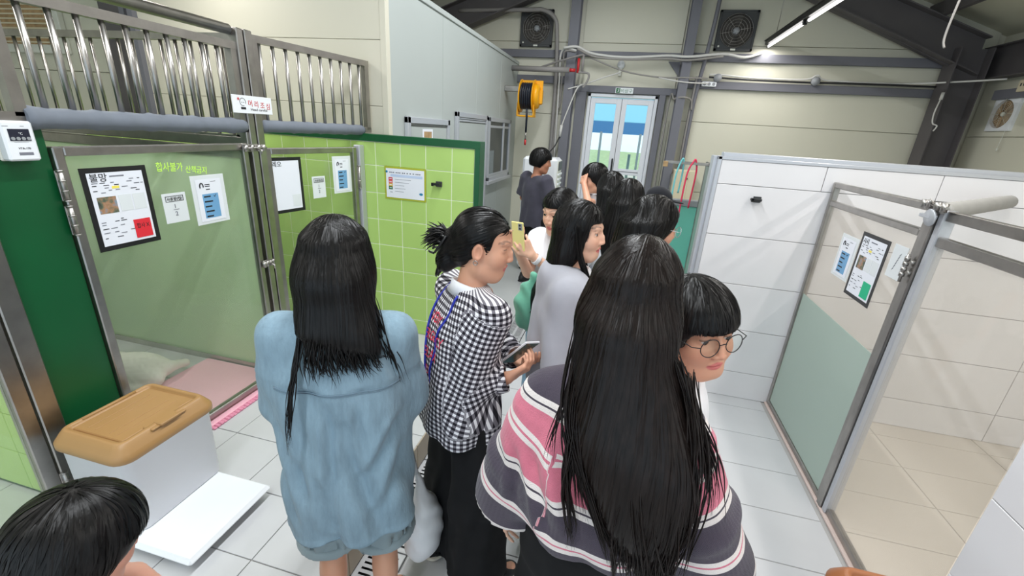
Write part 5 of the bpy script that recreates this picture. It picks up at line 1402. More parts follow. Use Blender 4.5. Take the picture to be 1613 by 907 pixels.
TONE = srgb(214, 160, 132); TONE_L = srgb(228, 180, 154); TONE_D = srgb(190, 130, 102)
def corner_uv(cv, Q):
    """torso and sleeve coordinates -> one set per face corner, each face wholly on one side of the armhole and unwrapped"""
    T, S, res, pT, pS = cv
    sl = (res[Q] != 0).sum(1) >= 2
    uv = np.where(sl[:, None, None], S[Q], T[Q]); per = np.where(sl, pS, pT)[:, None]
    d = uv[:, :, 0] - uv[:, :1, 0]; uv[:, :, 0] -= np.round(d / per) * per
    return np.concatenate([uv, np.zeros(uv.shape[:2] + (1,))], 2).reshape(-1, 3)
class Person:
    def __init__(s, label, x, y, z, h, facing, head=(0, 0, 0), hs=1.0, tone=TONE, lean=(0, 0), arms=None, legs=None, wide=1.0, name='person', drop=0.0):
        s.drop = drop
        s.k = h / 1.6; s.hs = hs; s.tone = tone
        s.root = thing(name, label, 'person', (x, y, z), -math.radians(facing))
        s.yawdeg = facing
        k = s.k
        lx, ly = lean                      # forward/sideways shift of the shoulders
        s.neck = np.array((lx, ly, 1.345 - drop)) * k
        s.sh = {+1: np.array((.155 * wide + lx, ly - .005, 1.300 - drop)) * k, -1: np.array((-.155 * wide + lx, ly - .005, 1.300 - drop)) * k}
        s.el = {q: s.sh[q] + np.array((q * .055, -.03, -.265)) * k for q in (1, -1)}
        s.wr = {q: s.el[q] + np.array((q * .01, .06, -.215)) * k for q in (1, -1)}
        s.hd = {q: None for q in (1, -1)}; s.hn = {q: np.array((-q, 0., 0.)) for q in (1, -1)}; s.curl = {1: (.35, .45, .3), -1: (.35, .45, .3)}
        for q, dct in (arms or {}).items():
            for nm, v in dct.items():
                if nm == 'el': s.el[q] = np.array(v, float)
                elif nm == 'wr': s.wr[q] = np.array(v, float)
                elif nm == 'hd': s.hd[q] = unit(v)
                elif nm == 'hn': s.hn[q] = np.array(v, float)
                elif nm == 'curl': s.curl[q] = v
                elif nm == 'sh': s.sh[q] = np.array(v, float)
        s.hip = {q: np.array((q * .085, 0, .84 - drop)) * k for q in (1, -1)}
        s.kn = {q: np.array((q * .09, .02, .45)) * k for q in (1, -1)}
        s.an = {q: np.array((q * .095, -.02, .085)) * k for q in (1, -1)}
        for q, dct in (legs or {}).items():
            for nm, v in dct.items(): getattr(s, nm)[q] = np.array(v, float)
        hy, hp, hr_ = [math.radians(a) for a in head]
        s.Rh = rotz(-hy) @ rotx(-hp) @ roty(hr_)
        s.pivot = s.neck + np.array((0, .012, .045)) * k
        s.oh = s.pivot + s.Rh @ np.array((0, .012, .098)) * hs
    def hp(s, prims):      # head-frame primitives to the person's frame
        out = []
        for p in prims:
            f0 = p.f; q = Pr((lambda f0: (lambda x, y, z: f0(x / s.hs, y / s.hs, z / s.hs) * s.hs))(f0), p.lo * s.hs, p.hi * s.hs, p.k * s.hs, p.op)
            out.append(q.xf(s.Rh, s.oh))
        return out
    def body(s, face=.005, hand=.006, coarse=.014, bare=True, eyes=True, detail=True):
        k = s.k; P = []
        nx, ny = s.neck[0], s.neck[1]
        D_ = s.drop * k
        P.append(stk([(z_ - D_, a_, b_, c_, d_) for z_, a_, b_, c_, d_ in [(.78 * k, 0, 0, .135 * k, .09 * k), (.92 * k, 0, 0, .13 * k, .088 * k), (1.03 * k, nx * .3, ny * .3, .112 * k, .078 * k), (1.15 * k, nx * .6, ny * .6, .13 * k, .088 * k), (1.25 * k, nx * .85, ny * .85, .135 * k, .082 * k), (1.33 * k, nx, ny, .09 * k, .06 * k)]], .03))
        hb = s.oh + s.Rh @ np.array((0, -.02, -.055)) * s.hs
        P.append(cap(s.neck + np.array((0, -.012, -.03)) * k, hb, .050 * k, .047 * s.hs, .03))
        for q in (1, -1):
            P += [cap(s.neck + np.array((q * .03, -.005, -.055)) * k, s.sh[q] + np.array((0, 0, -.012)) * k, .034 * k, .033 * k, .03), cap(s.sh[q], s.el[q], .036 * k, .031 * k, .02), cap(s.el[q], s.wr[q], .034 * k, .0235 * k, .012)]
            P += [cap(s.hip[q], s.kn[q], .078 * k, .050 * k, .03), cap(s.kn[q], s.an[q], .048 * k, .033 * k, .02), ell((s.kn[q] * .62 + s.an[q] * .38) + np.array((0, -.015, 0)), (.043 * k, .047 * k, .10 * k), .02)]
            fd = np.array((q * .03, .15, -.055)) * k
            P.append(cap(s.an[q] + np.array((0, -.01, -.045)) * k, s.an[q] + fd, .036 * k, .028 * k, .02))
            d = s.hd[q] if s.hd[q] is not None else unit(s.wr[q] - s.el[q])
            dd = np.cross(unit(d), s.hn[q]); ts = 1 if dd[1] > 0 or (abs(dd[1]) < .2 and dd[2] > 0) else -1
            if (q, 'ts') in s.__dict__.get('ov', {}): ts = s.ov[(q, 'ts')]
            P += hand_prims(s.wr[q], d, s.hn[q], ts, s.curl[q], k * .98)
        P += s.hp(head_prims(detail))
        s.prims = P
        lo = np.min([p.lo for p in P], 0) - .02; hi = np.max([p.hi for p in P], 0) + .02
        hc = s.oh; hr_ = .125 * s.hs; fine = [[], [], []]
        for d in range(3):
            fine[d].append((hc[d] - hr_, hc[d] + hr_, face))
            if bare:
                for q in (1, -1):
                    dd = s.hd[q] if s.hd[q] is not None else unit(s.wr[q] - s.el[q]); c = s.wr[q] + dd * .08 * k
                    fine[d].append((c[d] - .10, c[d] + .10, hand))
        ax_ = [axis(lo[d], hi[d], coarse, fine[d]) for d in range(3)]
        V, Q = nets(P, ax_)
        V = smooth_mesh(V, Q, 1, .35)
        o = np_mesh('body', V, Q, M['skin'], s.root, {'Col': ('FLOAT_COLOR', skin_cols(V, s.Rh, s.oh, s.hs, s.tone))})
        if eyes:
            for sx in (-1, 1):
                c = s.oh + s.Rh @ np.array((sx * .0315, .0655, .0075)) * s.hs
                g = unit(s.Rh @ np.array((0, 1, -.12)))
                e = MB().lathe([(1e-4, -.0132 * s.hs)] + [(.0132 * s.hs * math.sin(a), -.0132 * s.hs * math.cos(a)) for a in np.linspace(.3, PI - .02, 12)], c, g, 16).build('eye', M['eye_white'], s.root, True)
                WM[e.name] = WM[s.root.name]
                MB().lathe([(1e-4, .0138 * s.hs), (.0035 * s.hs, .0136 * s.hs), (.0072 * s.hs, .0118 * s.hs)], c, g, 16).build('iris', M['iris'], e, True)
        return o
    # ---------------- garments
    def garment(s, name, prims, mat, grid=.009, disp=None, cuv=None, sm=2, parent=None):
        lo = np.min([p.lo for p in prims if p.op > 0], 0) - .03; hi = np.max([p.hi for p in prims if p.op > 0], 0) + .03
        V, Q = nets(prims, [axis(lo[d], hi[d], grid) for d in range(3)])
        V = smooth_mesh(V, Q, sm, .5)
        at = {}
        if cuv is not None:
            cv = cuv(V)
            at['cuv'] = ('FLOAT_VECTOR', corner_uv(cv, Q) if isinstance(cv, tuple) else cv)
        if disp is not None: V = V + vnormals(V, Q) * disp(V)[:, None]
        o = np_mesh(name, V, Q, mat, parent or s.root, at); s.last = (V, Q); return o
    def torso(s, levels, k=.03, e=2.4):
        kk = s.k; return stk([((z - s.drop) * kk, (cx + s.neck[0] / kk * max(0, (z - .9) / .45)) * kk, (cy + s.neck[1] / kk * max(0, (z - .9) / .45)) * kk, wx * kk, wy * kk) for z, cx, cy, wx, wy in levels], k, 1, e)
    def sleeve(s, q, r0, r1, r2, end=1.0, k=.04, carve=.0, half=False):
        """sleeve from shoulder over the elbow to a fraction of the forearm (half: a fraction of the upper arm)"""
        kk = s.k; a = s.sh[q]; b = s.el[q]; c = s.wr[q]; a0 = a + (s.neck - a) * .25 + np.array((0, 0, -.03 * kk))
        if half:
            b2 = a + (b - a) * end; d = unit(b - a)
            P = [cap(a0, a, r0 * kk * .95, r0 * kk, k), cone(a, b2, r0 * kk, r1 * kk, k)]
            if carve: P.append(cone(b2 - d * carve, b2 + d * .03, r1 * kk - .012, r1 * kk - .004, .004, -1))
        else:
            c2 = b + (c - b) * end; d = unit(c - b)
            a = a + np.array((0, 0, -.018 * kk)); P = [cap(a0, a, r0 * kk * .9, r0 * kk * .86, k), cap(a, b, r0 * kk * .86, r1 * kk, k), cone(b, c2, r1 * kk, r2 * kk, .03)]
            if carve: P.append(cone(c2 - d * carve, c2 + d * .03, r2 * kk - .010, r2 * kk - .004, .004, -1))
        return P
    def pants(s, waist, hipw, r_knee, r_hem, hem, mat, name='trousers', grid=.012, rz_=None, fold=.006, cut=None):
        kk = s.k; dr = s.drop; P = [stk([((.74 - dr) * kk, 0, 0, hipw * kk, hipw * .74 * kk), ((.84 - dr) * kk, 0, 0, hipw * kk, hipw * .74 * kk), ((waist - dr) * kk, 0, 0, hipw * .86 * kk, hipw * .66 * kk)], .04)]
        for q in (1, -1):
            h0 = s.hip[q]; kn = s.kn[q]; an = s.an[q]
            if hem > .46:
                t_ = (h0[2] / kk - hem) / (h0[2] / kk - kn[2] / kk); e_ = h0 + (kn - h0) * t_; P.append(cone(h0, e_, hipw * .56 * kk, r_hem * kk, .04))
                d = unit(e_ - h0); P.append(cone(e_ - d * .05, e_ + d * .03, r_hem * kk - .012, r_hem * kk - .006, .004, -1))
            else:
                t_ = (kn[2] / kk - hem) / (kn[2] / kk - an[2] / kk); e_ = kn + (an - kn) * t_
                P += [cap(h0, kn, hipw * .56 * kk, r_knee * kk, .04), cone(kn, e_, r_knee * kk, r_hem * kk, .04)]
                d = unit(e_ - kn); P.append(cone(e_ - d * .03, e_ + d * .03, r_hem * kk - .014, r_hem * kk - .008, .004, -1))
        f = lambda V: fold * (np.sin(V[:, 2] * 34 + 5 * np.sin(V[:, 0] * 11)) * .35 + np.sin(V[:, 0] * 55 + V[:, 1] * 42 + 2 * np.sin(V[:, 2] * 7)))
        return s.garment(name, P, mat, grid, f)
    def shoes(s, mat, sole, grid=.007):
        kk = s.k
        for q in (1, -1):
            a = s.an[q]; g = np.array((a[0], a[1], a[2] - .085 * kk)); t = unit((q * .18, 1, 0)); u = np.array((0, 0, 1.))
            P = [cap(g + u * .040 * kk - t * .035 * kk, g + u * .036 * kk + t * .085 * kk, .040 * kk, .038 * kk, .02), ell(g + t * .135 * kk + u * .030 * kk, (.040 * kk, .055 * kk, .026 * kk), .03, 1, rotz(-q * .18)), cap(g + u * .06 * kk - t * .01, g + u * .095 * kk - t * .012, .042 * kk, .040 * kk, .02)]
            P.append(rbox(g - u * .04, (.3, .3, .052), .001, .004, -1)); P.append(cap(g + u * .09 * kk, g + u * .13 * kk, .034 * kk, .034 * kk, .004, -1))
            o = s.garment('shoe', P, mat, grid, None, None, 1)
            S_ = [cap(g - t * .04 * kk + u * .01, g + t * .14 * kk + u * .01, .043 * kk, .044 * kk, .01), rbox(g - u * .05, (.3, .3, .05), .001, .003, -1), rbox(g + u * .07, (.3, .3, .052), .001, .003, -1)]
            s.garment('sole', S_, sole, grid, None, None, 1, o)
def cone(a, b, ra, rb, k=.02, op=1):
    """round frustum with FLAT ends (for hems and cuffs)"""
    a = np.array(a, float); b = np.array(b, float); d = b - a; Ln = np.linalg.norm(d); d = d / Ln
    def f(x, y, z):
        px, py, pz = x - a[0], y - a[1], z - a[2]; h = px * d[0] + py * d[1] + pz * d[2]
        r = np.sqrt(np.maximum((px - h * d[0]) ** 2 + (py - h * d[1]) ** 2 + (pz - h * d[2]) ** 2, 0))
        return np.maximum(r - (ra + (rb - ra) * np.clip(h / Ln, 0, 1)), np.maximum(-h, h - Ln))
    r = max(ra, rb); return Pr(f, np.minimum(a, b) - r, np.maximum(a, b) + r, k, op)

# ------------------------------------------------------------------ hair
def shell_prims(s, t=.012, brow=.035, side=-.06, back=-.07, wide=.0):
    """close cap of hair in the head frame: thickness t, open over the face from the brow line down"""
    P = [ell((0, -.016, .030), (.0745 + t + wide, .093 + t, .086 + t), .02), ell((0, -.040, -.02), (.072 + t + wide, .060 + t, .07 + t), .03)]
    P.append(rbox((0, .13, brow - .15), (.064, .105, .15), .03, .012, -1))
    if back is not None: P.append(rbox((0, 0, back - .2), (.3, .3, .2), .01, .015, -1))
    if side is not None and (back is None or side > back): P.append(rbox((0, .11, side - .2), (.3, .10, .2), .03, .015, -1))
    return P
def ribbons(prims, roots, v0, s, nstep, ds, lens, width=.0024, off=.0015, seed=0, wave=.0, grav=(0, 0, -1), ramp=6, cutface=None, lift=.0):
    """strands that run over the surface of the hair volume, as tapered ribbons. Arrays in the person's frame"""
    rg_ = np.random.default_rng(seed); n = len(roots); p = roots.copy(); v = v0.copy(); G = np.array(grav, float)
    pts = [p.copy()]; nrm = []; offs = off * rg_.uniform(.2, 1.6, n); ph = rg_.uniform(0, 6.28, n); alive = np.ones(n, bool); al = [alive.copy()]
    e = .002
    def grad(q):
        d0 = evalp(prims, q); g = np.stack([evalp(prims, q + np.eye(3)[i] * e) - d0 for i in range(3)], 1)
        return d0, g / (np.linalg.norm(g, axis=1)[:, None] + 1e-9)
    d0, g = grad(p); p = p - g * (d0 - offs)[:, None]; pts = [p.copy()]; nrm = [g]
    prev = v
    for i in range(nstep):
        w_ = min(1, i / ramp); dirv = v * (1 - w_) + G * w_ * 1.0 + prev * .6
        dirv = dirv - g * np.sum(dirv * g, 1)[:, None]
        sd = np.cross(g, dirv); dirv = dirv + sd * (wave * np.sin(ph + i * .55))[:, None]
        dirv /= (np.linalg.norm(dirv, axis=1)[:, None] + 1e-9)
        p = p + dirv * ds; prev = dirv
        d0, g = grad(p); p = p - g * np.clip(d0 - offs - lift * i / nstep, -.02, .02)[:, None]
        pts.append(p.copy()); nrm.append(g)
        alive = alive & (i * ds < lens)
        if cutface is not None: alive &= ~cutface(p)
        al.append(alive.copy())
    Pt = np.array(pts); Nr = np.array(nrm); A = np.array(al)                      # (steps, n, 3)
    last = A.sum(0) - 1
    T = np.gradient(Pt, axis=0); T /= np.linalg.norm(T, axis=2)[..., None] + 1e-9
    S = np.cross(Nr, T) + Nr * rg_.uniform(-.3, .3, n)[None, :, None]; S /= np.linalg.norm(S, axis=2)[..., None] + 1e-9
    st = np.arange(nstep + 1)[:, None]; tt = np.clip(st / np.maximum(last, 1)[None, :], 0, 1)
    wd = width * rg_.uniform(.5, 1.3, n)[None, :] * np.clip((1.02 - tt) * 3.0, .08, 1) * np.clip(.4 + tt * 6, 0, 1)
    L = Pt - S * wd[..., None]; Rr = Pt + S * wd[..., None]
    V = np.stack([L, Rr], 2).reshape(-1, 3)           # index = (step*n + strand)*2 + side
    si, ki = np.nonzero(A[1:] & (st[1:] <= last[None, :]))
    a = (si * n + ki) * 2; b = ((si + 1) * n + ki) * 2
    Q = np.stack([a, a + 1, b + 1, b], 1)
    us, inv = np.unique(Q, return_inverse=True)
    return V[us], inv.reshape(Q.shape)
def scalp_roots(s, n, seed, part=.0, hemi=-.3, tt=.012, brow=.03, xr=.004):
    """random roots on the cap plus a parting; returns roots and their first directions, person frame"""
    rg_ = np.random.default_rng(seed)
    m = n // 3
    # parting: a line from the hairline over the crown to the back
    a = rg_.uniform(-.55, .9, m); sx = np.where(rg_.random(m) < .5, 1, -1)
    P1 = np.stack([part + sx * xr, -.016 + (.093 + tt) * np.sin(-a + .15), .030 + (.086 + tt) * np.cos(-a + .15)], 1)
    V1 = np.stack([sx * 1.0, -.35 + .0 * a, -.05 + 0 * a], 1) + rg_.normal(0, .18, (m, 3))
    m2 = n - m
    th = rg_.uniform(0, 2 * PI, m2); u = rg_.uniform(hemi, 1, m2); r_ = np.sqrt(1 - u * u)
    P2 = np.stack([(.0745 + tt) * r_ * np.cos(th), -.016 + (.093 + tt) * r_ * np.sin(th), .030 + (.086 + tt) * u], 1)
    ok = ~((P2[:, 1] > .035) & (P2[:, 2] < brow + .02)); P2 = P2[ok]
    V2 = P2 * np.array((1.2, .6, 0)) / .09 + np.array((0, -.4, -.5))
    P = np.concatenate([P1, P2]); Vv = np.concatenate([V1, V2]); Vv /= np.linalg.norm(Vv, axis=1)[:, None]
    return (P * s.hs) @ s.Rh.T + s.oh, Vv @ s.Rh.T
def make_hair(s, prims, mat, roots, v0, nstep, ds, lens, width, seed, wave=0., grid=.007, face_brow=None, shell=True, lift=0., ramp=6, grav=(0, 0, -1), sub_disp=None):
    o = s.garment('hair', prims, mat, grid, sub_disp or (lambda V: -.002 + .0 * V[:, 0]), None, 1)
    cf = None
    if face_brow is not None:
        def cf(p):
            L = (p - s.oh) @ s.Rh / s.hs
            return (np.abs(L[:, 0]) < .062) & (L[:, 1] > .03) & (L[:, 2] < face_brow)
    V, Q = ribbons(prims, roots, v0, s, nstep, ds, lens, width, .0016, seed, wave, grav, ramp, cf, lift)
    st_ = np_mesh('strands', V, Q, mat, o); st_['kind'] = 'stuff'
    return o
# ================================================================== THE PEOPLE
def W2L(x, y, z, facing):
    a = math.radians(facing); c, s_ = math.cos(a), math.sin(a)
    def f(X, Y, Z=None):
        if Z is None: d = (X[0] - x, X[1] - y, X[2] - z)
        else: d = (X - x, Y - y, Z - z)
        return (d[0] * c - d[1] * s_, d[0] * s_ + d[1] * c, d[2])
    return f
def near_sleeve(s, V, margin=.0):
    """per vertex: 0 torso, +1/-1 sleeve, with the distance along the arm"""
    side = np.where(V[:, 0] > s.neck[0], 1, -1); res = np.zeros(len(V), int); al = np.zeros(len(V)); an_ = np.zeros(len(V))
    for q in (1, -1):
        a, b, c = s.sh[q], s.el[q], s.wr[q]
        def seg(p, r):
            d = r - p; L = np.linalg.norm(d); d = d / L; h = (V - p) @ d; hc = np.clip(h, 0, L); e = V - p - hc[:, None] * d
            return np.linalg.norm(e, axis=1), h, L, e, d
        d1, h1, L1, e1, t1 = seg(a, b); d2, h2, L2, e2, t2 = seg(b, c)
        up2 = (d2 < d1) & (h2 > 0)
        along = np.where(up2, L1 + h2, h1); m = (side == q) & ((along > .02) | up2) & (q * (V[:, 0] - s.sh[q][0]) > -.035 - .25 * np.clip(along, 0, 1) + margin)
        m &= (np.minimum(d1, d2) < .17) & (q * (V[:, 0] - s.neck[0]) > .10)
        ee = np.where(up2[:, None], e2, e1); tt = np.where(up2[:, None], t2, t1)
        rf = np.cross(tt, np.array((0, 1., 0)) + 0 * tt); rf /= np.linalg.norm(rf, axis=1)[:, None] + 1e-9; rg2 = np.cross(tt, rf)
        ang = np.arctan2(np.sum(ee * rf, 1), np.sum(ee * rg2, 1))
        res[m] = q; al[m] = along[m]; an_[m] = ang[m]
    return res, al, an_
def cloth_uv(s, R=.16, Rs=.075, v0=None, vs=0.0):
    """cloth coordinates (u round the body or sleeve, v down from the shoulder / along the arm)"""
    def f(V):
        res, al, an_ = near_sleeve(s, V); zt = s.neck[2] if v0 is None else v0
        ang = np.arctan2(V[:, 0] - s.neck[0], -(V[:, 1] - s.neck[1]))      # seam at the front
        return (np.stack([ang * R, np.maximum(zt - V[:, 2], .002)], 1), np.stack([an_ * Rs, np.maximum(al, .0) + vs], 1), res, 2 * PI * R, 2 * PI * Rs)
    return f
def folds(seed, a=.006, fz=9, fx=26, drop=.6, zt=1.3, zb=.6):
    rg_ = np.random.default_rng(seed); ph = rg_.uniform(0, 6.28, 8)
    def f(V):
        x, y, z = V.T; ang = np.arctan2(x, -y)
        t = np.clip((zt - z) / (zt - zb), 0, 1)
        w1 = np.sin(ang * 7 + 1.8 * np.sin(z * fz + ph[0]) + ph[1]) * (.25 + .75 * t)
        w2 = np.sin(x * fx + z * fz * 1.7 + 1.5 * np.sin(y * 20 + ph[2]) + ph[3]) * .5
        w3 = np.sin((z * 38 + x * 16 + 2.2 * np.sin(x * 13 + ph[4]) + ph[5])) * .35 * (1 - .5 * t)
        r = w1 + w2 + w3; return a * (r - .35 * np.abs(r))
    return f
def creases(lines_):
    """soft valleys with a raised lip along lines ((x0, z0), (x1, z1), depth, width) on the back of a garment"""
    def f(V):
        x, y, z = V.T; o = np.zeros(len(V)); back = np.clip(-y / .03, 0, 1)
        for (a, b, dp_, w_) in lines_:
            ax_, az = a; bx_, bz = b; dx, dz = bx_ - ax_, bz - az; L2 = dx * dx + dz * dz; h = ((x - ax_) * dx + (z - az) * dz) / L2
            hc = np.clip(h, 0, 1); ex = x - ax_ - hc * dx; ez = z - az - hc * dz; sd = (ex * dz - ez * dx) / math.sqrt(L2); d_ = np.sqrt(ex ** 2 + ez ** 2)
            fade = np.clip(np.minimum(hc, 1 - hc) * 5, 0, 1)
            o += dp_ * fade * (-np.exp(-(d_ / w_) ** 2) + .7 * np.exp(-((d_ - 1.8 * w_) / w_) ** 2) * (sd > 0))
        return o * back
    return f
def collar(s, r, h, mat, tilt=.02, name='collar', th=.006, zoff=-.02):
    kk = s.k; c = s.neck + np.array((0, -.01, zoff)) * kk; mb = MB(); n = 28; prof = [(r + .012, -h), (r + .002, h * .2), (r - .002, h), (r - .002 - th, h), (r - th, h * .2), (r - .002, -h)]
    vs = []
    for k in range(n):
        q = 2 * PI * k / n
        for (rr, hh) in prof: vs.append((c[0] + rr * kk * math.cos(q) * 1.08, c[1] + rr * kk * math.sin(q), c[2] + hh * kk - tilt * kk * math.sin(q)))
    m = len(prof); fs = [(k * m + j, k * m + (j + 1) % m, ((k + 1) % n) * m + (j + 1) % m, ((k + 1) % n) * m + j) for k in range(n) for j in range(m)]
    o = MB().add(vs, fs, True).build(name, mat, s.root, True); return o
def long_hair(s, zb, lv, mat, n=2600, seed=1, tt=.013, brow=.032, width=.0026, wave=.05, part=.0, ds=.016, side=-.09, var=.12, grid=.007):
    """lv: (z, cx, cy, wx, wy) in the person's frame below the head; zb lowest tips"""
    hd = s.hp(shell_prims(s, tt, brow, side, None))
    st_ = stk(lv, .055, 1, 2.1)
    prims = hd + [st_]
    R_, V_ = scalp_roots(s, n, seed, part, -.35, tt, brow)
    rr = np.random.default_rng(seed + 5)
    lens = (s.oh[2] + .10 * s.hs - zb) * 1.16 * (1 - var * rr.random(len(R_)) ** 1.5)
    ns = int(lens.max() / ds) + 2
    return make_hair(s, prims, mat, R_, V_, ns, ds, lens, width, seed, wave, grid, brow + .012)
def short_hair(s, mat, n=1500, seed=1, tt=.016, brow=.036, side=-.035, back=-.075, width=.0026, bangs=True, length=.13, wide=.0, ds=.010):
    hd = s.hp(shell_prims(s, tt, brow, side, back, wide))
    rg_ = np.random.default_rng(seed)
    # roots swirl out from the crown
    th = rg_.uniform(0, 2 * PI, n); u = 1 - rg_.random(n) ** 1.2 * 1.15; r_ = np.sqrt(np.clip(1 - u * u, 0, 1))
    L = np.stack([(.0745 + tt + wide) * r_ * np.cos(th), -.016 + (.093 + tt) * r_ * np.sin(th), .030 + (.086 + tt) * u], 1)
    cr = np.array((.0, -.045, .12)); v = L - cr; v[:, 2] -= .03; v /= np.linalg.norm(v, axis=1)[:, None] + 1e-9
    keep = ~((L[:, 1] > .04) & (L[:, 2] < brow)); L = L[keep]; v = v[keep]
    R_ = (L * s.hs) @ s.Rh.T + s.oh; V_ = v @ s.Rh.T
    gdir = s.Rh @ np.array((0, .0, -1.))
    lens = length * rg_.uniform(.35, 1, len(R_))
    o = s.garment('hair', hd, mat, .006, None, None, 1)
    def cf(p):
        q = (p - s.oh) @ s.Rh / s.hs; return ((q[:, 1] > .03) & (q[:, 2] < brow - .006)) | (q[:, 2] < back - .004)
    V, Q = ribbons(hd, R_, V_, s, int(lens.max() / ds) + 2, ds, lens, width, .002, seed, .12, tuple(gdir), 10, cf, .004)
    st_ = np_mesh('strands', V, Q, mat, o); st_['kind'] = 'stuff'; return o

def lock(pts, r, n, spread, seed):
    rr = np.random.default_rng(seed); S_ = smooth(pts, 6)
    for i in range(n):
        o1 = rr.normal(0, spread, 3); o2 = rr.normal(0, spread * 1.6, 3); m = len(S_); cut = int(m * rr.uniform(.72, 1))
        q = [tuple(np.array(S_[j]) + o1 * (1 - j / m) + o2 * (j / m) + np.array((.004 * math.sin(j * .5 + i), 0, 0))) for j in range(cut)]
        if len(q) > 3: mb.tube(q, r, 4, True, [r * min(1, .4 + t * 4) * max(.12, min(1, (1 - t) * 2.5)) for t in np.linspace(0, 1, len(q))])

# ---------------------------------------------------------------- 1: girl in the denim shirt
L1 = W2L(-.70, .965, 0, -24)
p = Person('girl in a pale denim shirt and shorts seen from behind, long black hair', -.712, .965, 0, 1.535, -24, head=(0, 8, 0), tone=TONE,
           arms={1: dict(el=(.172, .06, .99), wr=(.09, .25, .97), hn=(-.3, 0, -1), curl=(.6, .8, .5)), -1: dict(el=(-.192, .03, 1.0), wr=(-.10, .2, .93), hn=(.3, 0, -1))})
p.body(.006, .008, .014, True, False, False)
tor = p.torso([(.60, 0, -.005, .203, .150), (.70, 0, -.005, .207, .155), (.88, 0, 0, .198, .150), (1.05, 0, -.005, .190, .140), (1.20, 0, -.008, .172, .120), (1.28, 0, -.008, .138, .088), (1.345, 0, -.005, .080, .062)], .03)
gp = [tor] + p.sleeve(1, .064, .080, .082, .45, .045, .04) + p.sleeve(-1, .064, .078, .08, .45, .045, .04)
hemz = .60 * p.k
def dn(V):
    f = folds(3, .0105, 8, 22, zt=1.2, zb=.6)(V)
    x, y, z = V.T
    pleat = -.010 * np.exp(-((x + .02) / .012) ** 2) * (y < 0) * np.clip((1.10 - z) / .1, 0, 1)
    yoke = .004 * ((z > 1.115) & (y < .02)) * np.clip((z - 1.115) / .006, 0, 1)
    hem = .004 * np.exp(-((z - hemz - .012) / .008) ** 2)
    cr = creases([((.175, 1.02), (.06, .80), .014, .016), ((.19, .92), (.10, .66), .012, .018), ((-.02, 1.09), (-.035, .70), .010, .012), ((.05, 1.08), (.075, .86), .008, .012), ((-.10, 1.08), (-.12, .80), .008, .014), ((-.17, 1.0), (-.10, .74), .012, .016), ((.02, .95), (.10, .62), .012, .018), ((-.06, .85), (-.03, .62), .012, .018), ((.12, 1.24), (.16, 1.12), .006, .012), ((-.18, .85), (-.14, .63), .012, .016)])(V)
    return f * np.where(z > 1.12, .35, 1) + pleat + yoke + hem + cr
p.garment('denim_shirt', gp, M['denim'], .0085, dn, None, 2)
sb = p.root.children[-1]
collar(p, .070, .030, M['denim'])
sv = BVHTree.FromPolygons([tuple(v) for v in p.last[0]], [tuple(q) for q in p.last[1]])
def seam_line(s, tree, pts, r, mat, parent, name='seam', off=.001):
    """thin cord laid on a garment: each (x, z) is cast from behind (-Y) onto it"""
    out = []
    for (x, z) in pts:
        h = tree.ray_cast(Vector((x, -1, z)), Vector((0, 1, 0)))
        if h[0]: out.append(h[0] + h[1] * off)
    if len(out) > 2: MB().tube(out, r, 5).build(name, mat, parent, True)
M['denim_seam'] = cloth_mat('denim_seam', srgb(112, 134, 150), .9, .05, 500, .1)
seam_line(p, sv, [(x, 1.112 - .02 * abs(x) ) for x in np.linspace(-.165, .165, 40)], .0022, M['denim_seam'], p.root)
seam_line(p, sv, [(x, 1.106 - .02 * abs(x)) for x in np.linspace(-.165, .165, 40)], .0012, M['denim_seam'], p.root)
p.pants(.95, .158, .10, .108, .50, M['denim_short'], 'denim_shorts')
p.garment('cuff', [cone(p.hip[q] + (p.kn[q] - p.hip[q]) * .83, p.hip[q] + (p.kn[q] - p.hip[q]) * .93,   .112 * p.k, .116 * p.k, .01) for q in (1, -1)], M['denim_short'], .008, None, None, 1)
p.shoes(M['shoe_white'], M['sole'])
k = p.k
long_hair(p, 1.205, [(1.20, .085, -.095, .03, .010), (1.235, .055, -.110, .062, .018), (1.27, .022, -.105, .090, .028), (1.31, .010, -.080, .096, .046), (1.36, .005, -.050, .096, .068), (1.42, .0, -.02, .092, .094), (1.485, 0, .005, .055, .055)], M['hair'], 4500, 11, part=.004, var=.45, wave=.03, width=.0018)
hs_ = [q for q in p.root.children if q.name.startswith('hair')][-1]
mb = MB()
lock([(-.07, -.06, 1.34), (-.085, -.115, 1.22), (-.10, -.150, 1.13), (-.112, -.168, 1.03), (-.118, -.172, .95)], .0018, 26, .0035, 12)
for q_ in range(9):
    x_ = -.055 + .0185 * q_; lock([(x_ * .9, -.10, 1.30), (x_, -.135 + .25 * max(0, x_), 1.235), (x_ * 1.12 + .006, -.140 + .25 * max(0, x_), 1.185), (x_ * 1.2 + .012, -.142 + .25 * max(0, x_), 1.145 + .02 * (q_ % 3))], .0017, 16, .007, 60 + q_)
lock([(.09, -.03, 1.34), (.125, -.07, 1.24), (.15, -.07, 1.16), (.165, -.06, 1.08)], .0018, 26, .008, 13)
o = mb.build('locks', M['hair'], hs_, True); o['kind'] = 'stuff'

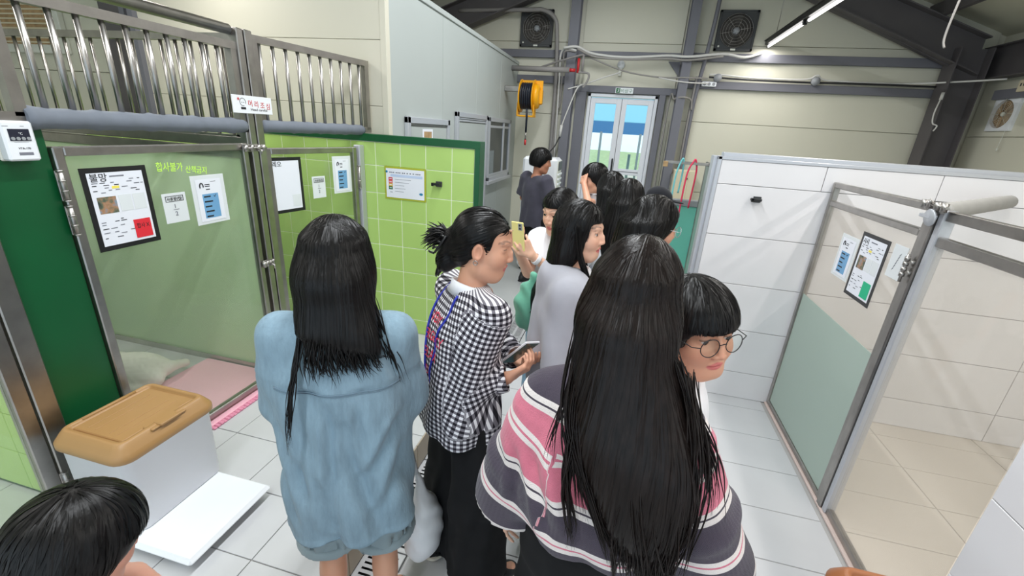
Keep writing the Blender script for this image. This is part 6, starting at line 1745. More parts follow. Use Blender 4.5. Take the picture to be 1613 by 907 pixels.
# white bag hanging in front of her right leg
bg_ = thing('shopping_bag', 'white plastic bag hanging beside the denim girl’s bare leg', 'bag', (-.572, 1.19, .29))
class _S: pass
def blob(name, prims, mat, parent, grid=.01, disp=None, sm=2):
    lo = np.min([q.lo for q in prims if q.op > 0], 0) - .02; hi = np.max([q.hi for q in prims if q.op > 0], 0) + .02
    V, Q = nets(prims, [axis(lo[d], hi[d], grid) for d in range(3)]); V = smooth_mesh(V, Q, sm, .5)
    if disp is not None: V = V + vnormals(V, Q) * disp(V)[:, None]
    return np_mesh(name, V, Q, mat, parent)
blob('bag', [ell((0, 0, 0), (.075, .10, .15), .03), cap((0, 0, .12), (-.01, -.02, .28), .03, .012, .06)], M['white_pl'], bg_, .009, lambda V: .0028 * np.sin(V[:, 2] * 60 + V[:, 1] * 70 + 2 * np.sin(V[:, 0] * 50)))
MB().tube([(-.01, -.02, .26), (-.05, -.03, .50), (-.06, -.05, .64)], .008, 6).build('handle', M['white_pl'], bg_, True)

# ---------------------------------------------------------------- 2: girl in the gingham shirt with a phone
F2 = 44; X2, Y2_, = -.465, 1.30
L2 = W2L(X2, Y2_, 0, F2)
p = Person('girl in black and white gingham shirt, hair in a claw clip, reading a phone', X2, Y2_, 0, 1.545, F2, head=(42, 9, 0), tone=TONE, lean=(.0, .035), hs=.98,
           arms={1: dict(el=L2(-.43, 1.215, .955), wr=L2(-.285, 1.255, 1.0), hd=np.array(L2(-.215, 1.285, 1.045)) - np.array(L2(-.285, 1.255, 1.0)), hn=L2(X2 - .1, Y2_ + .45, .62), curl=(.5, .6, .4)),
                 -1: dict(el=L2(-.37, 1.50, .97), wr=L2(-.30, 1.44, .98), curl=(.5, .7, .4), hn=(.2, 0, 1))},
           legs={1: dict(kn=(.12, .03, .45), an=(.13, .03, .085)), -1: dict(kn=(-.08, .02, .45), an=(-.09, -.04, .085))})
p.body(.0034, .0045, .014, True, False, False)
tor = p.torso([(.775, 0, -.005, .185, .142), (.83, 0, -.005, .186, .142), (.95, 0, -.01, .172, .132), (1.08, 0, -.012, .162, .120), (1.20, 0, -.015, .158, .110), (1.275, 0, -.012, .132, .086), (1.345, 0, -.008, .074, .058)], .03)
gp = [tor] + p.sleeve(1, .064, .064, .050, .92, .045, .02) + p.sleeve(-1, .064, .064, .050, .92, .045, .02)
fo2 = folds(8, .0055, 9, 24, zt=1.2, zb=.7)
p.garment('gingham_shirt', gp, M['check'], .0075, fo2, cloth_uv(p, .165, .062), 2)
V_, Q_ = p.last; tree2 = BVHTree.FromPolygons([tuple(v) for v in V_ + vnormals(V_, Q_) * fo2(V_)[:, None]], [tuple(q) for q in Q_])
collar(p, .066, .022, M['white_tee'], .02)
for q in (1, -1):
    d = unit(p.wr[q] - p.el[q]); c = p.el[q] + (p.wr[q] - p.el[q]) * .92
    p.garment('cuff', [cone(c - d * .03, c + d * .012, .050, .048, .004), cone(c - d * .05, c + d * .03, .040, .038, .003, -1)], M['check'], .006, None, lambda V: np.stack([V[:, 0], V[:, 2], 0 * V[:, 1]], 1), 1)
# red lettering on the back, laid on the cloth
def cloth_text(s, tree, body, x0, z, size, mat, width, name='lettering'):
    c = bpy.data.curves.new('t', 'FONT'); c.body = body; c.size = size; c.resolution_u = 2
    o = bpy.data.objects.new('t', c); COL.objects.link(o); CT.append((s, tree, o, x0, z, mat, width, name))
CT = []
for i, (wd, wth) in enumerate((('VERY', .072), ('EMERGENCY', .15), ('RELAX', .105), ('D', .022), ('FUN', .055))):
    cloth_text(p, tree2, wd, -.018 - wth / 2 + .02 * (i in (1, 2)) * 0, 1.165 - .062 * i, .050, M['red_txt'] if 'red_txt' in M else M.setdefault('red_txt', simple('red_shirt_print', srgb(232, 52, 88), .7)), wth)
# blue lanyard over the shoulders with the badge hanging down her back
def back_path(tree, pts, off=.003):
    out = []
    for (x, z) in pts:
        h = tree.ray_cast(Vector((x, -1, z)), Vector((0, 1, 0)))
        if h[0]: out.append(h[0] + h[1] * off)
    return out
M['lanyard'] = simple('blue_lanyard', srgb(40, 52, 170), .6)
for sx in (1, -1):
    pp = back_path(tree2, [(-.02 + sx * (.012 + .055 * t ** 1.3), .905 + .375 * t) for t in np.linspace(0, 1, 22)])
    MB().tube(pp, .0042, 6).build('lanyard', M['lanyard'], p.root, True)
hb = back_path(tree2, [(-.02, .905), (-.02, .80)], .006)
bd = MB().box((-.052, -.0015, -.125), (.014, .0015, .0), .001, Matrix.Translation(hb[0])).build('name_badge', M['film'], p.root, True); WM[bd.name] = WM[p.root.name]
MB().box((-.046, -.0025, -.075), (.008, -.0015, -.02), 0, Matrix.Translation(hb[0])).build('badge_picture', M['blue_box'], bd, True)
MB().box((-.034, -.0032, -.085), (-.004, -.0025, -.045), 0, Matrix.Translation(hb[0])).build('badge_picture', M['amber_print'], bd, True)
MB().box((-.046, -.0025, -.118), (.008, -.0015, -.09), 0, Matrix.Translation(hb[0])).build('badge_print', M['green_note'], bd, True)
p.pants(.95, .143, .115, .128, .09, M['black_cloth'], 'wide_trousers', .012, None, .006)
tl = W2L(X2, Y2_, 0, F2)
MB().box((.178, .015, .475), (.1805, .085, .50), .0005).build('label_patch', M['ink_soft'], p.root, True)
p.shoes(M['shoe_black'], M['sole'])
# earring
e_ = p.oh + p.Rh @ np.array((.083, -.004, -.042)) * p.hs
MB().tube([tuple(e_ + p.Rh @ np.array((0, .007 * math.cos(q), .007 * math.sin(q)))) for q in np.linspace(0, 2 * PI, 14)], .0016, 5).build('earring', M['steel'], p.root, True)
# hair: smooth cap combed back to a twisted clump with loose ends
hd = p.hp(shell_prims(p, .009, .050, -.02, -.075))
hd[-1:] = []
hd = p.hp([ell((0, -.018, .030), (.0835, .100, .094), .02), ell((0, -.055, -.035), (.060, .052, .060), .03), rbox((0, .135, -.09), (.069, .105, .150), .03, .012, -1), rbox((0, .060, -.16), (.12, .085, .13), .03, .015, -1), ell((.086, .0, -.02), (.03, .028, .045), .012, -1), ell((-.086, .0, -.02), (.03, .028, .045), .012, -1)])
bun = p.hp([ell((0, -.116, -.020), (.040, .034, .050), .02), ell((0, -.124, -.085), (.040, .034, .048), .02), cap((0, -.07, -.06), (0, -.12, -.10), .03, .025, .02)])
R_, V_ = scalp_roots(p, 1700, 21, 0, -.45, .010, .055)
Lq = (R_ - p.oh) @ p.Rh; V_ = (np.array((0, -.115, -.05)) - Lq); V_ /= np.linalg.norm(V_, axis=1)[:, None]; V_ = V_ @ p.Rh.T
make_hair(p, hd + bun, M['hair'], R_, V_, 14, .012, np.full(len(R_), .15), .0022, 21, .03, .006, .05, grav=tuple(unit(p.Rh @ np.array((0, -.8, -.5)))), ramp=8)
rg_ = np.random.default_rng(4); mb = MB()
for i in range(110):
    a = rg_.uniform(-1, 1); b0 = p.oh + p.Rh @ (np.array((rg_.uniform(-.02, .02), -.135, rg_.uniform(-.035, .01))) * p.hs)
    dr = p.Rh @ unit((a * .9, -.9, rg_.uniform(.1, 1.0))); L_ = rg_.uniform(.05, .10); sag = np.array((0, 0, -1.)) * rg_.uniform(.2, .7)
    pts = [b0 + dr * L_ * t + sag * L_ * t * t for t in np.linspace(0, 1, 6)]; mb.tube([tuple(q) for q in pts], .003, 4, True, [.0042, .004, .0036, .003, .002, .0006])
o = mb.build('loose_ends', M['hair'], p.root, True); o['kind'] = 'stuff'
mb = MB()
for i in range(26):
    b0 = p.oh + p.Rh @ (np.array((rg_.uniform(-.025, .025), -.135, rg_.uniform(-.08, -.04))) * p.hs)
    pts = [b0 + p.Rh @ np.array((.010 * math.sin(t * 5 + i), -.008 * t, -.075 * t)) for t in np.linspace(0, 1, 7)]; mb.tube([tuple(q) for q in pts], .003, 4, True, [.006, .0065, .006, .0055, .005, .0035, .001])
o = mb.build('loose_ends', M['hair'], p.root, True); o['kind'] = 'stuff'
for sx in (-1, 1):
    mb = MB()
    for j in range(4):
        c0 = np.array((sx * .040, -.128 - .010 * j, .004 - .022 * j)); pts = [c0, c0 + np.array((-sx * .006, -.018, 0)), c0 + np.array((-sx * .022, -.026, -.004))]
        mb.tube([tuple(p.oh + p.Rh @ (q * p.hs)) for q in pts], .0035, 6)
    mb.tube([tuple(p.oh + p.Rh @ (np.array((sx * .040, -.126 - .010 * j, .008 - .022 * j)) * p.hs)) for j in range(4)], .0045, 6)
    mb.build('claw_clip', M['black_pl'], p.root, True)
# phone in her right hand
def phone(label, c, xdir, ydir, mat_back, mat_scr, w_=.072, h_=.150, cat='phone', cams=True, scr=True):
    c = Vector(c); x = Vector(xdir).normalized(); y = Vector(ydir); y = (y - x * y.dot(x)).normalized(); z = x.cross(y)
    T = Matrix(((x.x, y.x, z.x, c.x), (x.y, y.y, z.y, c.y), (x.z, y.z, z.z, c.z), (0, 0, 0, 1)))
    th = bpy.data.objects.new('smartphone', None); COL.objects.link(th); th.matrix_world = T; th.location = c; th.rotation_euler = T.to_euler(); WM[th.name] = T; props(th, label, cat)
    MB().box((-w_ / 2, -h_ / 2, -.0045), (w_ / 2, h_ / 2, .0035), .003).build('body', mat_back, th, True)
    MB().box((-w_ / 2 + .003, -h_ / 2 + .003, .0033), (w_ / 2 - .003, h_ / 2 - .003, .0042), .0004).build('screen', mat_scr, th, True)
    if cams:
        MB().box((-w_ / 2 + .006, h_ / 2 - .040, -.0062), (-w_ / 2 + .030, h_ / 2 - .006, -.0042), .001).build('camera_bump', M['grey_pl'], th, True)
        for k in range(2): MB().cyl((-w_ / 2 + .018, h_ / 2 - .015 - .016 * k, -.0072), (-w_ / 2 + .018, h_ / 2 - .015 - .016 * k, -.006), .0055, 12).build('lens', M['black_pl'], th, True)
    return th
M['screen_green'] = simple('phone_screen_dark_green', srgb(62, 92, 84), .12)
hc = Vector(WM[p.root.name] @ Vector(p.wr[1] + unit(p.hd[1]) * .085))
ph = phone('smartphone with dark green screen in the gingham girl’s hand', (-.262, 1.335, 1.062), (.55, .80, -.25), (.45, -.1, .5), M['shoe_white'], M['screen_green'])

# ---------------------------------------------------------------- 3: girl in the striped knit
F3 = 6
p = Person('girl in a pink and charcoal striped knit seen from behind with very long hair', .052, .885, 0, 1.592, F3, head=(4, 10, 3), hs=1.02, tone=TONE_L,
           arms={1: dict(sh=(.148, -.005, 1.205), el=(.235, .0, .985), wr=(.285, .05, .78), hn=(-1, 0, -.2)), -1: dict(sh=(-.146, -.005, 1.205), el=(-.205, .0, .985), wr=(-.235, .05, .76), hn=(1, 0, -.2))}, wide=1.0)
p.body(.006, .008, .014, True, False, False)
tor = p.torso([(.885, .0, -.005, .195, .148), (.92, 0, -.005, .202, .154), (1.0, 0, -.005, .198, .150), (1.10, 0, -.006, .186, .140), (1.18, 0, -.008, .166, .124), (1.245, 0, -.008, .128, .098), (1.305, 0, -.006, .088, .074), (1.35, 0, -.004, .066, .058)], .03)
gp = [tor]
for q in (1, -1):
    a = p.sh[q] + np.array((0, 0, -.012)); b = p.el[q]; e = b + unit(p.wr[q] - b) * .15; d = unit(e - b)
    gp += [cap(a + (p.neck - a) * .72 + np.array((0, 0, -.016)), a, .052, .058, .05), cap(a, a + (b - a) * .4, .056, .066, .05), cone(a + (b - a) * .2, b, .062, .085, .05), cone(b - unit(b - a) * .02, e, .088, .115, .04), cone(e - d * .035, e + d * .04, .088, .096, .004, -1)]
_f3 = folds(5, .0085, 8, 20, zt=1.3, zb=.8); _c3 = creases([((-.16, 1.12), (-.08, .92), .013, .016), ((-.10, 1.16), (-.02, .95), .010, .014), ((-.20, 1.10), (-.19, .92), .010, .014), ((.14, 1.16), (.10, .95), .012, .016), ((.19, 1.10), (.2, .92), .012, .016)])
def fo3(V): return _f3(V) + _c3(V)
p.garment('striped_knit', gp, M['stripe'], .0075, fo3, cloth_uv(p, .18, .10, p.neck[2] - .03, .112), 2)
collar(p, .078, .022, M['cream_rib'] if 'cream_rib' in M else M.setdefault('cream_rib', cloth_mat('cream_rib', srgb(226, 214, 206), .95, .05, 400, .4)), .015)
p.pants(.95, .165, .11, .12, .09, M['black_cloth'], 'trousers')
p.shoes(M['shoe_black'], M['sole'])
long_hair(p, .98, [(.965, .125, -.168, .02, .010), (1.02, .112, -.176, .055, .020), (1.12, .092, -.172, .088, .028), (1.22, .062, -.150, .106, .038), (1.30, .032, -.100, .108, .060), (1.39, .008, -.05, .102, .084), (1.45, .002, -.02, .099, .100), (1.515, 0, .005, .055, .055)], M['hair_brown'], 6500, 31, tt=.012, part=.006, var=.30, wave=.05, width=.0019, ds=.015, grid=.006)
# separate locks over the right shoulder and down the left of the back
hs_ = [q for q in p.root.children if q.name.startswith('hair')][-1]
rg_ = np.random.default_rng(9); mb = MB()
fz3 = BVHTree.FromPolygons([tuple(v) for v in p.last[0]], [tuple(q) for q in p.last[1]])
lock([(.10, -.06, 1.40), (.150, -.085, 1.31), (.190, -.09, 1.24), (.215, -.105, 1.17), (.225, -.12, 1.10)], .0022, 46, .009, 1)
lock([(.09, -.10, 1.34), (.14, -.140, 1.22), (.175, -.150, 1.12), (.195, -.15, 1.03)], .0022, 40, .008, 2)
lock([(-.07, -.10, 1.32), (-.062, -.155, 1.20), (-.055, -.172, 1.10), (-.035, -.178, 1.01), (-.03, -.18, .95)], .0020, 26, .006, 3)
lock([(-.085, -.07, 1.34), (-.10, -.135, 1.22), (-.105, -.16, 1.14)], .0013, 8, .006, 4)
lock([(.05, -.14, 1.28), (.09, -.190, 1.12), (.12, -.192, 1.0), (.125, -.19, .93)], .0022, 34, .012, 5)
lock([(-.07, -.07, 1.38), (-.050, -.150, 1.24), (.000, -.180, 1.11), (.05, -.185, 1.01), (.075, -.18, .94)], .0018, 60, .008, 71)
lock([(-.085, -.05, 1.40), (-.075, -.135, 1.26), (-.035, -.170, 1.14), (-.005, -.18, 1.04)], .0018, 40, .008, 72)
lock([(.135, -.06, 1.36), (.170, -.135, 1.24), (.183, -.165, 1.12), (.172, -.178, 1.02), (.16, -.175, .94)], .0018, 60, .009, 73)
for q_ in range(7):
    x_ = .055 + .018 * q_; lock([(x_, -.185, 1.12), (x_ + .004, -.192, 1.03), (x_ + .012, -.19, .96), (x_ + .014, -.188, .90 + .02 * (q_ % 3))], .0018, 16, .007, 80 + q_)
o = mb.build('locks', M['hair_brown'], hs_, True); o['kind'] = 'stuff'

# ---------------------------------------------------------------- 4: boy with round glasses
F4 = 100
p = Person('boy with a bowl cut and round glasses looking down to the right', .243, 1.17, 0, 1.412, F4, head=(50, 1, 7), hs=1.05, tone=srgb(212, 158, 130), lean=(0, .0))
p.body(.0022, .010, .014, False, True, True)
tor = p.torso([(.80, 0, 0, .165, .12), (1.0, 0, 0, .158, .115), (1.2, 0, 0, .165, .11), (1.285, 0, 0, .145, .085), (1.34, 0, 0, .075, .058)], .03)
p.garment('tee', [tor] + p.sleeve(1, .068, .075, .07, .75, .04, .03, True) + p.sleeve(-1, .068, .075, .07, .75, .04, .03, True), M['white_tee'], .010, folds(12, .004, 9, 24))
p.pants(.95, .15, .09, .095, .30, M['navy_tee'], 'shorts')
p.shoes(M['shoe_black'], M['sole'])
short_hair(p, M['hair'], 2600, 41, .020, .034, -.030, -.07, .0019, True, .15, .002)
gl = MB()
for sx in (-1, 1):
    c = np.array((sx * .0335, .097, .002)); gl.tube([tuple(p.oh + p.Rh @ (np.array((c[0] + .0245 * math.cos(q), c[1] - .004 * abs(math.cos(q)) * (1 if math.cos(q) * sx > 0 else 0), c[2] + .0235 * math.sin(q))) * p.hs)) for q in np.linspace(0, 2 * PI, 33)], .0013, 6)
    gl.tube([tuple(p.oh + p.Rh @ (np.array(q) * p.hs)) for q in ((sx * .058, .094, .006), (sx * .0765, .085, .008), (sx * .084, .01, .008), (sx * .084, -.012, -.006))], .0013, 5)
gl.tube([tuple(p.oh + p.Rh @ (np.array(q) * p.hs)) for q in ((-.010, .098, .006), (0, .101, .009), (.010, .098, .006))], .0013, 5)
go = gl.build('glasses', M['black_pl'], p.root, True); WM[go.name] = WM[p.root.name]
ln_ = MB()
for sx in (-1, 1):
    c = np.array((sx * .0335, .096, .002)); 
    ln_ = MB(); ln_.add([tuple(p.oh + p.Rh @ (np.array((c[0] + .024 * math.cos(q), c[1], c[2] + .023 * math.sin(q))) * p.hs)) for q in np.linspace(0, 2 * PI, 25)[:-1]], [tuple(range(24))]).build('lens', M['glass'], go, True)

# ---------------------------------------------------------------- 5: child crouching at the lower left
p = Person('crouching child at the bottom left corner, only black hair and a bare arm in view', -1.05, .345, STEP - .0, 1.48, 35, head=(-18, 22, 0), hs=.98, tone=srgb(222, 164, 142), drop=.66, lean=(0, .06),
           arms={1: dict(el=(.315, .25, .46), wr=(.22, .36, .26), hn=(0, 0, -1)), -1: dict(el=(-.22, .14, .42), wr=(-.12, .26, .25), hn=(0, 0, -1))},
           legs={1: dict(kn=(.14, .38, .09), an=(.12, .0, .085)), -1: dict(kn=(-.14, .38, .09), an=(-.12, .0, .085))})
p.body(.007, .010, .014, False, False, False)
tor = p.torso([(.78, 0, 0, .165, .125), (1.0, 0, 0, .158, .118), (1.2, 0, 0, .160, .112), (1.275, 0, 0, .135, .085), (1.335, 0, 0, .072, .055)], .03)
p.garment('sleeveless_top', [tor, cap(p.sh[1] + (p.neck - p.sh[1]) * .4, p.sh[1] + (p.neck - p.sh[1]) * .15, .05, .05, .03), cap(p.sh[-1] + (p.neck - p.sh[-1]) * .4, p.sh[-1], .052, .055, .03)], M['navy_tee'], .012, None)
p.garment('trousers', [ell((0, 0, .19), (.155, .13, .12), .04)] + [cap(p.hip[q], p.kn[q], .085, .062, .04) for q in (1, -1)] + [cap(p.kn[q], p.an[q], .060, .05, .03) for q in (1, -1)], M['black_cloth'], .012, None)
p.shoes(M['shoe_white'], M['sole'])
short_hair(p, M['hair'], 2600, 51, .022, .030, -.06, -.09, .0024, True, .19, .006)

# ---------------------------------------------------------------- 6: girl in the grey hoodie
F6 = 78
p = Person('girl in a light grey hoodie and jeans in profile with long straight hair', -.140, 1.58, 0, 1.585, F6, head=(26, 2, 0), hs=.89, tone=TONE_L,
           arms={1: dict(el=(.215, -.02, 1.03), wr=(.20, .06, .82)), -1: dict(el=(-.215, -.02, 1.03), wr=(-.2, .06, .82))})
p.body(.0034, .009, .014, True, True, True)
tor = p.torso([(.86, 0, 0, .185, .14), (.95, 0, 0, .195, .148), (1.08, 0, 0, .188, .14), (1.2, 0, -.005, .178, .122), (1.285, 0, -.005, .150, .09), (1.345, 0, -.004, .075, .058)], .03)
p.garment('hoodie', [tor] + p.sleeve(1, .075, .070, .05, .95, .045, .02) + p.sleeve(-1, .075, .070, .05, .95, .045, .02) + [cap(p.neck + np.array((-.06, -.05, -.03)), p.neck + np.array((.06, -.05, -.03)), .042, .042, .04), ell(p.neck + np.array((0, -.085, -.06)), (.085, .045, .07), .03), ell(p.neck + np.array((0, .075, -.01)), (.05, .06, .07), .02, -1)], M['grey_knit'], .0085, folds(15, .006, 8, 22))
p.garment('tee', [p.torso([(.83, 0, 0, .178, .132), (.90, 0, 0, .178, .132)], .01)], M['white_tee'], .012)
p.garment('tee_front', [ell(p.neck + np.array((0, .025, -.05)), (.062, .062, .07), .02), cap(p.neck + np.array((0, 0, -.05)), p.neck + np.array((0, .01, .10)), .06, .06, .01, -1)], M['white_tee'], .006)
c_ = collar(p, .060, .008, M['rose_tee'], .045, 'tee_collar', .008, -.012)
p.pants(.93, .155, .095, .10, .09, M['jeans'], 'jeans'); p.shoes(M['shoe_white'], M['sole'])
long_hair(p, 1.08, [(1.12, -.06, -.128, .03, .012), (1.18, -.055, -.122, .045, .018), (1.26, -.03, -.080, .062, .036), (1.33, -.01, -.045, .074, .050), (1.39, 0, -.02, .076, .062), (1.45, 0, .01, .05, .05)], M['hair'], 2000, 61, part=.0, var=.22, wave=.03, brow=.045, side=-.10)
hs_ = [q for q in p.root.children if q.name.startswith('hair')][-1]
mb = MB()
lock([(.084, .0, 1.50), (.086, .015, 1.40), (.080, .055, 1.31), (.085, .10, 1.22), (.08, .13, 1.13)], .0018, 50, .006, 6)
lock([(-.086, .01, 1.50), (-.09, .03, 1.40), (-.09, .065, 1.30), (-.105, .10, 1.18), (-.11, .115, 1.10)], .0022, 50, .008, 7)
o = mb.build('locks', M['hair'], hs_, True); o['kind'] = 'stuff'
M['green_bag'] = cloth_mat('sea_green_cloth', srgb(108, 176, 150), .7, .12, 300, .3)
bgp = Vector((-.305, 1.64, 1.125)); bg2 = thing('drawstring_bag', 'sea green cloth bag hanging behind the girl in the grey hoodie', 'bag', tuple(bgp))
blob('bag', [ell((0, 0, -.02), (.055, .08, .10), .03), cap((0, 0, .05), (.02, 0, .12), .035, .02, .03)], M['green_bag'], bg2, .008, lambda V: .007 * np.sin(V[:, 2] * 50 + V[:, 0] * 90 + V[:, 1] * 60))
MB().tube([(.02, 0, .10), (.07, -.01, .17), (.13, -.02, .20)], .005, 6).build('strap', M['green_bag'], bg2, True)

# ---------------------------------------------------------------- 7: girl taking a picture with a pale phone
F7 = 204; X7, Y7 = -.275, 2.36
L7 = W2L(X7, Y7, 0, F7); phc = (-.455, 2.05, 1.305)
p = Person('girl in a white tee holding up a pale yellow phone with both hands', X7, Y7, 0, 1.50, F7, head=(10, 14, 0), hs=1.0, tone=TONE_L,
           arms={1: dict(el=L7(-.43, 2.25, 1.06), wr=L7(-.475, 2.115, 1.235), hd=(.25, .25, .9), hn=np.array(L7(-.445, 2.03, 1.30)) - np.array(L7(-.51, 2.1, 1.30)), curl=(.7, .9, .5)),
                 -1: dict(el=L7(-.235, 2.15, 1.09), wr=L7(-.385, 2.06, 1.215), hd=np.array(L7(-.45, 2.05, 1.295)) - np.array(L7(-.385, 2.06, 1.215)), hn=np.array(L7(-.46, 2.10, 1.30)) - np.array(L7(-.43, 2.0, 1.28)), curl=(.5, .7, .4))})
p.body(.0034, .0045, .014, True, True, True)
tor = p.torso([(.80, 0, 0, .17, .125), (1.0, 0, 0, .165, .12), (1.2, 0, 0, .168, .112), (1.285, 0, 0, .148, .086), (1.34, 0, 0, .075, .058)], .03)
p.garment('tee', [tor] + p.sleeve(1, .07, .085, .08, .85, .04, .03, True) + p.sleeve(-1, .07, .085, .08, .85, .04, .03, True), M['white_tee'], .010, folds(17, .005, 9, 24))
p.pants(.95, .15, .09, .095, .09, M['jeans'], 'jeans'); p.shoes(M['shoe_white'], M['sole'])
long_hair(p, 1.22, [(1.20, 0, -.095, .09, .02), (1.28, .0, -.075, .098, .045), (1.36, 0, -.045, .094, .065), (1.44, 0, -.01, .086, .085)], M['hair'], 1500, 71, brow=.045, var=.2, wave=.03)
c_ = p.wr[-1]; d_ = unit(p.wr[-1] - p.el[-1])
p.garment('wrist_band', [cone(c_ - d_ * .05, c_ - d_ * .025, .031, .030, .003), cone(c_ - d_ * .06, c_ - d_ * .01, .024, .024, .003, -1)], M['shoe_white'], .004, None, None, 1)
M['pale_phone'] = simple('pale_yellow_phone', srgb(240, 226, 150), .3)
phone('pale yellow smartphone held up by the girl in the white tee', phc, (.92, -.38, .05), (-.08, -.12, 1), M['pale_phone'], M['black_pl'], .072, .148).rotation_euler.rotate_axis('Y', PI)

# ---------------------------------------------------------------- 8: boy in the dark tee at the back
p = Person('boy in a dark slate tee and black shorts standing by the air cooler', -.95, 5.07, 0, 1.575, 38, head=(42, 8, 0), hs=1.12, tone=TONE_D, wide=1.12,
           arms={1: dict(el=(.25, .02, 1.04), wr=(.12, .24, 1.03), hn=(0, 0, -1)), -1: dict(el=(-.24, .0, 1.03), wr=(-.2, .12, .86))})
p.body(.007, .009, .015, True, True, False)
tor = p.torso([(.74, 0, 0, .19, .14), (.9, 0, 0, .19, .14), (1.05, 0, 0, .185, .135), (1.2, 0, 0, .185, .125), (1.285, 0, 0, .162, .092), (1.34, 0, 0, .08, .06)], .03)
p.garment('tee', [tor] + p.sleeve(1, .075, .09, .085, .85, .04, .03, True) + p.sleeve(-1, .075, .09, .085, .85, .04, .03, True), M['navy_tee'], .012, folds(19, .006, 8, 22))
p.pants(.95, .165, .10, .11, .50, M['black_cloth'], 'shorts'); p.shoes(M['shoe_black'], M['shoe_black'], .009)
short_hair(p, M['hair'], 1000, 81, .018, .034, -.02, -.06, .0034, True, .14)

# ---------------------------------------------------------------- 9: boy with his hand on his head
F9 = 248; X9, Y9 = -.198, 4.0
p = Person('boy in a light grey tee pressing a hand to his forehead near the glazed door', X9, Y9, 0, 1.535, F9, head=(-6, 12, 0), hs=1.05, tone=TONE,
           arms={-1: dict(el=(-.27, .16, 1.27), wr=(-.105, .16, 1.40), hd=(.55, -.12, .55), hn=(.45, -.85, -.2), curl=(.3, .35, .2)), 1: {}})
p.body(.006, .006, .015, True, True, False)
tor = p.torso([(.78, 0, 0, .18, .135), (1.0, 0, 0, .175, .13), (1.2, 0, 0, .175, .12), (1.285, 0, 0, .155, .09), (1.34, 0, 0, .078, .06)], .03)
p.garment('tee', [tor] + p.sleeve(1, .072, .085, .08, .8, .04, .03, True) + p.sleeve(-1, .072, .085, .08, .8, .04, .03, True), M['grey_tee'], .012, folds(20, .006, 8, 22))
p.pants(.95, .16, .1, .11, .5, M['black_cloth'], 'shorts'); p.shoes(M['shoe_white'], M['sole'], .009)
short_hair(p, M['hair'], 1000, 91, .018, .04, -.02, -.06, .003, True, .13)

# ---------------------------------------------------------------- 10, 11: two girls seen from behind
p = Person('girl with black shoulder length hair and white top behind the hoodie girl', -.055, 3.2, 0, 1.545, -6, head=(-25, 8, 0), tone=TONE_L)
p.body(.008, .011, .016, True, False, False)
tor = p.torso([(.80, 0, 0, .17, .125), (1.0, 0, 0, .165, .12), (1.2, 0, 0, .168, .112), (1.285, 0, 0, .148, .086), (1.34, 0, 0, .075, .058)], .03)
p.garment('tee', [tor] + p.sleeve(1, .07, .085, .08, .85, .04, .03, True) + p.sleeve(-1, .07, .085, .08, .85, .04, .03, True), M['white_tee'], .012, folds(22, .005, 9, 24))
p.pants(.95, .15, .09, .095, .09, M['black_cloth'], 'trousers'); p.shoes(M['shoe_white'], M['sole'], .009)
long_hair(p, 1.20, [(1.20, 0, -.095, .085, .03), (1.28, .0, -.075, .098, .055), (1.36, 0, -.045, .096, .072), (1.44, 0, -.01, .088, .09)], M['hair'], 1300, 101, var=.12, width=.0034)
p = Person('girl in a white top with a jeans bag strap, long hair down her back', .045, 2.62, 0, 1.555, 14, head=(8, 6, 0), tone=TONE_L)
p.body(.008, .011, .016, True, False, False)
p.garment('tee', [p.torso([(.80, 0, 0, .17, .125), (1.0, 0, 0, .165, .12), (1.2, 0, 0, .168, .112), (1.285, 0, 0, .148, .086), (1.34, 0, 0, .075, .058)], .03)] + p.sleeve(1, .07, .085, .08, .85, .04, .03, True) + p.sleeve(-1, .07, .085, .08, .85, .04, .03, True), M['white_tee'], .012, folds(23, .005, 9, 24))
MB().tube(smooth([(-.10, -.075, 1.28), (-.125, -.115, 1.15), (-.15, -.125, 1.0), (-.17, -.12, .88)]), .012, 6).build('bag_strap', M['wire_grey'], p.root, True)
p.pants(.95, .15, .1, .105, .09, M['jeans'], 'jeans'); p.shoes(M['shoe_white'], M['sole'], .009)
blob_ = None
db = Vector((-.125, 2.55, .93)); dbt = thing('denim_bag', 'blue denim shoulder bag on the back of a girl in white', 'bag', tuple(db))
blob('bag', [rbox((0, 0, 0), (.075, .04, .09), .03, .01)], M['jeans'], dbt, .012, lambda V: .005 * np.sin(V[:, 2] * 50 + V[:, 0] * 60))
long_hair(p, 1.12, [(1.12, .01, -.135, .06, .018), (1.20, 0.01, -.13, .085, .03), (1.28, .0, -.10, .098, .050), (1.36, 0, -.055, .098, .072), (1.44, 0, -.01, .09, .092)], M['hair'], 1500, 111, var=.2, width=.0032)

# ---------------------------------------------------------------- 12: girl with glasses turning right
F12 = 62
p = Person('girl with black bobbed hair and thin glasses facing right behind the striped knit', .128, 1.97, 0, 1.545, F12, head=(12, 10, 0), hs=1.02, tone=TONE)
p.body(.005, .011, .015, False, True, True)
p.garment('tee', [p.torso([(.80, 0, 0, .17, .125), (1.0, 0, 0, .165, .12), (1.2, 0, 0, .168, .112), (1.285, 0, 0, .148, .086), (1.34, 0, 0, .075, .058)], .03)] + p.sleeve(1, .07, .085, .08, .85, .04, .03, True) + p.sleeve(-1, .07, .085, .08, .85, .04, .03, True), M['navy_tee'], .012, folds(24, .005, 9, 24))
p.pants(.95, .15, .1, .105, .09, M['black_cloth'], 'trousers'); p.shoes(M['shoe_black'], M['sole'], .009)
long_hair(p, 1.22, [(1.24, 0, -.085, .085, .03), (1.31, .0, -.075, .098, .055), (1.38, 0, -.05, .100, .075), (1.46, 0, -.01, .092, .095)], M['hair'], 2000, 121, var=.12, brow=.045, side=-.09, tt=.016)
gl = MB()
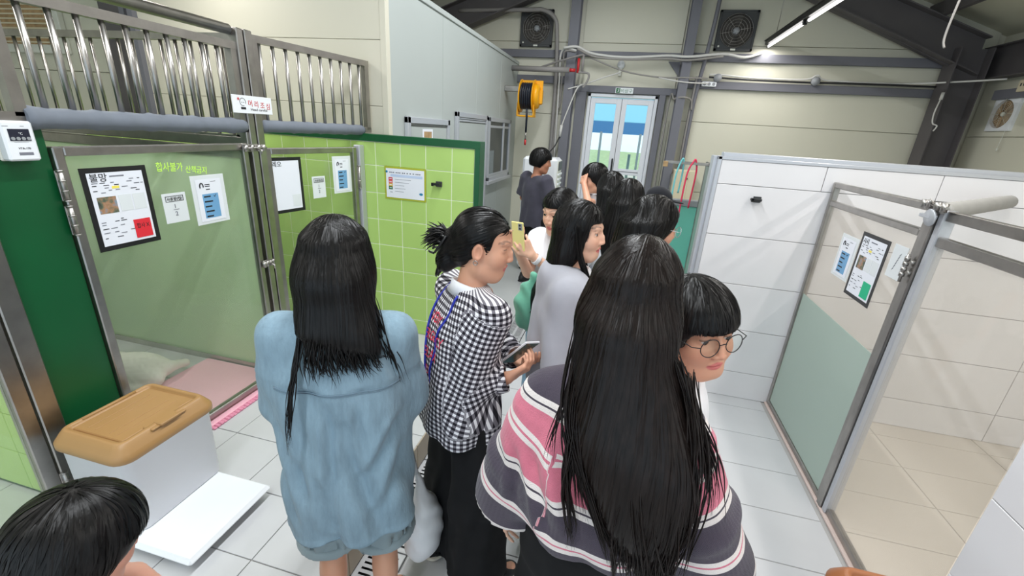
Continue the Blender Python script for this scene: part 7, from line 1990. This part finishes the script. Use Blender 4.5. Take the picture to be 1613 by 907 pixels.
for sx in (-1, 1):
    gl.tube([tuple(p.oh + p.Rh @ (np.array((sx * .0335 + .023 * math.cos(q), .099, .002 + .022 * math.sin(q))) * p.hs)) for q in np.linspace(0, 2 * PI, 25)], .0012, 5)
    gl.tube([tuple(p.oh + p.Rh @ (np.array(q) * p.hs)) for q in ((sx * .057, .098, .006), (sx * .0765, .088, .008), (sx * .084, .01, .008))], .0012, 5)
gl.tube([tuple(p.oh + p.Rh @ (np.array(q) * p.hs)) for q in ((-.010, .099, .006), (0, .102, .009), (.010, .099, .006))], .0012, 5)
gl.build('glasses', M['alu'], p.root, True)

# ---------------------------------------------------------------- 13: person in a black cap
p = Person('person in a black cap at the back, mostly hidden behind the girls', .298, 3.85, 0, 1.385, 80, head=(0, 8, 0), tone=TONE)
p.body(.008, .012, .016, False, False, False)
p.garment('tee', [p.torso([(.80, 0, 0, .17, .125), (1.0, 0, 0, .165, .12), (1.2, 0, 0, .168, .112), (1.285, 0, 0, .148, .086), (1.34, 0, 0, .075, .058)], .03)] + p.sleeve(1, .07, .085, .08, .85, .04, .03, True) + p.sleeve(-1, .07, .085, .08, .85, .04, .03, True), M['navy_tee'], .013, None)
p.pants(.95, .15, .1, .105, .09, M['black_cloth'], 'trousers'); p.shoes(M['shoe_black'], M['sole'], .01)
short_hair(p, M['hair'], 500, 131, .012, .036, -.02, -.06, .0034, True, .12)
p.garment('cap', p.hp([ell((0, -.016, .040), (.0925, .112, .092), .02), rbox((0, 0, -.17), (.3, .3, .20), .01, .008, -1), ell((0, .125, .036), (.066, .075, .010), .012)]), M['navy_cap'], .007)

# ---------------------------------------------------------------- white dog lying in the pen behind the feed bin
dg_ = thing('dog', 'white fluffy dog lying on the pen floor behind the gate glass', 'dog', (-2.86, 1.70, STEP))
M['fur'] = cloth_mat('white_dog_fur', srgb(232, 226, 218), .95, .04, 120, .6, 12)
Rd = rotz(math.radians(20))
def dp(P): return [q.xf(Rd, (0, 0, 0)) for q in P]
blob('body', dp([ell((.10, 0, .10), (.20, .11, .10), .05), ell((-.08, 0, .12), (.11, .10, .105), .05), cap((-.10, 0, .13), (-.20, -.01, .20), .065, .05, .04), ell((-.24, -.015, .215), (.070, .058, .060), .03), cap((-.28, -.02, .205), (-.335, -.025, .19), .032, .024, .02),
    cap((-.12, -.07, .04), (-.26, -.09, .03), .034, .024, .03), cap((-.12, .06, .04), (-.26, .06, .03), .034, .024, .03), ell((.20, -.07, .07), (.10, .05, .065), .03), cap((.18, -.11, .03), (.06, -.13, .025), .03, .022, .02), cap((.28, .02, .10), (.30, .14, .06), .035, .022, .03), cap((.30, .14, .06), (.22, .18, .05), .022, .012, .02),
    cap((-.215, -.055, .245), (-.20, -.085, .20), .018, .010, .012), cap((-.215, .03, .245), (-.20, .06, .20), .018, .010, .012)]), M['fur'], dg_, .009, lambda V: .0016 * np.sin(V[:, 0] * 120 + 3 * np.sin(V[:, 1] * 90)) * np.sin(V[:, 2] * 110))
MB().lathe([(0, 0), (.010, .002), (.012, .008), (0, .014)], tuple(Rd @ np.array((-.352, -.026, .198))), tuple(Rd @ np.array((-1, 0, 0))), 10).build('nose', M['black_pl'], dg_, True)
for sy in (-.038, .012): MB().lathe([(0, 0), (.008, .002), (0, .008)], tuple(Rd @ np.array((-.298, sy, .232))), tuple(Rd @ np.array((-1, 0, .2))), 10).build('eye', M['black_pl'], dg_, True)

# cloth lettering: evaluate the curves once and lay the meshes on the garment
dg = bpy.context.evaluated_depsgraph_get()
for (s, tree, o, x0, z, mat, width, name) in CT:
    me = bpy.data.meshes.new_from_object(o.evaluated_get(dg)); xs_ = [v.co.x for v in me.vertices]; a0, a1 = min(xs_), max(xs_); kx = width / (a1 - a0)
    bm_v = []
    for v in me.vertices:
        x = x0 + (v.co.x - a0) * kx; zz_ = z + v.co.y
        h = tree.ray_cast(Vector((x, -1, zz_)), Vector((0, 1, 0)))
        q = h[0] + h[1] * .0045 if h[0] else Vector((x, -.12, zz_))
        v.co = q
    me.materials.clear(); me.materials.append(mat)
    r = bpy.data.objects.new(name, me); COL.objects.link(r); r.parent = s.root
    c = o.data; bpy.data.objects.remove(o); bpy.data.curves.remove(c)
# ================================================================== lettering to meshes (one evaluation for all)
tmp = []
for (body, org, ux, uz, size, mat, parent, name, width, center, ext) in TEXTS:
    c = bpy.data.curves.new('t', 'FONT'); c.body = body; c.size = size; c.extrude = ext; c.resolution_u = 3
    o = bpy.data.objects.new('t', c); COL.objects.link(o); tmp.append(o)
dg = bpy.context.evaluated_depsgraph_get()
for o, (body, org, ux, uz, size, mat, parent, name, width, center, ext) in zip(tmp, TEXTS):
    me = bpy.data.meshes.new_from_object(o.evaluated_get(dg))
    xs_ = [v.co.x for v in me.vertices]
    x0, x1 = (min(xs_), max(xs_)) if xs_ else (0, 1)
    k = (width / (x1 - x0)) if width else 1
    nz = ux.cross(uz)
    inv = WM[parent.name].inverted()
    for v in me.vertices:
        a = (v.co.x - x0) * k; 
        if center: a -= (x1 - x0) * k / 2
        v.co = inv @ (org + ux * a + uz * v.co.y + nz * v.co.z)
    me.materials.clear(); me.materials.append(mat)
    r = bpy.data.objects.new(name, me); COL.objects.link(r); r.parent = parent
for o in tmp:
    c = o.data; bpy.data.objects.remove(o); bpy.data.curves.remove(c)
